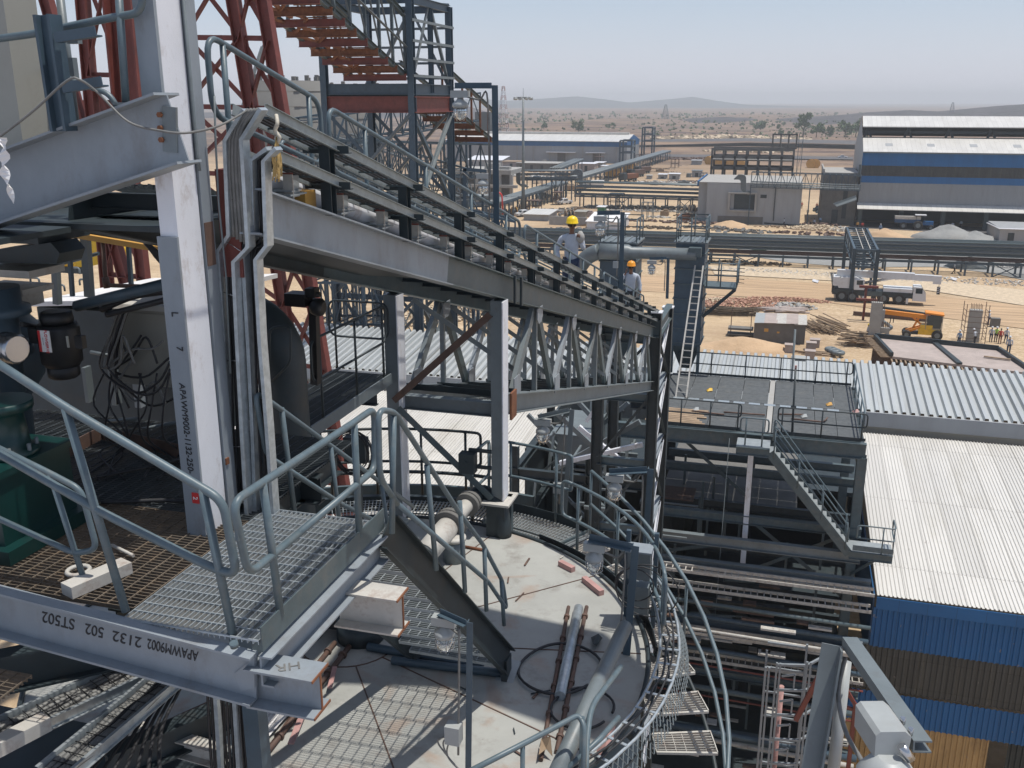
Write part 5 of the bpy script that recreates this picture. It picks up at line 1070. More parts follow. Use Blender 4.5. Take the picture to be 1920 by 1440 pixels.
# ------------------------------------------------------------------ light steel lattice at the bottom right
t = thing('lattice_stack', 'light grey bracketed steel lattice with an orange pipe inside at the bottom right', 'steel frame', (0, 32, GZ))
xs = [PY(1432, 1300, 32).x, PY(1452, 1300, 32).x, PY(1508, 1300, 32).x]
zt = [PY(1432, 1250, 32).z, PY(1440, 1240, 32).z, PY(1508, 1240, 32).z]
for x, z in zip(xs, zt):
    for dx in (0, .12): obj('upright', MB().bar((x + dx, 32, GZ), (x + dx, 32, z), .07), 'primer', t)
obj('upright', MB().bar((xs[2], 33.2, GZ), (xs[2], 33.2, zt[2]), .08), 'primer', t); obj('upright', MB().bar((xs[0], 33.2, GZ), (xs[0], 33.2, zt[2] - .5), .08), 'primer', t)
for k in range(6):
    z = zt[2] - .15 - 1.05 * k
    obj('tie', MB().bar((xs[1], 32, z - .15), (xs[2], 32, z), .08).bar((xs[2], 32, z), (xs[2] + .8, 33.2, z - .1), .08).bar((xs[0], 33.2, z), (xs[2], 33.2, z), .07), 'primer', t)
    obj('bracket', MB().bar((xs[1] + .2, 32, z - .6), (xs[1] + .65, 32, z - .45), .06).bar((xs[1] + .65, 32, z - .45), (xs[1] + .65, 32, z - 1.0), .06), 'primer', t)
obj('orange_pipe', MB().cyl((xs[1] + .25, 32.8, GZ), (xs[1] + .25, 32.8, zt[0] - 1.2), .1, n=12), 'pink', t)
single('red_pipe_piece', MB().bar(PY(1550, 1240, 31), PY(1492, 1350, 31), .16), 'redox', 'red oxide strut leaning beside the light lattice', 'strut', 'red oxide pieces by the big lamp')
single('red_pipe_piece', MB().bar(PY(1582, 1285, 31), PY(1604, 1322, 31), .12).bar(PY(1604, 1320, 31), PY(1588, 1460, 31), .14).bar(PY(1574, 1322, 31), PY(1606, 1332, 31), .1), 'redox', 'bent red oxide frame right of the big lamp post', 'strut', 'red oxide pieces by the big lamp')
# ------------------------------------------------------------------ filter units
def filt(label, x0, x1, y0, y1, zt, zb, extra):
    t = thing('filter_unit', label, 'filter unit', ((x0 + x1) / 2, (y0 + y1) / 2, zb), 'ribbed filter units')
    b = MB().box(x0, x1, y0, y1, zb, zt)
    obj('casing', b, 'greyblue', t); b = MB(); k = 0; z = zb + .1
    while z < zt: b.box(x0 - .05, x1 + .05, y0 - .05, y1 + .05, z, z + .05); z += .68
    obj('stiffener_ribs', b, 'grey', t)
    b = MB().box(x0 - .1, x1 + .1, y0 - .1, y1 + .1, zt, zt + .06)
    for i in range(5): x = x0 + (x1 - x0) * (i + .5) / 5; b.box(x - .04, x + .04, y0 - .14, y1 + .14, zt + .06, zt + .1)
    obj('top_plate', b, 'steel', t)
    b = MB(); P = [(x0, y0), (x1, y0), (x1, y1), (x0, y1)]
    for h in (.55, 1.1): b.tube([V(x, y, zt + h) for x, y in P], .035, 6, True)
    for i in range(4):
        for f in (0, .5): x = P[i][0] * (1 - f) + P[(i + 1) % 4][0] * f; y = P[i][1] * (1 - f) + P[(i + 1) % 4][1] * f; b.tube([V(x, y, zt + .06), V(x, y, zt + 1.1)], .03, 6)
    obj('top_handrail', b, 'rail', t)
    obj('cone', MB().add([(x0, y0, zb), (x1, y0, zb), (x1, y1, zb), (x0, y1, zb), ((x0 + x1) / 2 - .25, (y0 + y1) / 2 - .2, zb - 1.2), ((x0 + x1) / 2 + .25, (y0 + y1) / 2 - .2, zb - 1.2), ((x0 + x1) / 2 + .25, (y0 + y1) / 2 + .2, zb - 1.2), ((x0 + x1) / 2 - .25, (y0 + y1) / 2 + .2, zb - 1.2)], [(0, 1, 5, 4), (1, 2, 6, 5), (2, 3, 7, 6), (3, 0, 4, 7), (4, 5, 6, 7)]), 'grey', t)
    return t
t = filt('tall ribbed blue-grey filter box with a ladder leaning on it', -4.83, -3.55, 43, 44.6, -6.02, -10.7, 1)
for x, y in ((-4.8, 43.05), (-3.6, 43.05)): obj('leg', MB().bar((x, y, -12), (x, y, -10.7), .14), 'grey', t)
obj('side_platform', MB().box(-3.5, -2.1, 43, 44.4, -8.0, -7.9), 'grey', t)
obj('platform_brace', MB().bar((-2.15, 43.05, -8.0), (-3.5, 43.05, -9.3), .14), 'dark', t)
b = MB()
for h in (.5, 1.05): b.tube([V(-3.5, 43, -7.9 + h), V(-2.1, 43, -7.9 + h), V(-2.1, 44.4, -7.9 + h), V(-3.5, 44.4, -7.9 + h)], .03, 6)
for x, y in ((-3.4, 43), (-2.8, 43), (-2.1, 43), (-2.1, 43.7), (-2.1, 44.4), (-3, 44.4)): b.tube([V(x, y, -7.9), V(x, y, -6.85)], .03, 6)
obj('platform_rail', b, 'rail', t)
b = MB()
for k in range(6): b.bar((-2.1, 43.4 + .02 * k, -6.95 - .16 * k), (-1.8, 43.4, -6.95 - .16 * k), .025)
obj('stub_bars', b, 'dark', t)
t2 = filt('shorter ribbed filter box behind the working men joined to the round pipe', -8.25, -6.6, 43, 44.8, -6.15, -10.5, 0)
single('round_duct', MB().tube(spl([V(-9.7, 43.6, -9.3), V(-9.5, 43.4, -7.9), V(-8.9, 43.0, -6.9), V(-8.2, 42.8, -6.5)], 5), .36, 16).tube([V(-8.2, 42.7, -6.5), V(-6.9, 42.7, -6.5), V(-6.75, 42.7, -6.5), V(-3.9, 42.7, -6.45)], [.36, .36, .27, .27], 16), 'steel', 'fat grey duct bending up and running level between the two filter boxes', 'duct')
single('flat_hood', MB().cb((-3.95, 42.7, -6.35), .55, .5, .4), 'grey', 'flat box where the level duct enters the tall filter box', 'hood')
a0, a1 = V(-3.95, 39.7, -12), V(-3.45, 43, -6.5)
p0, p1 = PZ(1277, 745, -12.0), PY(1311, 498, 42.9)
t = thing('leaning_ladder', 'long pale ladder leaning from the wide platform against the tall filter box', 'ladder', p0)
for s in (-.22, .22): obj('ladder_rail', MB().bar(p0 + V(s, 0, 0), p1 + V(s * .8, 0, 0), .06), 'dirtywhite', t)
for k in range(19): p = p0.lerp(p1, (k + .7) / 19.5); obj('rung', MB().bar(p - V(.22, 0, 0), p + V(.22, 0, 0), .035), 'dirtywhite', t)
single('cowl', MB().lathe((-5.25, 42.6, -11.3), [(.32, 0), (.22, .4), (.05, .75)], 14, (.3, .1, 1)).tube([V(-4.9, 42.6, -12), V(-4.9, 42.6, -10.9)], .05, 6), 'steel', 'grey conical cowl beside the foot of the leaning ladder', 'cowl')
for k, (x0, x1, y0, y1, z0, z1) in enumerate(((-6.5, -4.9, 40, 43, -13.4, -11.9), (-8.0, -6.7, 34, 37, -13.4, -12.3))):
    single('steel_casing', MB().box(x0, x1, y0, y1, z0, z1).box(x0 - .05, x1 + .05, y0 - .05, y1 + .05, z1, z1 + .05), 'steel', ['grey boxed casing beside the foot of the leaning ladder', 'grey boxed casing seen through the far end of the truss'][k], 'casing')
random.seed(21); TANG = []
for k in range(70):
    x = random.uniform(-9.3, -5.4); y = random.uniform(31, 40); z = random.uniform(-18, -12); l = random.uniform(.6, 2.6); d = random.choice((V(1, 0, 0), V(0, 1, 0), V(.7, 0, .7), V(-.7, 0, .7), V(0, .3, 1)))
    TANG.append(MB().bar((x, y, z), V(x, y, z) + d * l, random.choice((.08, .12, .16))))
t = thing('steel_tangle', 'crowded crossing steelwork between the tank and the braced tower', 'steelwork', (-7.5, 35, GZ))
for b in TANG: obj('member', b, 'steel', t)
b = MB()
for x in (-9, -6.2):
    for y in (31.5, 37): b.isec((x, y, GZ), (x, y, -12), .3, .26, .02, .02, (1, 0, 0))
for z in (-13, -15.5, -18, -21): b.isec((-9.2, 31.5, z), (-3.9, 31.5, z), .35, .2); b.isec((-9, 31.5, z), (-9, 37, z), .3, .2); b.isec((-6.2, 31.5, z), (-6.2, 37, z), .3, .2)
obj('main_frame', b, 'dark', t)
obj('x_brace', MB().bar(PY(1040, 770, 30.5), PY(1180, 900, 30.5), .16).bar(PY(1040, 880, 30.6), PY(1200, 790, 30.6), .16), 'steel', t)
obj('white_brace', MB().bar(PY(1050, 868, 29), PY(1205, 833, 29), .14).bar(PY(1085, 800, 29.1), PY(1185, 880, 29.1), .14).bar(PY(1120, 760, 29.2), PY(1100, 790, 29.2), .12), 'white', t)
obj('deck', MB().box(-9.0, -5.4, 31.6, 37, -18.2, -18.1), 'dark', t)
# ------------------------------------------------------------------ white conveyor tail / dark box in truss end
# ------------------------------------------------------------------ red trestle, gallery, junction house
def trestle(label, legs, y, w, bottom, xb, hz_, m='redox', ext=1):
    t = thing('trestle', label, 'trestle', PY(*legs[0][1], y), 'red oxide trestles')
    L = []
    for a, b_ in legs:
        A, Bv = PY(*a, y), PY(*b_, y); d = (Bv - A); e = A + d * ((bottom - A.z) / d.z); L.append((A, e)); obj('leg', MB().isec(A, e, w, w * .8, w * .1, w * .1, (1, 0, 0)), m, t)
    for i, j, n in xb:
        (a, a2), (b_, b2) = L[i], L[j]
        for k in range(n):
            f, g = k / n * ext, (k + 1) / n * ext; p, q, r, s = a.lerp(a2, f), b_.lerp(b2, f), a.lerp(a2, g), b_.lerp(b2, g)
            obj('brace', MB().lsec(p, s, w * .4, w * .06), m, t); obj('brace', MB().lsec(q, r, w * .4, w * .06), m, t); obj('tie', MB().lsec(r, s, w * .4, w * .06), m, t)
    return t
trestle('red oxide lattice trestle between the white column and the gallery', [((428, -60), (487, 300)), ((484, -60), (550, 340)), ((346, -60), (352, 300))], 31, .42, GZ, [(0, 1, 14), (2, 0, 14)], [])
trestle('heavy dark red trestle behind the cable bracket', [((205, -60), (232, 185)), ((150, -60), (172, 195)), ((100, -200), (-120, 420)), ((70, -60), (262, 620))], 22, .3, GZ, [(0, 1, 12)], [])
single('red_column', MB().isec(PY(228, -40, 20), PY(262, 330, 20), .75, .55, .05, .04, (1, 0, 0)), 'redox', 'thick red oxide column behind the handrail post at the upper left', 'column')
single('red_beam', MB().isec(PY(40, 201, 23), PY(215, 200, 23), .35, .2), 'redox', 'level red oxide beam low between the bracket post and the red column', 'steel beam')
t = thing('conveyor_gallery', 'rusty underside and grey truss of the inclined gallery entering from the top', 'gallery', (-19.3, 30, 2))
def gz(y): return 1.15 + .31 * (44 - y)
for x in (-20.7, -17.9):
    obj('bottom_chord', MB().isec((x, 44, gz(44)), (x, 12, gz(12)), .22, .2), 'grey', t); obj('top_chord', MB().isec((x, 44, gz(44) + 2.7), (x, 12, gz(12) + 2.7), .22, .2), 'grey', t)
    obj('middle_rail', MB().lsec((x + .1, 44, gz(44) + 1.2), (x + .1, 12, gz(12) + 1.2), .12, .02), 'steel', t)
    b = MB()
    for k in range(22): y = 44 - 1.45 * k; b.bar((x, y, gz(y)), (x, y, gz(y) + 2.7), .12)
    obj('verticals', b, 'grey', t)
    b = MB()
    for k in range(21): y = 44 - 1.45 * k; b.lsec((x, y, gz(y) + .1), (x, y - 1.45, gz(y - 1.45) + 2.6), .09, .012)
    obj('diagonals', b, 'steel', t)
for k in range(30):
    y = 43.6 - 1.05 * k; obj('cross_beam', MB().isec((-20.9, y, gz(y) - .2), (-17.7, y, gz(y) - .2), .3, .16), 'rust' if k % 2 else 'redox', t)
b = MB(); random.seed(4)
for k in range(18):
    y = 43.4 - 1.6 * k
    for s in range(8): yy = y - .2 * s - .1; b.box(-19.6 + random.uniform(-.4, .4), -17.9, yy - .05, yy + .04, gz(yy) - .02, gz(yy) + .02)
    b.bar((-20.7, y, gz(y) - .15), (-19.2, y - 1.6, gz(y - 1.6) - .15), .1); b.bar((-19.2, y, gz(y) - .15), (-20.7, y - 1.6, gz(y - 1.6) - .15), .1); b.bar((-19.9, y, gz(y) - .1), (-19.9, y - 1.3, gz(y - 1.3) - .1), .16, .1)
obj('deck_planks', b, 'rust', t)
t = thing('junction_tower', 'blue-grey open frame transfer house on a tall braced tower with a red beam', 'tower', (-19.7, 46.5, GZ))
X0, X1, Ya, Yb = -22.1, -17.6, 44, 49.3
for x, y in ((X0, Ya), (X1, Ya), (X1, Yb), (X0, Yb)): obj('column', MB().isec((x, y, GZ), (x, y, 4.6), .35, .3, .03, .02, (0, 1, 0)), 'greyblue', t)
obj('column', MB().isec((X1, 46.6, .4), (X1, 46.6, 4.3), .25, .2), 'greyblue', t)
for z, m, d in ((4.5, 'greyblue', .35), (.55, 'greyblue', .5)):
    for a, b_ in (((X0, Ya), (X1, Ya)), ((X1, Ya), (X1, Yb)), ((X0, Yb), (X1, Yb)), ((X0, Ya), (X0, Yb))): obj('floor_beam', MB().isec((*a, z), (*b_, z), d, .2), m, t)
for a, b_ in (((X0, Ya), (X1, Ya)), ((X1, Ya), (X1, Yb)), ((X0, Yb), (X1, Yb))): obj('red_beam', MB().isec((*a, -.15), (*b_, -.15), .75, .3), 'redox', t)
for z in (3.6, 2.7, 1.9, 1.15): obj('wall_purlin', MB().csec((X1 + .2, Ya - .2, z), (X1 + .2, Yb + .2, z), .12, .06, .01), 'steel', t); obj('wall_purlin', MB().csec((X0 - .2, Yb + .1, z), (X1, Yb + .1, z), .12, .06, .01), 'steel', t)
obj('deck', MB().box(X0, X1, Ya + .2, Yb, .2, .3), 'dark', t)
obj('roof_beams', MB().bar((X0, Ya, 4.8), (X1, Yb, 4.7), .12).bar((X0, 46, 4.7), (X1, 46, 4.7), .2), 'greyblue', t)
for a, b_ in (((X1, 44.2, .8), (X1, 46.5, 4.3)), ((X1, 46.8, 4.3), (X1, 49.2, .8)), ((X0 + .2, Yb, .8), (-19.8, Yb, 4.3)), ((-19.6, Yb, 4.3), (X1 - .2, Yb, .8))): obj('brace', MB().lsec(a, b_, .14, .02), 'steel', t)
lz = [-.6, -5.2, -9.5, -14, -19, -24]
for k in range(5):
    for a, b_ in (((X0, Ya), (X1, Ya)), ((X1, Ya), (X1, Yb)), ((X0, Yb), (X1, Yb))):
        z, z2 = lz[k], lz[k + 1]
        obj('brace', MB().lsec((*a, z), (*b_, z2), .18, .02), 'greyblue', t); obj('brace', MB().lsec((*b_, z), (*a, z2), .18, .02), 'steel', t); obj('tie', MB().isec((*a, z2), (*b_, z2), .25, .15), 'greyblue', t)
t = thing('conveyor_gallery', 'rusty gallery dropping away beyond the transfer house', 'gallery', (-19, 62, -3))
def g2(y): return .2 - .27 * (y - 49.3)
for x in (-20.4, -18.2):
    for h in (0, 1.8): obj('chord', MB().isec((x, 49.4, g2(49.4) + h), (x, 59.5, g2(59.5) + h), .2, .18), 'grey', t)
for k in range(6): y = 49.8 + 1.6 * k; obj('cross_beam', MB().isec((-20.6, y, g2(y) - .15), (-18, y, g2(y) - .15), .3, .16).bar((-18.2, y, g2(y)), (-18.2, y, g2(y) + 1.8), .1), 'rust', t)
# the transfer house, its gallery and the gallery beyond stand behind the long roof: their measured distance is 1.42 times the first estimate
for o in list(bpy.data.objects):
    if o.type == 'EMPTY' and (o.name.startswith('junction_tower') or o.name.startswith('conveyor_gallery')):
        base = o.location.copy(); nb_ = base * 1.42; nb_.z = max(GZ, nb_.z)
        for c in kids(o):
            for v in c.data.vertices: w = (v.co + base) * 1.42; w.z = max(GZ, w.z); v.co = w - nb_
        o.location = nb_
# generic lattice bridge
def lattice(name, label, A, Bv, w, h, n, m, legs=(), cat='pipe bridge', group=None, legm=None, pipes=0):
    A, Bv = Vector(A), Vector(Bv); d = Bv - A; sd = Vector((-d.y, d.x, 0)).normalized() * w / 2; up = V(0, 0, h)
    t = thing(name, label, cat, (A + Bv) / 2, group); b = MB()
    for s in (-1, 1):
        for k in (0, 1): b.bar(A + sd * s + up * k, Bv + sd * s + up * k, .16)
        for i in range(n + 1): p = A.lerp(Bv, i / n) + sd * s; b.bar(p, p + up, .1)
        for i in range(n):
            p, q = A.lerp(Bv, i / n) + sd * s, A.lerp(Bv, (i + 1) / n) + sd * s
            b.bar(p + (up if i % 2 else V(0, 0, 0)), q + (V(0, 0, 0) if i % 2 else up), .08)
    for i in range(n + 1): p = A.lerp(Bv, i / n); b.bar(p - sd, p + sd, .1); b.bar(p - sd + up, p + sd + up, .1)
    obj('truss', b, m, t)
    if pipes:
        b = MB()
        for k in range(pipes): o = sd * (-.8 + 1.6 * k / max(1, pipes - 1)) + V(0, 0, .3 + .25 * (k % 3) * h / 2); b.tube([A + o, Bv + o], .11, 6)
        obj('pipes', b, 'steel', t)
    for f in legs:
        p = A.lerp(Bv, f); b = MB()
        for s in (-1, 1): b.bar(p + sd * s, V((p + sd * s).x, (p + sd * s).y, GZ), .2)
        zz = p.z
        while zz > GZ + 4: b.bar(p * 1 + sd + V(0, 0, zz - p.z), V(p.x, p.y, zz - 4) - sd, .08); b.bar(p - sd + V(0, 0, zz - p.z), V(p.x, p.y, zz - 4) + sd, .08); zz -= 4
        obj('support_leg', b, legm or m, t)
    return t
GL = 'lattice bridges behind the conveyor'
lattice('lattice_bridge', 'blue-grey lattice conveyor bridge crossing in front of the silos', PY(560, 285, 75), PY(880, 225, 95), 3, 2.6, 16, 'greyblue', (.2, .55, .9), group=GL)
lattice('lattice_bridge', 'lower blue-grey lattice bridge behind the conveyor handrails', PY(580, 330, 70), PY(900, 330, 84), 3, 2.8, 16, 'greyblue', (.1, .4, .7, .95), group=GL)
lattice('lattice_bridge', 'grey lattice bridge sloping down toward the ground behind the transfer tower', PY(640, 300, 88), PY(870, 375, 80), 2.6, 2.4, 14, 'steel', (.15, .5, .85), group=GL)
lattice('lattice_bridge', 'lowest lattice bridge seen between the cable trays', PY(600, 400, 60), PY(960, 470, 66), 2.4, 2.2, 14, 'greyblue', (.2, .5, .8), group=GL)
lattice('braced_tower', 'blue braced frame standing under the conveyor left of the support columns', PY(600, 600, 62), PY(740, 600, 62), 3, 3, 6, 'greyblue', (0, .5, 1), group=GL)
mat('siloc', (.15, .147, .138), .9, 0, .12, .15, 0, 1, (.15, .14, .12), .5, .1)
# silos
for k, (px, w, top, r, lab) in enumerate(((540, 200, 152, 7.2, 'left round concrete silo behind the red trestle'), (655, 235, 164, 7.5, 'right concrete silo half hidden by the transfer tower'))):
    P = ray(px, top) * w; t = thing('silo', lab, 'silo', (P.x, P.y, GZ), 'concrete silos')
    obj('shell', MB().lathe((P.x, P.y, GZ), [(r, 0), (r, P.z - GZ)], 40), 'siloc', t)
    b = MB()
    for i in range(14): a = i * .449; b.cb((P.x + r * .9 * math.cos(a), P.y + r * .9 * math.sin(a), P.z + .4), .8, .5, .8 + .5 * (i % 3))
    obj('roof_edge', b, 'siloc', t)
    b = MB()
    for z in range(int(GZ) + 3, int(P.z), 3): b.tube([V(P.x + (r + .02) * math.cos(a), P.y + (r + .02) * math.sin(a), z) for a in [i * .1571 for i in range(40)]], .05, 4, True)
    obj('pour_joints', b, 'concrete_dark', t)
single('tower_crane', MB().bar(ray(452, 210) * 300, ray(492, 88) * 300, .9).bar(ray(492, 88) * 300, ray(500, 75) * 300, .6), 'steel', 'thin pale crane jib leaning up beside the silos', 'crane')
single('tower_crane', MB().bar(ray(497, 150) * 300, ray(490, 118) * 300, .7), 'pink', 'small red crane tip on the left silo', 'crane')
# ------------------------------------------------------------------ far sheds
t = thing('striped_warehouse', 'far low warehouse with white roof and blue stripe under the hills', 'warehouse', (-118, 470, GZ))
x0, x1 = -165, -76; ya, yr, yb = 455, 474, 492
obj('roof', MB().poly([(x0, ya - 1, -17.9), (x1, ya - 1, -17.9), (x1, yr, -15.2), (x0, yr, -15.2)], .2).poly([(x1, yb, -17.9), (x0, yb, -17.9), (x0, yr, -15.2), (x1, yr, -15.2)], .2), 'roofwhite', t)
obj('roof_vent', MB().box(x0, x1 - 2, yr - 1.2, yr + 1.2, -15.2, -14.4), 'roofwhite', t)
obj('blue_band', MB().box(x0, x1, ya, ya + .3, -20.3, -18.1).add([(x1 + .02, ya, -20.3), (x1 + .02, yb, -20.3), (x1 + .02, yb, -18), (x1 + .02, yr, -15.3), (x1 + .02, ya, -18)], [(0, 1, 2, 3, 4)]), 'blue', t)
obj('wall', MB().box(x0, x1 - .1, ya + .05, ya + .25, GZ, -20.3).box(x1 - .3, x1, ya + .3, yb, GZ, -20.3), 'wallgrey', t)
for k in range(11): obj('downpipe', MB().box(x0 + 4 + 8 * k, x0 + 4.4 + 8 * k, ya - .25, ya - .02, GZ, -20.3), 'concrete', t)
for a, b_ in ((-114, -100), (-95, -86)): obj('canopy', MB().box(a, b_, ya - 2.5, ya, -23.2, -22.9), 'white', t)
for a, b_ in ((-109, -105), (-92, -88)): obj('door', MB().box(a, b_, ya - .06, ya - .01, GZ, -23.4), 'concrete_dark', t)
t = thing('striped_factory_shed', 'large factory shed with white roofs, two blue stripes and an open dark ground floor', 'factory shed', (40, 260, GZ))
x0, x1 = 14.6, 85; y = 240
obj('wall_band', MB().box(x0, x1, y, y + .3, -14.15, -11.2), 'blue', t); obj('wall_band', MB().box(x0 + .05, x1, y, y + .3, -18.0, -16.5), 'blue', t)
obj('translucent_band', MB().corr((x0, y + .1, -16.5), (x1, y + .1, -16.5), (x1, y + .1, -14.15), (x0, y + .1, -14.15), 200, .1, 'trap'), 'translucent', t)
obj('grey_band', MB().corr((x0, y + .1, -22.7), (x1, y + .1, -22.7), (x1, y + .1, -18.0), (x0, y + .1, -18.0), 200, .1, 'trap'), 'wallgrey', t)
obj('canopy', MB().poly([(x0 - .2, y - 3, -23.7), (x1, y - 3, -23.7), (x1, y + .2, -22.6), (x0 - .2, y + .2, -22.6)], .15), 'roofwhite', t)
obj('front_roof', MB().poly([(x0, y - .2, -11.1), (x1, y - .2, -11.1), (x1, 249, -8.3), (x0 + .2, 249, -8.3)], .2), 'roofwhite', t)
for k in range(8): obj('roof_light', MB().box(0, 0, 0, 0, 0, 0) if False else MB().poly([(x0 + 5 + 9 * k, 243.6, -9.92), (x0 + 6.6 + 9 * k, 243.6, -9.92), (x0 + 6.6 + 9 * k, 245.4, -9.36), (x0 + 5 + 9 * k, 245.4, -9.36)]), 'wallgrey', t)
obj('top_roof', MB().poly([(x0, 250, -5.7), (x1, 250, -5.7), (x1, 258, -3.4), (x0 + .2, 258, -3.4)], .2).poly([(x0, 266, -5.7), (x1, 266, -5.7), (x1, 258, -3.5), (x0, 258, -3.5)], .1), 'roofwhite', t)
obj('monitor_beam', MB().box(x0, x1, 251, 251.4, -7.3, -6.7).box(x0, x1, 249.1, 249.4, -8.5, -8.1).box(x0, x1, 265, 265.3, -8.3, -5.8), 'dark', t)
for k in range(9): x = x0 + .5 + 9 * k; obj('monitor_frame', MB().bar((x, 250.9, -8.3), (x + .8, 250.9, -5.9), .5).bar((x + 1.6, 250.9, -8.3), (x + .8, 250.9, -5.9), .5), 'dark', t)
obj('end_wall', MB().add([(x0 + .02, y + .3, -22.7), (x0 + .02, 276, GZ), (x0 + .02, 276, -11), (x0 + .02, 258, -3.6), (x0 + .02, y + .3, -11.2)], [(0, 1, 2, 3, 4)]).box(x0 - .1, x0, 243, 275, -27, -20), 'wallgrey', t)
for k in range(9): obj('ground_column', MB().box(x0 + .3 + 9 * k, x0 + 1.2 + 9 * k, y + .3, y + 1.2, GZ, -22.7), 'grey', t)
obj('interior', MB().box(x0 + .2, x1, 253, 253.2, GZ, -11.3).box(x0 + .2, x1, y + .5, 253, -22.5, -22.3), 'dark', t)
obj('eave_gutter', MB().box(x0, x1, y - .45, y - .2, -11.35, -11.05), 'steel', t)
obj('end_ladder', MB().box(x0 - .6, x0 - .1, y - .1, y + .5, -16.8, -14), 'grey', t)
single('tilted_canopy', MB().poly([PY(1562, 381, 236), PY(1605, 366, 236), PY(1606, 374, 232), PY(1569, 387, 232)], .2), 'steel', 'pale blue tilted canopy sheet at the left corner of the factory shed', 'canopy')
t = thing('annex_building', 'dark concrete annex with pale flat roof left of the factory shed', 'building', (5, 250, GZ))
q = PY(1552, 310, 262); obj('wall', MB().box(6.4, 14.3, 241, 262, GZ, -16.2), 'concrete_dark', t); obj('flat_roof', MB().box(6.8, 14.2, 241.4, 261.6, -16.15, -16.0), 'concrete', t)
obj('parapet', MB().box(6.3, 6.6, 241, 262, -16.2, -15.2), 'concrete', t); obj('opening', MB().box(9, 10.4, 240.9, 240.98, -27.6, -24.5).box(11.2, 12.2, 240.9, 240.98, -26.5, -20), 'dark', t)
t = thing('grey_building', 'plain grey rendered building with one framed window and a dark doorway', 'building', (-8, 240, GZ))
obj('wall', MB().box(-19.8, 1.9, 236, 246, GZ, -18.6).box(-22, -19.9, 238, 246, GZ, -18.6), 'wallgrey', t); obj('flat_roof', MB().box(-21.8, 1.8, 236.1, 262, -18.55, -18.4), 'concrete', t)
f = obj('window', MB().box(-14.8, -14.3, 235.2, 236, -25, -20.6).box(-8.6, -8.2, 235.2, 236, -25, -20.6).box(-14.3, -8.6, 235.2, 236, -20.9, -20.6).box(-14.3, -8.6, 235.2, 236, -25, -24.7), 'concrete', t)
obj('pane', MB().box(-13.4, -8.7, 235.9, 235.98, -24.5, -21), 'dark', f)
obj('doorway', MB().box(-17, -6.5, 235.9, 235.98, GZ, -26.2), 'concrete_dark', t); obj('small_window', MB().box(-7.4, -6, 235.9, 235.98, -21.8, -21), 'dark', t)
obj('blue_edge', MB().box(-22.4, -22, 237.9, 262, -19.4, -18.3), 'blue', t); obj('downpipe', MB().box(-4.2, -4, 235.8, 235.95, -27, -19), 'dark', t)
t = thing('open_frame_building', 'dark unfinished concrete frame with square bays behind the grey building', 'building', (-10, 270, GZ))
b = MB()
for i in range(8):
    x = -22 + 3.0 * i; b.box(x, x + .5, 268, 268.5, GZ, -12.6); b.box(x, x + .5, 276, 276.5, GZ, -12.6)
for z in (-12.6, -14.6, -17.4): b.box(-22, -.5, 268, 268.5, z, z + .7); b.box(-22, -.5, 276, 276.5, z, z + .7)
obj('frame', b, 'concrete_dark', t); obj('floor_slab', MB().box(-22, -.5, 268.5, 276, -15.2, -14.9).box(-22, -.5, 268.6, 276, -17.6, -17.4), 'concrete_dark', t)
b = MB()
for i in range(4): b.box(-6.5 + 2 * i, -6.1 + 2 * i, 268, 268.4, -12, -8.3)
b.box(-6.5, -.1, 268, 268.4, -8.5, -8.1)
obj('upper_frame', b, 'concrete_dark', t); obj('scaffold', MB().box(.2, .35, 267, 267.1, GZ, -8).box(1.2, 1.35, 267, 267.1, GZ, -9).bar((.2, 267, -20), (1.3, 267, -9), .08), 'steel', t)
# concrete frame building at left mid
t = thing('open_frame_building', 'low unfinished concrete building with dark openings behind the floodlight mast', 'building', (-70, 250, GZ))
q0, q1 = PY(852, 330, 262), PY(958, 330, 262)
obj('slab', MB().box(q0.x, q1.x, 262, 276, -19.6, -18.4).box(q0.x, q1.x + 2, 261, 262, -23.2, -22.4), 'concrete', t); b = MB()
for i in range(6): x = q0.x + (q1.x - q0.x) * i / 5; b.box(x - .4, x + .4, 262, 263, GZ, -19.6)
obj('pillars', b, 'concrete', t); obj('infill', MB().box(q0.x, q1.x, 264, 264.3, GZ, -19.6), 'concrete_dark', t); obj('roof_clutter', MB().box(q0.x + 8, q0.x + 12, 265, 268, -18.4, -16.8).box(q1.x - 4, q1.x - 1, 264, 266, -18.4, -17.6), 'concrete', t)
def hut(label, px0, px1, pyb, pyt, m, roof, depth=8, group='small site buildings', openings=True, cat='site hut', slope=.0):
    a, b_ = PZ(px0, pyb, GZ), PZ(px1, pyb, GZ); y = (a.y + b_.y) / 2; x0, x1 = PY(px0, pyb, y).x, PY(px1, pyb, y).x; z = PY((px0 + px1) / 2, pyt, y).z
    t = thing('site_hut', label, cat, ((x0 + x1) / 2, y + depth / 2, GZ), group); obj('wall', MB().box(x0, x1, y, y + depth, GZ, z), m, t)
    obj('roof', MB().poly([(x0 - .3, y - .4, z + .05), (x1 + .3, y - .4, z + .05), (x1 + .3, y + depth + .3, z + .1 + slope), (x0 - .3, y + depth + .3, z + .1 + slope)], .12), roof, t)
    if openings:
        n = max(1, int((x1 - x0) / 4)); b = MB()
        for i in range(n): x = x0 + (x1 - x0) * (i + .5) / n; b.box(x - .6, x + .6, y - .04, y - .005, GZ + .3, z - .8)
        obj('doorway', b, 'dark', t)
    return t
hut('long site shed with white sloping roof left of the mast', 876, 941, 312, 300, 'wallgrey', 'white', 12, slope=1.2)
hut('brown gabled shed beside the white roofed shed', 942, 975, 318, 303, 'plywood', 'wood', 8)
hut('two storey open frame behind the mast with white roofs', 968, 1045, 320, 306, 'concrete_dark', 'concrete', 12)
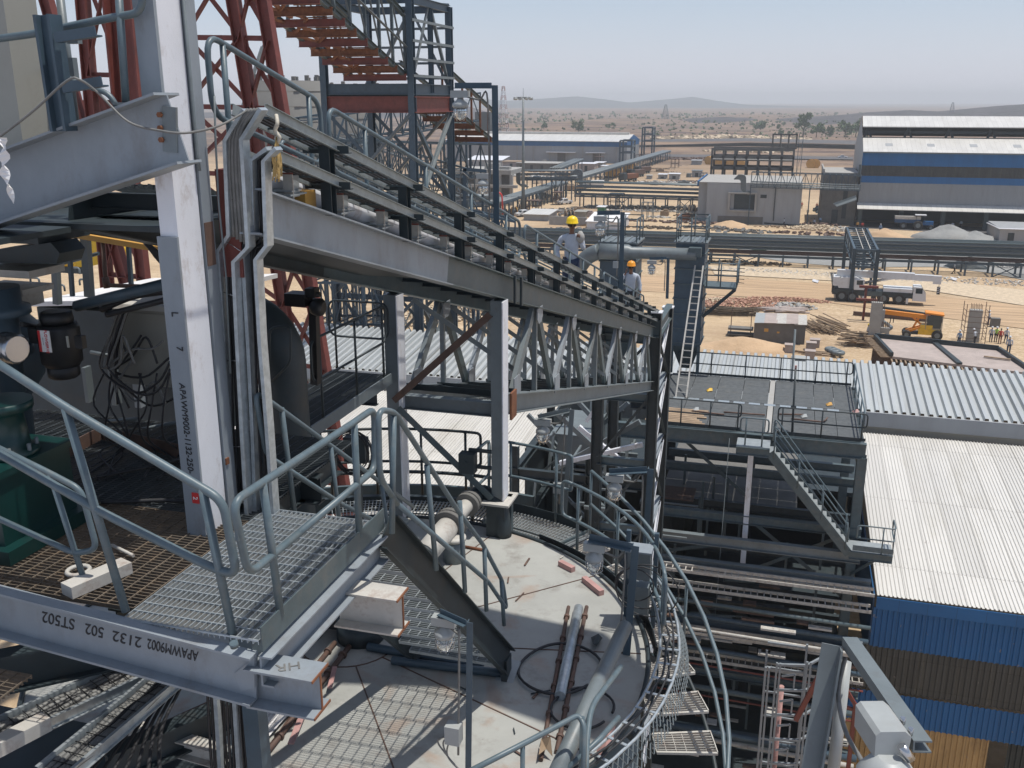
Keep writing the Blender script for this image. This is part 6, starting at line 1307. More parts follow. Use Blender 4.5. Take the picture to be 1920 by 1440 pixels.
hut('beige flat roofed office block near the pipe racks', 1083, 1114, 323, 307, 'plywood', 'white', 9)
hut('small white cabin right of the beige office', 1127, 1142, 318, 311, 'white', 'white', 5, openings=False)
hut('white roofed store behind the beige office', 1112, 1130, 316, 305, 'beige', 'white', 8)
hut('grey portacabin farthest left in the yard', 1212, 1221, 336, 329, 'wallgrey', 'concrete', 3, openings=False)
hut('grey portacabin with an open side in the yard', 1234, 1249, 336, 327, 'wallgrey', 'white', 4)
hut('pale portacabin with dark windows in the yard', 1254, 1273, 337, 326, 'wallgrey', 'white', 4)
hut('tall grey cabin alone in the middle of the yard', 1297, 1315, 333, 320, 'wallgrey', 'steel', 4)
hut('pale grey box among the yard clutter', 1296, 1314, 310, 301, 'wallgrey', 'wallgrey', 6, openings=False)
hut('low grey wide-roofed store near the worker in yellow helmet', 982, 1028, 414, 402, 'wallgrey', 'roofwhite', 9, openings=False, slope=.3)
hut('small flat roofed kiosk beside the cable reels', 1078, 1097, 409, 397, 'beige', 'beige', 4, openings=False)
hut('green cabin by the sand road', 1120, 1133, 398, 388, 'greenpaint', 'white', 3, openings=False)
hut('white tents in the yard behind the filter box', 1100, 1165, 430, 416, 'white', 'whiteplastic', 10, openings=False, slope=1)
hut('green container under the warehouse canopy', 1090, 1125, 303, 295, 'greenpaint', 'greenpaint', 6, openings=False)
hut('second green container right of the canopy', 1135, 1170, 304, 296, 'greenpaint', 'greenpaint', 6, openings=False)
hut('dull green container near the brown shed', 905, 932, 300, 293, 'greenpaint', 'greenpaint', 6, openings=False)
hut('green skip standing behind the main pipe rack', 1413, 1436, 473, 462, 'greenpaint', 'dark', 3, openings=False, cat='skip')
t = hut('corrugated shack with a white lean-to roof at the right edge', 1872, 1960, 455, 430, 'wallgrey', 'white', 14, slope=-.5)
single('boundary_wall', MB().bar(PZ(1030, 413, GZ + 1), PZ(1100, 416, GZ + 1), .3, 2), 'concrete', 'low concrete wall between the wide-roofed store and the kiosk', 'wall')
single('blue_tarp', MB().add([PZ(938, 318, GZ), PZ(952, 320, GZ), PZ(950, 312, GZ + 1), PZ(944, 311, GZ + 2.2)], [(0, 1, 2, 3)]).cb(PZ(944, 320, GZ + 1), 5, 2, 1.5), 'blue', 'bright blue tarpaulin near the brown shed', 'tarpaulin')
# ------------------------------------------------------------------ pipe racks
def rack(label, A, Bv, w, npipe, nposts, levels=((0, 'steel'),), r=.12, m='greyblue', splay=0, sp=None, rails=True):
    A, Bv = Vector(A), Vector(Bv); d = Bv - A; sd = Vector((-d.y, d.x, 0)).normalized() * w / 2
    t = thing('pipe_rack', label, 'pipe rack', ((A + Bv) / 2).xy.to_3d() + V(0, 0, GZ), 'pipe racks across the site')
    for s in (-1, 1): obj('longitudinal_beam', MB().isec(A + sd * s, Bv + sd * s, .4, .25), m, t)
    for i in range(nposts):
        p = A.lerp(Bv, (i + .5) / nposts)
        b = MB()
        for s in (-1, 1): q = p + sd * s; b.bar(q, V(q.x, q.y, GZ), .3)
        b.bar(p - sd, p + sd, .3); obj('trestle', b, m, t)
        if i % 5 == 3 and i < nposts - 1:
            q2 = A.lerp(Bv, (i + 1.5) / nposts); b = MB(); q = p - sd; q3 = q2 - sd; b.bar(q, V(q3.x, q3.y, GZ), .15); b.bar(q3, V(q.x, q.y, GZ), .15); obj('bracing', b, m, t)
    for dz, pm in levels:
        b = MB()
        for k in range(npipe): o = sd * (-.85 + 1.7 * k / max(1, npipe - 1)) + V(0, 0, .3 + dz); b.tube([A + o, Bv + o], r * (1 + .3 * (k % 3 == 0)), 6)
        obj('pipes', b, pm, t)
    return t
rack('long main pipe rack crossing the whole yard with brown pipes below the grey ones', PY(820, 457, 176), PY(1990, 496, 176), 4, 4, 26, ((.1, 'rustpipe'), (.9, 'grey'), (1.45, 'steel'), (2.0, 'grey'), (2.55, 'steel'), (3.0, 'grey')), .1)
rack('second pipe rack with dense pipes crossing the yard behind the main one', PY(1080, 366, 262), PY(1405, 376, 262), 5, 8, 14, ((.1, 'steel'), (1.2, 'grey'), (2.2, 'steel'), (3.4, 'grey')), .14)
rack('pipe rack crossing behind the floodlight mast', PY(975, 336, 275), PY(1085, 336, 275), 5, 8, 6, ((.1, 'steel'), (1.2, 'grey'), (2.2, 'steel')), .14)
rack('pipe rack at the left edge of the yard below the concrete building', PY(840, 385, 215), PY(925, 385, 215), 5, 7, 5, ((.1, 'steel'), (1.2, 'grey'), (2.0, 'steel')), .14)
rack('pipe rack running away from the mast toward the office', PZ(925, 382, -24), PZ(1052, 343, -24), 4.5, 8, 18, ((.1, 'steel'),), .2)
rack('pipe rack running away to the warehouse corner', PZ(1080, 334, -24), PZ(1250, 284, -24), 4.5, 8, 26, ((.1, 'steel'),), .25)
rack('short high rack behind the beige office', PZ(1040, 318, -22), PZ(1085, 300, -22), 4, 5, 6, ((.1, 'steel'),), .2)
for k, (px, py, s) in enumerate(((1172, 318, 1), (1212, 300, 1.3))):
    q = PZ(px, py, GZ); t = thing('portal_frame', ['nearer grey portal tower straddling the far pipe rack', 'farther grey portal tower straddling the far pipe rack'][k], 'tower', q, 'portal towers on the far rack'); b = MB()
    for dx in (-2.5, 2.5):
        for dy in (0, 8): b.bar(q + V(dx, dy, 0), q + V(dx, dy, 12 * s), .7)
    for z in (7, 9.5, 12): b.bar(q + V(-2.5, 0, z * s), q + V(2.5, 0, z * s), .6); b.bar(q + V(-2.5, 8, z * s), q + V(2.5, 8, z * s), .6); b.bar(q + V(2.5, 0, z * s), q + V(2.5, 8, z * s), .6)
    b.bar(q + V(2.5, 0, 7 * s), q + V(2.5, 8, 12 * s), .4); obj('frame', b, 'greyblue', t)
lattice('pipe_bridge', 'truss pipe bridge from the grey building across to the factory shed', PY(1408, 350, 236), PY(1612, 357, 236), 3, 3.4, 18, 'greyblue', (0, .55), group='pipe racks across the site', pipes=7, cat='pipe rack')
for k, (px, py0, py1, y_, n, m) in enumerate(((1092, 318, 352, 270, 6, 'steel'), (935, 362, 400, 182, 7, 'steel'), (1398, 328, 365, 236, 6, 'steel'), (975, 316, 350, 272, 5, 'steel'))):
    b = MB()
    for j in range(n): x = px - 1.6 * j; b.tube(fil([PY(x - 14, py0 + 1.5 * j, y_), PY(x, py0 + 1.5 * j, y_), PY(x, py1 - 1.2 * j, y_), PY(x + 16, py1 - 1.2 * j, y_)], 1), .16, 6)
    single('pipe_loop', b, m, ['bundle of pipes dropping beside the beige office', 'bundle of pipes dropping at the near end of the left rack', 'bundle of pipes dropping at the grey building', 'bundle of pipes dropping behind the mast'][k], 'pipes', 'dropping pipe bundles')
single('red_pipe', MB().tube(fil([PY(925, 358, 181), PY(941, 362, 181), PY(943, 402, 181)], 1), .16, 6), 'red', 'thin red pipe beside the near bundle of dropping pipes', 'pipe')
# gantry frame near crane
t = thing('gantry_frame', 'tall dark box frame gantry standing over the pipe rack beside the mobile crane', 'gantry', (10.8, 155, GZ))
Z0 = -20.4
C4 = [(9.07, 145.5), (12.2, 145.5), (12.2, 171), (9.07, 171)]
for x, y in C4[:2] + C4[2:]: obj('column', MB().isec((x, y, GZ), (x, y, Z0 + .2), .55, .45, .05, .04, (1, 0, 0)), 'greyblue', t)
for y in (150.5,):
    for x in (9.07, 12.2): obj('column', MB().isec((x, y + 2, GZ), (x, y + 2, Z0), .4, .35), 'greyblue', t)
b = MB()
for z in (Z0, Z0 - 2.4):
    for i in range(4): b.bar((*C4[i], z), (*C4[(i + 1) % 4], z), .3)
    for k in range(11): y = 145.5 + 25.5 * k / 10; b.bar((9.07, y, z), (12.2, y, z), .16); b.bar((9.07, y, z), (12.2, min(171, y + 2.55), z), .1)
obj('box_truss', b, 'greyblue', t); b = MB()
for x in (9.07, 12.2):
    for k in range(10): y = 145.5 + 2.55 * k; b.bar((x, y, Z0 - (2.4 if k % 2 else 0)), (x, y + 2.55, Z0 - (0 if k % 2 else 2.4)), .15); b.bar((x, y, Z0), (x, y, Z0 - 2.4), .15)
obj('side_diagonals', b, 'greyblue', t); obj('top_laths', MB().bar((10.2, 146, Z0 + .12), (10.4, 170, Z0 + .12), .1).bar((11.2, 146, Z0 + .12), (11.4, 170, Z0 + .12), .1), 'dirtywhite', t)
# ------------------------------------------------------------------ near right construction: slab, columns, scaffold
t = thing('formwork_deck', 'timber formwork deck with plywood panels on scaffold props at the right', 'formwork', (17, 103, GZ))
q = [PZ(1640, 633, -24.5), PZ(1872, 657, -24.5), PZ(1935, 700, -24.5), PZ(1672, 668, -24.5)]
obj('panels', MB().poly(q, .25), 'plywood', t); obj('edge_boards', MB().bar(q[0] + V(0, 0, .25), q[1] + V(0, 0, .25), .2, .5).bar(q[0] + V(0, 0, .2), q[3] + V(0, 0, .2), .3, .4).bar(q[0].lerp(q[1], .5) + V(0, 0, .1), q[3].lerp(q[2], .5) + V(0, 0, .1), .5, .2).bar(q[1] + V(0, 0, .2), q[2] + V(0, 0, .2), .3, .4), 'dark', t)
b = MB(); b2 = MB(); random.seed(8)
for i in range(30):
    f = i / 29; p = q[3].lerp(q[2], f); b.bar(V(p.x, p.y, GZ), p - V(0, 0, .25), .09); b2.cb(p + V(0, -.5, -.3), .14, 1.4, .12)
    if i % 2: b.bar(V(p.x, p.y, GZ + 1), V(p.x + .8, p.y, -24.9), .07)
    p = q[0].lerp(q[3], f); b.bar(V(p.x - .1, p.y, GZ), p, .09); b2.cb(p + V(-.5, 0, -.1), 1.2, .1, .1, random.uniform(-.4, .4))
for z in (-25.5, -26.7): b.bar(V(q[3].x, q[3].y, z), V(q[2].x, q[2].y, z), .08)
obj('scaffold_props', b, 'rustpipe', t); obj('joist_ends', b2, 'wood', t)
obj('under_deck_shade', MB().poly([V(p.x, p.y + .8, z) for p, z in ((q[3], GZ), (q[2], GZ), (q[2], -24.8), (q[3], -24.8))], .1, (0, -1, 0)), 'dark', t)  # dark sheet added for the shade among the props
obj('loose_plank', MB().bar(PZ(1845, 668, -24.35), PZ(1895, 674, -24.35), .3, .1), 'wood', t)
def ccol(label, px0, px1, pt, pb, cage=False):
    a = PZ((px0 + px1) / 2, pb, GZ); w = (px1 - px0) * a.length / F; z = PY((px0 + px1) / 2, pt, a.y).z
    t = thing('concrete_column', label, 'concrete column', a, 'freshly cast concrete columns'); obj('shaft', MB().box(a.x - w / 2, a.x + w / 2, a.y - w / 3, a.y + w / 3, GZ, z), 'concrete', t); b = MB()
    for i in range(5):
        for j in range(2): x = a.x - w * .4 + w * .8 * i / 4; y = a.y - w * .25 + w * .5 * j; b.bar((x, y, z), (x, y, z + .7), .05)
    obj('rebar', b, 'rustpipe', t)
    if cage:
        b = MB()
        for sx in (-1, 1):
            for sy in (-1, 1): b.bar((a.x + sx * w * .9, a.y + sy * w * .8, GZ), (a.x + sx * w * .9, a.y + sy * w * .8, z + .8), .07)
        for k in range(6): zz = GZ + .6 + k * (z - GZ) / 6; b.bar((a.x - w * .9, a.y - w * .8, zz), (a.x + w * .9, a.y - w * .8, zz), .05); b.bar((a.x - w * .9, a.y - w * .8, zz), (a.x - w * .9, a.y + w * .8, zz), .05); b.bar((a.x + w * .9, a.y - w * .8, zz), (a.x + w * .9, a.y + w * .8, zz), .05)
        obj('scaffold_cage', b, 'rustpipe', t)
ccol('concrete column enclosed in a thin scaffold cage', 1813, 1832, 580, 640, True)
ccol('tall leading concrete column left of the yellow crane', 1627, 1645, 566, 650); ccol('slightly lower concrete column close behind the tall one', 1637, 1652, 580, 640); ccol('short wood clad column stub at the corner of the formwork', 1649, 1663, 614, 648)
single('red_frame_stub', MB().cb(PZ(1625, 562, GZ + 3), 2.6, .4, .3).bar(PZ(1618, 600, GZ), PZ(1618, 600, GZ) + V(0, 0, 4.6), .3).cb(PZ(1618, 600, GZ) + V(.3, 0, 4.5), 2.4, .5, .3), 'redox', 'red oxide beam ends by the concrete columns', 'steel beam')
single('steel_section', MB().bar(PZ(1640, 576, GZ + .3), PZ(1765, 594, GZ + .3), .5, .5), 'dark', 'dark steel section lying behind the yellow crane', 'steel beam', 'steel sections lying on the sand')
single('steel_section', MB().bar(PZ(1600, 587, GZ + .3), PZ(1760, 601, GZ + .3), .4, .5), 'rustpipe', 'nearer dark steel section behind the yellow crane', 'steel beam', 'steel sections lying on the sand')
single('white_strut', MB().bar(PZ(1650, 598, GZ + .5), PZ(1672, 614, GZ + 1), .3).bar(PZ(1672, 614, GZ + 1), PZ(1652, 628, GZ + .5), .3), 'steel', 'pale folded steel strut at the tip of the yellow crane', 'steel frame')
# hut with sheet roof
t = thing('block_hut', 'grey block hut roofed with loose plywood and sheet metal', 'hut', PZ(1460, 650, GZ))
a, b_ = PZ(1412, 640, GZ), PZ(1508, 652, GZ); y = a.y; zt = GZ + 2.4
w0 = a; x1 = PZ(1508, 650, GZ).x
obj('wall', MB().box(a.x, x1, y, y + 4.5, GZ, zt), 'concrete_dark', t)
obj('window', MB().box(a.x + 1.2, a.x + 1.7, y - .02, y + .02, GZ + 1.3, GZ + 1.7).box(a.x + 2.7, a.x + 3.0, y - .02, y + .02, GZ + 1.2, GZ + 1.4), 'ochre', t)
for k, (f0, f1, m, o) in enumerate(((0, .2, 'lampbody', .0), (.19, .45, 'plywood', .05), (.42, .7, 'dirtywhite', .08), (.62, .85, 'plywood', .12), (.78, 1.02, 'dirtywhite', .05))):
    X0_, X1_ = a.x + (x1 - a.x) * f0, a.x + (x1 - a.x) * f1; obj('roof_sheet', MB().poly([(X0_, y - .4 + o, zt + o), (X1_, y - .3, zt + .05 + o), (X1_, y + 4.8, zt + .2 + o), (X0_, y + 4.7, zt + .2 + o)], .05), m, t)
# heaps
def heap(name, label, px, py, rx, ry, h, m, n=18, rough=.25, cat='heap', seed=0, group=None):
    c = PZ(px, py, GZ); mb = MB(); vs = []; R = 8
    for j in range(R + 1):
        for i in range(n):
            f = 1 - j / R; a = i * 2 * math.pi / n; e = 1 + rough * noise.noise(V(math.cos(a) * 1.5, math.sin(a) * 1.5, seed + j * .3))
            x = c.x + rx * f * e * math.cos(a); y = c.y + ry * f * e * math.sin(a); z = GZ - .05 + h * (1 - f) ** .8 * (1 + rough * noise.noise(V(x, y, seed) * .7)) if j else GZ - .1
            vs.append((x, y, z))
    mb.add(vs, [(j * n + i, j * n + (i + 1) % n, (j + 1) * n + (i + 1) % n, (j + 1) * n + i) for j in range(R) for i in range(n)], True)
    return single(name, mb, m, label, cat, group)
def rubble(label, px, py, rx, ry, n, s, m, seed, h=.5, name='rubble', cat='rubble', flat=1.):
    c = PZ(px, py, GZ); mb = MB(); random.seed(seed)
    for k in range(n):
        a = random.uniform(0, 6.28); r = math.sqrt(random.random()); q = c + V(rx * r * math.cos(a), ry * r * math.sin(a), h * (1 - r) * random.uniform(.5, 1) + s * .1)
        mb.cb(q, s * random.uniform(.4, 1.5), s * random.uniform(.4, 1.2), s * random.uniform(.25, .8) * flat, random.uniform(0, 3.1), random.uniform(-.5, .5), random.uniform(-.5, .5))
    return single(name, mb, m, label, cat, None, 'stuff')
heap('sand_heap', 'reddish sand heap just beyond the ribbed roof left of the hut', 1400, 652, 5.5, 3, 1.5, 'sandheap', seed=1, group='heaps of sand and stone')
heap('gravel_heap', 'left of the grey gravel heaps in front of the factory shed', 1775, 447, 7, 5, 3.0, 'gravel', seed=2, group='heaps of sand and stone')
heap('gravel_heap', 'right low grey gravel heap by the corrugated shack', 1825, 450, 5, 4, 2.0, 'gravel', seed=3, group='heaps of sand and stone')
heap('sand_heap', 'brown sand heap behind the gantry in front of the tractor', 1655, 445, 5, 3, 2.0, 'sandheap', seed=4, group='heaps of sand and stone')
heap('sand_heap', 'small sand mound near the red vested workers under the mast', 985, 392, 4, 3, 1.6, 'sandheap', seed=5, group='heaps of sand and stone')
heap('sand_heap', 'pale sand mound right of the filter box in the yard', 1370, 425, 5, 3, 1.6, 'sandheap', seed=6, group='heaps of sand and stone')
heap('wire_coil_heap', 'round grey heap of coiled wire behind the walking man', 1812, 503, 3.4, 1.8, 2.4, 'dark', rough=.5, cat='wire heap', seed=7)
rubble('broken red bricks spread behind the block hut', 1385, 570, 7, 4.5, 700, .3, 'brick', 1)
rubble('pale stones strewn left of the brick rubble', 1345, 566, 3.5, 2.4, 200, .32, 'stone', 2)
rubble('grey crumpled sheets and slabs behind the hut', 1485, 575, 3.5, 2.6, 120, .5, 'concrete', 3, flat=.4)
rubble('red-brown brick rubble right of the grey slabs', 1480, 563, 6, 1.6, 260, .28, 'brick', 4)
rubble('stone row in front of the grey building', 1535, 430, 7, 3, 300, .7, 'stone', 5, 1)
rubble('pale stone row left of the tractor shed', 1575, 432, 4, 2, 120, .7, 'dirtywhite', 6, .8)
rubble('white rubble strip behind the wire heap', 1880, 500, 7, 2, 160, .5, 'concrete', 7, .6)
rubble('distant grey rock field under the hills', 1365, 262, 60, 24, 400, 3.0, 'stone', 8, 3)
rubble('distant rock pile left of the unfinished frame', 1400, 285, 25, 8, 160, 1.8, 'stone', 9, 1)
rubble('broken stones on the stony strip beside the haul road', 1700, 522, 26, 3.6, 500, .28, 'dirtywhite', 10, .1)
rubble('scattered stones left part of the stony strip', 1430, 508, 14, 2.5, 260, .28, 'dirtywhite', 11, .1)
rubble('rock debris under the second pipe rack', 1240, 392, 22, 5, 260, .8, 'concrete_dark', 12, .6)
rubble('pale block row in the yard behind the filter boxes', 1260, 398, 18, 1.6, 160, .6, 'dirtywhite', 13, .2)
rubble('rocks below the conveyor seen over the long roof', 880, 590, 9, 6, 500, .45, 'stone', 14, 1.2)
rubble('rocks and soil below the conveyor left of the near rocks', 690, 600, 9, 5, 420, .45, 'stone', 15, 1.2)
rubble('site clutter around the concrete building', 930, 400, 10, 8, 160, .8, 'rustpipe', 16, .8)
rubble('clutter behind the pipe rack at the mast', 1010, 440, 12, 5, 160, .6, 'concrete_dark', 17, .6)
rubble('mixed debris along the far yard', 1330, 300, 22, 9, 260, 1.3, 'rustpipe', 18, 1)
rubble('scrap strewn between cabins', 1290, 345, 18, 10, 220, .8, 'dirtywhite', 19, .4)
rubble('debris in front of the far huts', 1010, 330, 24, 8, 260, 1.0, 'concrete', 20, .8)
rubble('dark clutter beside the annex', 1545, 395, 2.5, 9, 160, .9, 'dark', 21, 1.5)
rubble('clutter at the front of the grey building', 1420, 418, 9, 2.5, 90, .8, 'concrete_dark', 22, .6)
random.seed(31)
for k in range(44):
    px = random.uniform(1010, 1560); py = random.uniform(296, 352) if k % 2 else random.uniform(392, 440)
    if 1320 < px < 1620 and py < 420: px = random.uniform(1020, 1300)
    rubble(['low scatter of site debris in the far yard', 'scatter of broken blocks between the pipe racks'][k % 2], px, py, random.uniform(3, 9), random.uniform(1, 4), 50, random.uniform(.4, .9), random.choice(('rustpipe', 'concrete_dark', 'dirtywhite', 'wood', 'bark')), 60 + k, .3)
for k in range(16):
    px = random.uniform(850, 1560); py = random.uniform(300, 350) if k % 2 else random.uniform(375, 432)
    if 1320 < px < 1620 and py < 415: px = random.uniform(860, 1300)
    c = PZ(px, py, GZ); w, d, h = random.uniform(2, 5), random.uniform(2, 4), random.uniform(2, 4.5); b = MB()
    for sx in (0, .5, 1):
        for sy in (0, 1): b.bar(c + V(w * sx, d * sy, 0), c + V(w * sx, d * sy, h), .16)
    for z in (h * .5, h):
        for sy in (0, 1): b.bar(c + V(0, d * sy, z), c + V(w, d * sy, z), .14)
        for sx in (0, .5, 1): b.bar(c + V(w * sx, 0, z), c + V(w * sx, d, z), .12)
    if k % 3 == 0: b.box(c.x, c.x + w, c.y, c.y + d, GZ + h, GZ + h + .12)
    single('scaffold', b, random.choice(('rustpipe', 'greyblue', 'steel')), 'small open steel frame standing among the clutter of the yard', 'frame', 'small open frames in the yard')
for k in range(12):
    px = random.uniform(1000, 1300) if k % 2 else random.uniform(1180, 1320); py = random.uniform(300, 348) if k % 3 else random.uniform(395, 425)
    c = PZ(px, py, GZ); single('material_stack', MB().cb(c + V(0, 0, .6), random.uniform(1.5, 4), random.uniform(1, 2.5), 1.2, random.uniform(-.4, .4)).cb(c + V(.2, 0, 1.4), random.uniform(1, 2.5), 1, .4, random.uniform(-.4, .4)), random.choice(('wood', 'concrete', 'rust', 'steel', 'plywood')), 'low stack of building material lying on the sand of the yard', 'stack', 'stacks of material in the yard')
rubble('dark weeds and rubble at the foot of the main rack', 1400, 494, 8, 1.4, 140, .5, 'bark', 23, .4)
def sticks(name, label, px, py, n, l, spread, m, seed, ang=0., dang=.5, r=.06, cat='timber pile', h=.8, group='piles of timber and poles'):
    c = PZ(px, py, GZ); mb = MB(); random.seed(seed)
    for k in range(n):
        a = ang + random.uniform(-dang, dang); d = V(math.cos(a), math.sin(a), random.uniform(-.04, .04)); q = c + V(random.uniform(-spread, spread), random.uniform(-spread, spread) * .6, random.uniform(.05, h)); mb.cyl(q - d * l / 2, q + d * l / 2, r, n=5)
    return single(name, mb, m, label, cat, group)
sticks('pole_pile', 'pile of thin grey poles right of the block hut', 1535, 618, 60, 4.5, 1.6, 'wood', 1, 2.0, .15)
sticks('pole_pile', 'long poles fanned out at the right of the pole pile', 1560, 610, 8, 7, .8, 'wood', 2, 2.1, .1, .07)
sticks('timber_pile', 'jumbled timber pile at the left corner of the formwork deck', 1615, 648, 90, 2.2, 1.8, 'wood', 3, .1, .6, .08, h=1.6)
sticks('brushwood', 'dark bent reinforcing bars heaped left of the hut', 1365, 590, 70, 6, 1.6, 'bark', 4, .2, .25, .05, h=1.0)
sticks('timber_pile', 'flat brown planks stacked behind the hut', 1465, 583, 26, 4, 1.8, 'plywood', 5, .2, .3, .14, h=.4)
sticks('timber_pile', 'planks lying beside the small crates', 1530, 664, 14, 3, 1.2, 'wood', 6, -.1, .2, .08, h=.3)
sticks('timber_pile', 'long low pipe on the sand before the grey building', 1490, 423, 3, 14, .5, 'dark', 7, 0, .05, .25, h=.3)
for k, (px, py) in enumerate(((1480, 660), (1518, 672), (1520, 656), (1527, 650))):
    p = PZ(px, py, GZ); single('plywood_crate', MB().cb(p + V(0, 0, .45), 1.1, 1.0, .9).cb(p + V(0, 0, .93), 1.2, 1.1, .06), 'plywood', ['plywood crate farthest left near the hut', 'plywood crate nearest the ribbed roof', 'plywood crate just right of the hut corner', 'plywood crate behind the one at the hut corner'][k], 'crate', 'plywood crates by the hut')
t = thing('roll_pile', 'grey tyre-like rolls beside the timber pile', 'rolls', PZ(1563, 655, GZ), )
for k in range(3): p = PZ(1558 + 7 * k, 655 + 4 * k, GZ + .4); obj('roll', MB().tube([p + V(.5 * math.cos(a), .5 * math.sin(a), .05 * k) for a in [i * .524 for i in range(12)]], .25, 8, True), 'steel', t)
t = thing('prop_stand', 'small scaffold table of grey slabs left of the hut', 'scaffold', PZ(1390, 625, GZ)); p = PZ(1388, 630, GZ)
obj('slab', MB().cb(p + V(0, 0, 1.0), 3.0, 1.4, .25).cb(p + V(0, 0, .3), 3.2, 1.5, .15), 'concrete_dark', t); b = MB()
for sx in (-1, 1):
    for sy in (-1, 1): b.bar(p + V(sx * 1.2, sy * .6, 0), p + V(sx * 1.2, sy * .6, 3.4), .05)
obj('rods', b, 'rustpipe', t)
for k, (px, py) in enumerate(((1529, 527), (1477, 598), (1788, 523))): single('white_sheet', MB().poly([PZ(px - 6, py, GZ + .1), PZ(px + 4, py + 3, GZ + .2), PZ(px + 7, py - 1, GZ + .3), PZ(px - 5, py - 4, GZ + .2)], .03), 'white', ['white sheet lying beside the haul road left of the crane', 'white sheet between bricks and hut', 'white sheet on the stony strip below the walking man'][k], 'sheet', 'white sheets on the ground')
single('boulder', MB().lathe(PZ(1747, 486, GZ), [(.5, 0), (.9, .5), (.7, 1.0), (.2, 1.2)], 8), 'concrete', 'single pale boulder on the gravel yard', 'boulder')
# cylinders
def drum(label, px, py, l, r, ang, m='ochre', group='ochre tank sections in the yard', z=0): 
    c = PZ(px, py, GZ) + V(0, 0, r + z); d = V(math.cos(ang), math.sin(ang), 0) * l / 2; t = thing('tank_section', label, 'tank', c - V(0, 0, r), group)
    obj('shell', MB().tube([c - d, c + d], r, 16), m, t); obj('rings', MB().cyl(c - d * .6, c - d * .5, r * 1.04, n=16).cyl(c + d * .5, c + d * .6, r * 1.04, n=16), 'rust', t)
drum('ochre tank section lying nearest by the far pipe rack', 1151, 332, 7, 2.0, 1.2); drum('ochre tank section just beyond the nearest one', 1177, 322, 7, 1.9, 1.2)
for k in range(6): drum(['first', 'second', 'third', 'fourth', 'fifth', 'sixth'][k] + ' ochre section from the left in the row before the unfinished frame', 1352 + 7.2 * k, 316 + .6 * k, 4, 2.4, 1.4)
for k in range(3): drum(['left', 'middle', 'right'][k] + ' small ochre section behind the row', 1332 + 16 * k, 309, 4, 2.0, 1.0)
for k in range(2): drum(['left', 'right'][k] + ' ochre section seen between the frame building and the annex', 1520 + 8 * k, 316, 3, 2.0, 1.5)
for k, (px, py) in enumerate(((1060, 403), (1066, 402), (960, 396), (1294, 391))):
    c = PZ(px, py, GZ + 1.1); t = thing('cable_reel', ['brown cable reel left of the kiosk', 'green-brown cable reel touching the kiosk', 'ochre reel standing near the mast foot', 'dark reel under the second pipe rack'][k], 'cable reel', c - V(0, 0, 1.1), 'cable reels'); a = .2
    obj('disc', MB().cyl(c, c + V(.15, .1, 0), 1.1, n=20).cyl(c + V(.9, .5, 0), c + V(1.05, .6, 0), 1.1, n=20), 'ochre' if k == 2 else 'wood', t); obj('drum_core', MB().cyl(c, c + V(.9, .5, 0), .6, n=14), 'dark', t)
# masts
t = thing('floodlight_mast', 'tall slim grey mast with a ring of floodlights', 'light mast', PZ(981, 402, GZ)); a = PZ(981, 402, GZ); top = PY(981, 184, a.y)
obj('pole', MB().tube([a, V(top.x, top.y, top.z)], [.5, .22], 10), 'steel', t); obj('spike', MB().tube([top, top + V(0, 0, 2.4)], .05, 5), 'steel', t)
obj('head_ring', MB().tube([top + V(1.8 * math.cos(k * .785), 1.8 * math.sin(k * .785), .2) for k in range(8)], .12, 6, True), 'steel', t)
for k in range(8): p = top + V(2.1 * math.cos(k * .785), 2.1 * math.sin(k * .785), -.1); obj('floodlight', MB().cb(p, .8, .7, .5, k * .785, .4), 'lampbody', t)
def tower4(name, label, px, py0, py1, w, base, m, bands=False):
    A = ray(px, py0) * w; A.z = GZ; T = ray(px, py1) * w; t = thing(name, label, 'tower', A, 'far lattice towers'); n = 12; pass
    for k in range(n):
        f, g = k / n, (k + 1) / n; ra, rb = base * (1 - .8 * f), base * (1 - .8 * g); za, zb = GZ + (T.z - GZ) * f, GZ + (T.z - GZ) * g; mb = MB()
        for i in range(4):
            c = [(-1, -1), (1, -1), (1, 1), (-1, 1)]; p, q = c[i], c[(i + 1) % 4]
            P = lambda s, r, z: V(A.x + s[0] * r, A.y + s[1] * r, z)
            mb.bar(P(p, ra, za), P(p, rb, zb), base * .07); mb.bar(P(p, ra, za), P(q, rb, zb), base * .04); mb.bar(P(q, rb, zb), P(p, rb, zb), base * .04)
        obj('lattice_section', mb, 'pink' if bands and k % 2 else m, t)
tower4('telecom_tower', 'red and white telecom mast on the skyline right of the upper lamp', 944, 240, 162, 700, 4, 'white', True)
tower4('power_pylon', 'faint power pylon in front of the far hills', 1247, 232, 196, 1500, 6, 'steel')
tower4('power_pylon', 'faint power pylon on the near right ridge', 1785, 208, 192, 1450, 5, 'steel')
lattice('coal_conveyor', 'distant dark coal conveyor rising to the right behind the warehouse', ray(860, 250) * 620, ray(953, 241) * 620, 5, 3, 12, 'dark', (.3, .5, .7, .85, .97), cat='conveyor')
single('dark_tower', MB().cb(ray(908, 234) * 620, 10, 8, 16).cb(ray(908, 222) * 620, 6, 6, 6).bar(ray(905, 225) * 620, ray(905, 212) * 620, .6), 'dark', 'distant dark hopper tower at the foot of the coal conveyor', 'tower')
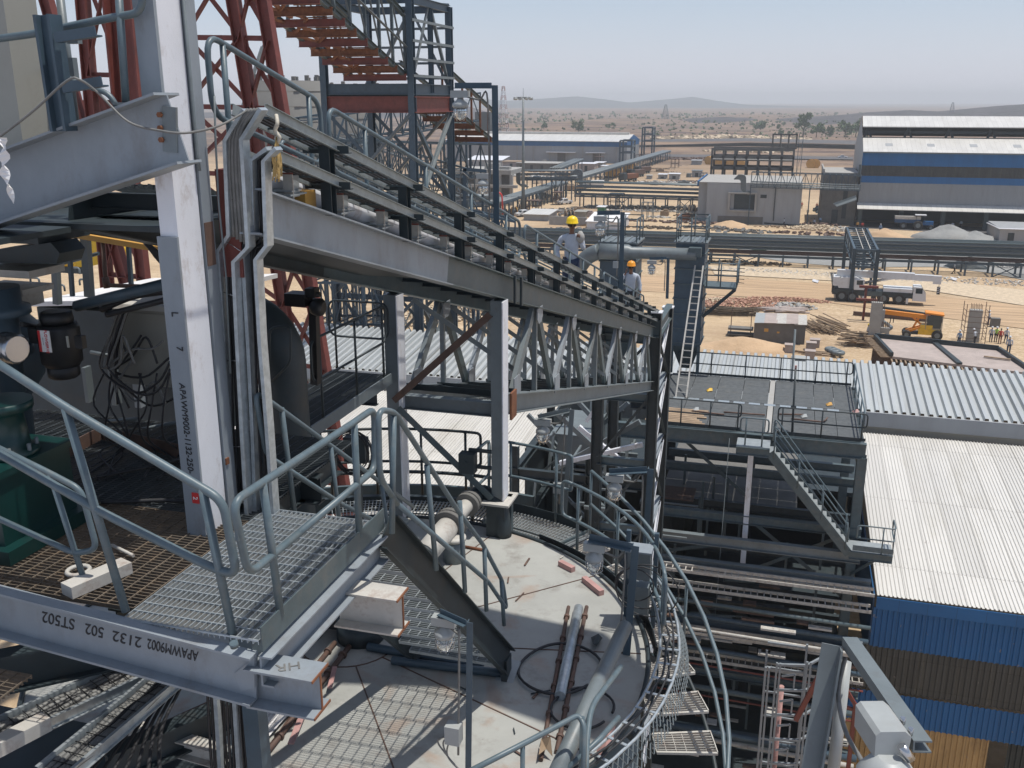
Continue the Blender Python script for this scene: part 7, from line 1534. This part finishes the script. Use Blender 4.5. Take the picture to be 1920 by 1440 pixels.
# ------------------------------------------------------------------ trees
def tree(label, px, py, h, w, m, seed, trunk=True, name='tree', cat='tree'):
    A = PZ(px, py, GZ); random.seed(seed); t = thing(name, label, cat, A, 'scattered trees'); b = MB()
    if trunk:
        tb = MB(); tb.tube([A, A + V(.1 * h * .2, 0, h * .35)], [h * .035, h * .02], 6)
        for k in range(4): a = random.uniform(0, 6.28); tb.tube([A + V(0, 0, h * .3), A + V(math.cos(a) * w * .3, math.sin(a) * w * .3, h * .6)], [h * .018, h * .008], 5)
        obj('trunk', tb, 'bark', t)
    cl = [(A + V(random.uniform(-.35, .35) * w, random.uniform(-.35, .35) * w, h * random.uniform(.35, .88)), random.uniform(.14, .26) * w) for _ in range(9)]
    for c, r in cl:
        for k in range(90):
            d = V(random.gauss(0, 1), random.gauss(0, 1), random.gauss(0, .8)).normalized() * r * random.uniform(.4, 1.05); s = w * random.uniform(.03, .07); q = c + d
            x, y, z = frame(V(random.gauss(0, 1), random.gauss(0, 1), random.gauss(0, 1)))
            b.add([q - x * s, q + y * s, q + x * s, q - y * s], [(0, 1, 2, 3)])
    obj('crown', b, m, t)
TR = [(872, 262, 13, 11, 'broad green tree behind the telecom mast foot'), (862, 250, 16, 14, 'larger green tree beside the upper lamp'), (1084, 251, 12, 12, 'round green tree above the warehouse roof'), (1020, 243, 7, 8, 'small bush tree on the brown slope'), (1505, 258, 20, 14, 'tallest green tree on the right plain'), (1530, 258, 12, 10, 'dark tree right of the tallest one'), (1461, 247, 7, 6, 'little tree left of the tallest one'), (1464, 257, 6, 5, 'shrub below the little tree'), (1584, 257, 14, 12, 'tree near the corner of the factory shed'), (1604, 257, 14, 12, 'tree touching the factory shed wall'), (1548, 256, 8, 12, 'low bushes between two trees on the plain'), (1425, 243, 8, 14, 'spreading bush under the right ridge'), (1140, 243, 6, 6, 'shrub on the brown slope right of the round tree'), (1150, 240, 6, 6, 'farther shrub on the brown slope')]
for k, (px, py, h, w, lab) in enumerate(TR): tree(lab, px, py, h, w, 'leaf' if k % 2 else 'leafpale', 30 + k)
random.seed(77); b = MB()
for k in range(1000):
    px = random.uniform(850, 1640); py = random.choice((random.uniform(212, 230), random.uniform(214, 236), random.uniform(226, 262))) if k % 6 else random.uniform(240, 262)
    if 850 < px < 1200 and py > 252: continue
    A = PZ(px, py, GZ); s = A.length * .0009 * random.uniform(.5, 1.6)
    for i in range(5):
        q = A + V(random.uniform(-s, s), random.uniform(-s, s), random.uniform(0, s)); x, y, z = frame(V(random.gauss(0, 1), random.gauss(0, 1), random.gauss(0, .6))); b.add([q - x * s, q + y * s, q + x * s, q - y * s], [(0, 1, 2, 3)])
single('scrub', b, 'leafpale', 'scattered dry scrub across the distant plain', 'scrub', None, 'stuff')
# ================================================================== VEHICLES
def wheel(t, c, r, w, ax=(0, 1, 0)):
    c = Vector(c); a = Vector(ax); o = obj('wheel', MB().lathe(c - a * w / 2, [(r * .8, 0), (r, w * .15), (r, w * .85), (r * .8, w)], 16, a), 'tyre', t)
    obj('rim', MB().lathe(c - a * (w / 2 + .01), [(r * .5, 0), (r * .45, w + .02)], 12, a), 'steel', o)
def local(t, rz, P):
    t.location = P; t.rotation_euler = (0, 0, rz); return t
def car(label, px, py, rz, body='craneWhite', kind='pickup'):
    t = thing('parked_car', label, 'car', (0, 0, 0), 'vehicles parked in the yard'); L, Wd = (4.9, 1.75)
    prof = [(-2.4, .45), (-2.4, .95), (-1.5, 1.05), (-.9, 1.65), (.6, 1.7), (.75, 1.05), (2.35, 1.0), (2.4, .45)] if kind == 'pickup' else [(-2.3, .45), (-2.3, .95), (-1.4, 1.05), (-.8, 1.6), (1.6, 1.6), (2.2, 1.0), (2.3, .45)]
    obj('body', MB().prof((0, -Wd / 2, 0), (0, Wd / 2, 0), [(-x, z) for x, z in prof][::-1], U3), body, t)
    obj('windscreen', MB().poly([(-1.42, -.72, 1.1), (-1.42, .72, 1.1), (-.96, .7, 1.58), (-.96, -.7, 1.58)], .03, (-.7, 0, .5)), 'glass', t)
    for s in (-1, 1): obj('side_window', MB().box(-.75, .5, s * (Wd / 2 + .005) - .01, s * (Wd / 2 + .005) + .01, 1.1, 1.5), 'glass', t)
    for x in (-1.5, 1.5):
        for s in (-1, 1): wheel(t, (x, s * .8, .36), .36, .22)
    for s in (-1, 1): obj('headlight', MB().cb((-2.4, s * .6, .78), .06, .3, .16), 'chrome', t)
    return local(t, rz, PZ(px, py, GZ))
car('white pickup parked on the sand road in front of the pipe rack', 1058, 383, .9); car('white van farther up the sand road', 1058, 357, 1.0); car('silver pickup under the running pipe rack', 1018, 371, .9, 'steel'); car('white car half hidden by the mast foot', 983, 406, .8)
car('long white pickup at the corner of the factory shed', 1585, 413, .05); car('white jeep on the distant road near the annex', 1580, 297, 0); 
def lorry(label, px, py, rz, cab, box, bed=True, s=1.):
    t = thing('lorry', label, 'truck', (0, 0, 0), 'lorries in the yard')
    obj('cab', MB().box(-4, -2.2, -1.15, 1.15, .7, 2.8), cab, t); obj('windscreen', MB().box(-4.03, -4.01, -1, 1, 1.8, 2.6), 'glass', t)
    obj('load_bed', MB().box(-2, 4, -1.2, 1.2, 1.0, 2.5) if bed else MB().box(-2, 4, -1.2, 1.2, 1.0, 3.0), box, t); obj('chassis', MB().box(-4, 4, -.5, .5, .6, .95), 'dark', t)
    for x in (-3.1, 1.6, 2.9):
        for q in (-1, 1): wheel(t, (x, q * 1.0, .5), .5, .35)
    local(t, rz, PZ(px, py, GZ)); t.scale = (s,) * 3; return t
lorry('brown loaded lorry nearest the ochre tank sections', 1178, 340, 1.1, 'dark', 'rust', s=1.1); lorry('second dark lorry behind the brown one', 1192, 332, 1.1, 'dark', 'rustpipe', s=1.1); lorry('third dark lorry farthest along the sand road', 1204, 326, 1.1, 'dark', 'rustpipe', s=1.1)
lorry('brown box lorry under the dropping pipe bundle', 1070, 362, .2, 'craneWhite', 'wood'); lorry('light blue truck at the corner of the factory shed', 1558, 408, 1.0, 'lampbody', 'steel')
lorry('white truck behind the second pipe rack', 1110, 352, .1, 'craneWhite', 'whiteplastic')
# tractor with trailer
t = thing('tractor', 'blue tractor with white canopy under the factory shed', 'tractor', (0, 0, 0))
obj('bonnet', MB().box(.3, 2.0, -.4, .4, .9, 1.6), 'blue', t); obj('seat_deck', MB().box(-1, .3, -.5, .5, .9, 1.3), 'blue', t); obj('canopy', MB().box(-1.2, .7, -.7, .7, 2.6, 2.75), 'white', t)
b = MB()
for x in (-1, .5):
    for q in (-.6, .6): b.bar((x, q, 1.2), (x, q, 2.6), .07)
obj('canopy_posts', b, 'dark', t)
for q in (-1, 1): wheel(t, (-.6, q * .8, .85), .85, .4); wheel(t, (1.6, q * .7, .5), .5, .3)
P = PZ(1726, 431, GZ); local(t, -.02, P); t.scale = (1.25,) * 3
t = thing('farm_trailer', 'blue and white tipping trailer hitched behind the tractor', 'trailer', (0, 0, 0)); obj('tub', MB().box(-2, 2, -1, 1, 1.1, 1.7), 'bluedeep', t); obj('side_boards', MB().box(-2.02, 2.02, -1.05, 1.05, 1.7, 2.2), 'dirtywhite', t); obj('drawbar', MB().box(2, 3.6, -.08, .08, .8, .95), 'dark', t)
for q in (-1, 1): wheel(t, (-.6, q * .9, .6), .6, .3)
P = PZ(1699, 429, GZ); local(t, -.02, P); t.scale = (1.35,) * 3
# truck-mounted crane
t = thing('mobile_crane', 'white truck-mounted mobile crane with folded boom pointing right', 'mobile crane', (0, 0, 0))
obj('chassis', MB().box(-6.4, 3.4, -1.25, 1.25, 1.0, 1.75).box(3.4, 4.0, -1.25, 1.25, 1.0, 1.6), 'dark', t)
obj('front_cab', MB().prof((0, -1.25, 0), (0, 1.25, 0), [(-5.7, .7), (-4.0, .7), (-4.0, 2.6), (-5.0, 2.6), (-5.6, 1.7)], U3), 'craneWhite', t)
obj('cab_window', MB().box(4.3, 5.15, -1.27, -1.24, 1.75, 2.45).poly([(5.62, -1.1, 1.75), (5.62, 1.1, 1.75), (5.06, 1.1, 2.52), (5.06, -1.1, 2.52)], .03, (1, 0, .6)), 'glass', t)
obj('engine_deck', MB().box(.2, 3.9, -1.2, 1.2, 1.75, 2.25), 'craneWhite', t); obj('operator_window', MB().box(-3.3, -2.5, -1.32, -1.3, 2.5, 3.1), 'glass', t); obj('slewing_body', MB().prof((0, -1.1, 0), (0, 1.1, 0), [(5.6, 1.9), (5.9, 2.6), (5.4, 3.35), (3.4, 3.5), (2.4, 3.0), (2.2, 1.9)], U3).box(-3.6, -2.3, -1.3, -.5, 1.8, 3.2), 'craneWhite', t)
obj('counterweight', MB().box(-6.4, -5.6, -1.2, 1.2, 2.2, 3.4), 'craneWhite', t)
obj('boom', MB().box(-6.0, 4.0, -.45, .45, 3.4, 4.3).box(4.0, 6.4, -.38, .38, 3.35, 4.15).box(6.4, 7.4, -.3, .3, 3.0, 4.1), 'craneWhite', t); obj('boom_ram', MB().cyl((-2.4, 0, 2.6), (1.5, 0, 3.5), .18), 'chrome', t)
obj('hook_block', MB().box(7.0, 7.4, -.2, .2, 1.6, 2.6).bar((7.2, 0, 2.6), (7.2, 0, 3.2), .06), 'dark', t); b = MB()
for k in range(3): b.poly([(6.98, -.215, 1.75 + .3 * k), (7.42, -.215, 1.95 + .3 * k), (7.42, -.215, 2.05 + .3 * k), (6.98, -.215, 1.85 + .3 * k)])
obj('hook_stripes', b, 'white', t)
for x in (-5.1, -3.7, .3, 2.3):
    for q in (-1, 1): wheel(t, (x, q * 1.02, .82), .82, .5)
obj('outrigger', MB().box(-2.4, -1.9, -1.7, 1.7, .5, 1.0).box(3.2, 3.5, -1.35, 1.35, .3, 1.0), 'craneWhite', t); obj('spare_wheel', MB().cyl((-6.5, -.6, 1.7), (-6.2, -.6, 1.7), .6, n=14), 'tyre', t)
obj('side_box', MB().box(-1.8, .1, -1.3, -1.2, 1.1, 1.7), 'grey', t)
P = PZ(1650, 567, GZ); local(t, -.05, P); t.scale = (1.05, 1.05, 1.05)
# yellow pick and carry crane
t = thing('yard_crane', 'orange pick-and-carry crane with canopy cab and lattice boom lowered left', 'yard crane', (0, 0, 0))
obj('body', MB().box(-1.6, 1.2, -.9, .9, .7, 1.5).box(-1.4, .2, -.85, .85, 1.5, 2.1), 'yellow', t); obj('frame', MB().box(-3.6, -1.6, -.6, .6, .6, .95), 'dark', t)
obj('roof', MB().cb((.3, 0, 3.75), 2.5, 1.9, .2, 0, 0, .08), 'orange', t); b = MB()
for x in (-.7, 1.4):
    for q in (-.8, .8): b.bar((x, q, 1.5), (x, q, 3.7), .1)
obj('cab_posts', b, 'beige', t); obj('cab_glass', MB().box(-.6, 1.3, -.78, -.76, 1.7, 3.5).box(1.36, 1.4, -.75, .75, 1.8, 3.5), 'glass', t)
obj('boom', MB().bar((-.2, 0, 3.1), (-6.8, 0, 3.5), .55, .6).bar((-4.8, 0, 3.35), (-7.6, 0, 3.4), .4, .45), 'orange', t); obj('lift_arm', MB().bar((-.5, .5, 2.0), (-3.2, .5, .9), .3).bar((-.5, -.5, 2.0), (-3.2, -.5, .9), .3).bar((-1.2, 0, 1.9), (-2.6, 0, 3.1), .25).bar((-2.5, 0, 1.0), (-1.6, 0, 3.1), .25), 'orange', t)
obj('hook', MB().bar((-7.4, 0, 3.2), (-7.4, 0, 2.0), .08).cb((-5.4, 0, 2.4), .12, .12, .9).cb((-5.0, 0, 2.4), .12, .12, .9).cb((-7.4, 0, 1.9), .3, .3, .35), 'dark', t); obj('seat_man_shape', MB().box(-.2, .3, -.3, .3, 1.6, 2.2), 'dark', t)
for x, r in ((-3.1, .6), (.9, .75)):
    for q in (-1, 1): wheel(t, (x, q * .95, r), r, .45)
P = PZ(1742, 635, GZ); local(t, -.06, P); t.scale = (.86,) * 3
t = thing('yellow_machine', 'bright yellow machine seen through the frame left of the column', 'machine', PY(145, 480, 40)); p = PY(140, 478, 40)
obj('engine_body', MB().cb(p, 2.0, 1.5, 1.0).cb(p + V(.7, 0, .5), .8, 1, .5).cyl(p + V(-1, -.8, -.1), p + V(1, -.8, -.1), .35, n=10), 'yellow', t); obj('hydraulic_parts', MB().cb(p + V(0, -.8, -.6), 2.2, .3, .3).cb(p + V(-.3, -.8, .3), .3, .3, 1.2), 'dark', t)
single('yellow_barrel', MB().cyl(PX(625, 372, -9), PX(645, 368, -9.3), .35, n=12), 'ochre', 'ochre drum seen between the cable trays near the column', 'drum', 'drums below the conveyor')
for k in range(3): single('yellow_machine_part', MB().lathe(PY(205 + 10 * k, 478, 42), [(.4, 0), (.5, .3), (.4, .7)], 10), 'yellow', ['small yellow drum right of the yellow machine', 'second small yellow drum farther right', 'third small yellow drum beside the red channel'][k], 'drum', 'small yellow drums')
# ================================================================== PEOPLE
def skinmesh(name, chain, m, parent, sub=2):
    # chain: list of (name, parent index, position, radius)
    me = bpy.data.meshes.new(name); off = OFF[parent.name]
    me.from_pydata([Vector(c[1]) for c in chain], [(c[0], i) for i, c in enumerate(chain) if c[0] is not None], [])
    o = bpy.data.objects.new(name, me); COL.objects.link(o); sk = o.modifiers.new('skin', 'SKIN'); sk.use_smooth_shade = True
    if not me.skin_vertices: me.attributes  # layer is made by the modifier
    for i, c in enumerate(chain):
        sv = me.skin_vertices[0].data[i]; r = c[2]; sv.radius = (r if isinstance(r, tuple) else (r, r)); sv.use_root = (i == 0)
    ss = o.modifiers.new('sub', 'SUBSURF'); ss.levels = sub; ss.render_levels = sub
    dg = bpy.context.evaluated_depsgraph_get(); dg.update(); m2 = bpy.data.meshes.new_from_object(o.evaluated_get(dg)); bpy.data.objects.remove(o)
    for p in m2.polygons: p.use_smooth = True
    m2.materials.clear(); m2.materials.append(MATS[m]); o = bpy.data.objects.new(name, m2); COL.objects.link(o); o.parent = parent; OFF[o.name] = off; return o
def skeleton(pose):
    g = pose.get; hip = V(0, 0, .93); ch = V(0, g('lean', .02), 1.22); sh = V(0, g('lean', .02) * 1.6, 1.42); nk = V(0, g('lean', .02) * 2, 1.5); hd = V(g('hx', 0), g('lean', .02) * 2 + .02, 1.66)
    la = g('la', ((-.21, .0, 1.40), (-.27, .02, 1.13), (-.25, .12, .90))); ra = g('ra', ((.21, 0, 1.40), (.27, .02, 1.13), (.25, .12, .90)))
    ll = g('ll', ((-.1, 0, .9), (-.11, .04, .5), (-.11, 0, .08))); rl = g('rl', ((.1, 0, .9), (.11, .04, .5), (.11, 0, .08)))
    return hip, ch, sh, nk, hd, [Vector(p) for p in la], [Vector(p) for p in ra], [Vector(p) for p in ll], [Vector(p) for p in rl]
def person(label, P, rz, shirt, trouser, hat, pose={}, detail=False, s=1., group='construction workers'):
    t = thing('person', label, 'person', (0, 0, 0), group); hip, ch, sh, nk, hd, la, ra, ll, rl = skeleton(pose); sub = 2 if detail else 1
    C = [(None, hip, (.13, .1)), (0, ch, (.14, .1)), (1, sh, (.13, .085)), (2, nk, .05), (3, nk + V(0, .01, .06), .05), (4, hd, (.075, .09)), (5, hd + V(0, 0, .09), (.06, .075))]
    def limb(root, pts, rs):
        k = root
        for p, r in zip(pts, rs): C.append((k, p, r)); k = len(C) - 1
        return k
    lh = limb(2, la, (.05, .04, .026)); rh = limb(2, ra, (.05, .04, .026))
    for leg in (ll, rl):
        f = limb(0, leg, (.085, .055, .04)); C.append((f, leg[2] + V(0, .13, -.04), (.035, .028)))
    for k, arm in ((lh, la), (rh, ra)):
        d = (arm[2] - arm[1]).normalized(); C.append((k, arm[2] + d * .07, (.036, .018)))
    body = skinmesh('body', C, 'skin', t, sub)
    # five fingers per hand, each its own tapered chain rooted in the palm
    if detail:
        for arm, sx, nm in ((la, -1, 'hand'), (ra, 1, 'hand')):
            d = (arm[2] - arm[1]).normalized(); x, y, z = frame(d); b = MB(); palm = arm[2] + d * .07
            for k, (o, l) in enumerate(((-.03, .055), (-.01, .065), (.01, .06), (.03, .05))): q = palm + x * o + d * .02; b.tube([q, q + d * l * .5 + y * .006, q + d * l * .85 + y * .025, q + d * l * .95 + y * .045], [.01, .009, .008, .006], 6)
            q = palm - x * .035 - d * .02; b.tube([q, q - x * .025 + d * .02 + y * .01, q - x * .028 + d * .045 + y * .02], [.012, .01, .007], 6); obj('fingers', b, 'skin', body)
        fb = MB(); h = hd + V(0, 0, .03)
        fb.tube([h + V(0, .09, .01), h + V(0, .112, -.02), h + V(0, .1, -.035)], [.008, .016, .01], 6); obj('nose', fb, 'skin', body)
        eb = MB()
        for sx in (-1, 1): eb.lathe(h + V(sx * .03, .078, .012), [(.004, -.01), (.012, 0), (.004, .01)], 8)
        eb.cb(h + V(0, .093, -.062), .045, .012, .008); obj('eyes_and_mouth', eb, 'hair', body)
        ear = MB()
        for sx in (-1, 1): ear.lathe(h + V(sx * .082, 0, -.02), [(.006, -.02), (.016, 0), (.006, .025)], 8)
        obj('ears', ear, 'skin', body)
    # shirt
    Sx = [(None, hip + V(0, 0, -.04), (.155, .12)), (0, ch, (.165, .12)), (1, sh, (.15, .1)), (2, nk + V(0, 0, -.01), .065)]
    def sl(arm): 
        k = 2
        for p, r in zip((arm[0], arm[1], arm[1].lerp(arm[2], .85)), (.07, .056, .042)): Sx.append((k, p, r)); k = len(Sx) - 1
    sl(la); sl(ra); skinmesh('shirt', Sx, shirt, t, sub)
    Tx = [(None, hip + V(0, 0, .02), (.145, .115))]
    for leg in (ll, rl):
        k = 0
        for p, r in zip((leg[0], leg[1], leg[2] + V(0, 0, .02)), (.1, .075, .06)): Tx.append((k, p, r)); k = len(Tx) - 1
    skinmesh('trousers', Tx, trouser, t, sub); b = MB()
    for leg in (ll, rl): q = leg[2]; b.prof(q + V(0, -.07, -.04), q + V(0, .19, -.04), [(-.045, -.04), (.045, -.04), (.05, .02), (.03, .05), (-.03, .05), (-.05, .02)], U3)
    obj('boots', b, 'black', t); obj('hair', MB().lathe(hd + V(0, -.01, -.01), [(.088, 0), (.1, .06), (.07, .13), (.02, .15)], 12), 'hair', t)
    if hat:
        h = hd + V(0, 0, .07); o = obj('helmet', MB().lathe(h, [(.13, -.005), (.135, .0), (.122, .012), (.12, .06), (.1, .1), (.06, .128), (.015, .14)], 20), hat, t)
        obj('peak', MB().poly([h + V(.1 * math.cos(a), .1 * math.sin(a) + .03, .0) * 1.25 for a in [math.pi * k / 10 for k in range(11)]], .012, (0, .1, -1)), hat, o)
        obj('ridge', MB().tube([h + V(0, .115 * math.cos(a), .02 + .122 * math.sin(a)) for a in [math.pi * k / 8 for k in range(9)]], .01, 6), hat, o)
    t.location = P; t.rotation_euler = (0, 0, rz); t.scale = (s,) * 3; return t
hp = PX(1072, 410, -4.4); fz = hp.z - 1.80
p1 = person('man in pale shirt and yellow helmet walking down the conveyor with a bag on shoulder', V(hp.x, hp.y, fz), math.pi + .35, 'shirt_white', 'trouser_navy', 'hat_yellow',
            {'lean': .03, 'ra': ((.21, 0, 1.4), (.3, -.02, 1.14), (.26, .1, .93)), 'la': ((-.21, .0, 1.41), (-.25, .06, 1.17), (-.16, .16, 1.36)), 'll': ((-.1, 0, .9), (-.1, .16, .54), (-.1, .06, .12)), 'rl': ((.1, 0, .9), (.11, -.02, .5), (.11, -.16, .08))}, True)
tb = V(hp.x, hp.y, fz) + Matrix.Rotation(math.pi + .35, 3, 'Z') @ V(-.17, .14, 1.42)
t = thing('shoulder_bag', 'grey mottled cloth bundle on the shoulder of the man in the yellow helmet', 'bag', tb); obj('cloth', MB().lathe(tb + V(0, 0, -.1), [(.04, 0), (.09, .06), (.085, .16), (.03, .24)], 10), 'concrete', t)
hp = PX(1183, 493, -4.45); fz = hp.z - 1.78
person('man in orange helmet and pale shirt lower on the conveyor holding phone to ear', V(hp.x, hp.y, fz), math.pi + .25, 'shirt_white', 'trouser_black', 'hat_orange',
       {'lean': .05, 'ra': ((.21, 0, 1.4), (.3, .1, 1.2), (.16, .16, 1.5)), 'la': ((-.21, 0, 1.4), (-.29, .0, 1.14), (-.3, .06, .9))}, True)
walk = {'ll': ((-.1, 0, .9), (-.1, .18, .52), (-.1, .14, .08)), 'rl': ((.1, 0, .9), (.1, .02, .5), (.1, -.28, .12))}
WK = [('walking man in grey shirt and red cap on the sand beside the main pipe rack', 1788, 513, -1.6, 'shirt_white', 'trouser_black', 'red', walk),
      ('worker in white helmet standing beside a grey box at the right edge', 1853, 609, 1.5, 'shirt_white', 'trouser_navy', 'craneWhite', {}),
      ('worker in white helmet and white shirt left in the group behind the deck', 1857, 641, 3.0, 'shirt_white', 'trouser_navy', 'craneWhite', {}),
      ('worker in bright green vest in the group behind the deck', 1866, 641, 3.2, 'vest_green', 'trouser_black', 'craneWhite', {}),
      ('worker in red clothes in the group behind the deck', 1874, 644, 2.8, 'shirt_red', 'redox', None, {}),
      ('tall worker in white helmet right of the red clothed one', 1885, 643, 3.1, 'shirt_white', 'trouser_navy', 'craneWhite', walk),
      ('worker bending at the foot of the scaffold caged column', 1827, 646, 1.0, 'shirt_white', 'trouser_black', 'craneWhite', {'lean': .12}),
      ('worker in blue shirt behind the formwork edge', 1797, 648, 2.5, 'shirt_blue', 'trouser_navy', 'craneWhite', {}),
      ('worker in yellow helmet beside the tall concrete column', 1627, 636, 2.0, 'shirt_white', 'trouser_black', 'hat_yellow', {}),
      ('lone figure walking on the sand before the grey building', 1470, 424, 1.5, 'shirt_white', 'trouser_black', None, walk),
      ('left man of the pair standing right of the lone figure', 1519, 425, 3, 'wood', 'trouser_black', None, {}),
      ('right man of the pair in white shirt', 1526, 425, 3, 'shirt_white', 'trouser_black', None, {}),
      ('man in pale blue shirt near the white pickup', 1537, 421, 3, 'shirt_blue', 'trouser_navy', None, {}),
      ('man in the gap between the grey building and the annex', 1514, 405, 3, 'shirt_white', 'trouser_black', 'craneWhite', {}),
      ('person in red at the corner of the grey building', 1503, 391, 3, 'shirt_red', 'redox', None, {}),
      ('person in red beside the dark clutter by the annex', 1531, 393, 3, 'shirt_red', 'trouser_black', None, {}),
      ('person in red shirt just behind the gantry', 1616, 431, 3, 'shirt_red', 'trouser_black', None, {}),
      ('person in brown and yellow next to the gantry top', 1607, 430, 3, 'ochre', 'trouser_black', None, {}),
      ('person in light blue by the brown sand heap', 1650, 436, 3, 'shirt_blue', 'trouser_navy', 'craneWhite', {}),
      ('left of two men standing in the shade of the factory shed', 1785, 431, 3, 'shirt_white', 'trouser_black', None, {}),
      ('right of two men standing in the shade of the factory shed', 1801, 428, 3, 'shirt_white', 'trouser_black', None, {}),
      ('left worker in red vest on the sand road by the mast', 1000, 381, 3, 'shirt_red', 'trouser_navy', None, {}),
      ('right worker in red vest on the sand road by the mast', 1012, 386, 3, 'shirt_red', 'trouser_navy', None, walk),
      ('person far up the sand road beside the running pipe rack', 1043, 368, 3, 'shirt_white', 'trouser_navy', None, {})]
for lab, px, py, rz, sh_, tr_, ht, po in WK: person(lab, PZ(px, py, GZ), rz, sh_, tr_, ht, po, False, 1.05)
person('worker in white helmet standing on the formwork deck', PZ(1890, 664, -24.45), 2.8, 'shirt_white', 'trouser_navy', 'craneWhite', {'lean': .08}, False, 1.05)
single('grey_box', MB().cb(PZ(1866, 604, GZ + .6), 1.1, .8, 1.1), 'concrete_dark', 'grey box on the sand beside the worker at the right edge', 'box')
# ================================================================== AIR
def haze():
    m = bpy.data.materials.new('haze'); m.use_nodes = True; n = m.node_tree.nodes; L = m.node_tree.links
    n.remove(n['Principled BSDF']); v = n.new('ShaderNodeVolumePrincipled'); v.inputs['Color'].default_value = (.98, .99, 1, 1); v.inputs['Density'].default_value = HAZE; v.inputs['Anisotropy'].default_value = 0
    L.new(v.outputs[0], n['Material Output'].inputs['Volume']); MATS['haze'] = m
    o = single('haze', MB().box(-9000, 9000, -200, 8500, GZ - 14, 62), 'haze', 'thin pale heat haze over the whole site', 'haze', None, 'stuff'); return o
HAZE = .00027
haze()
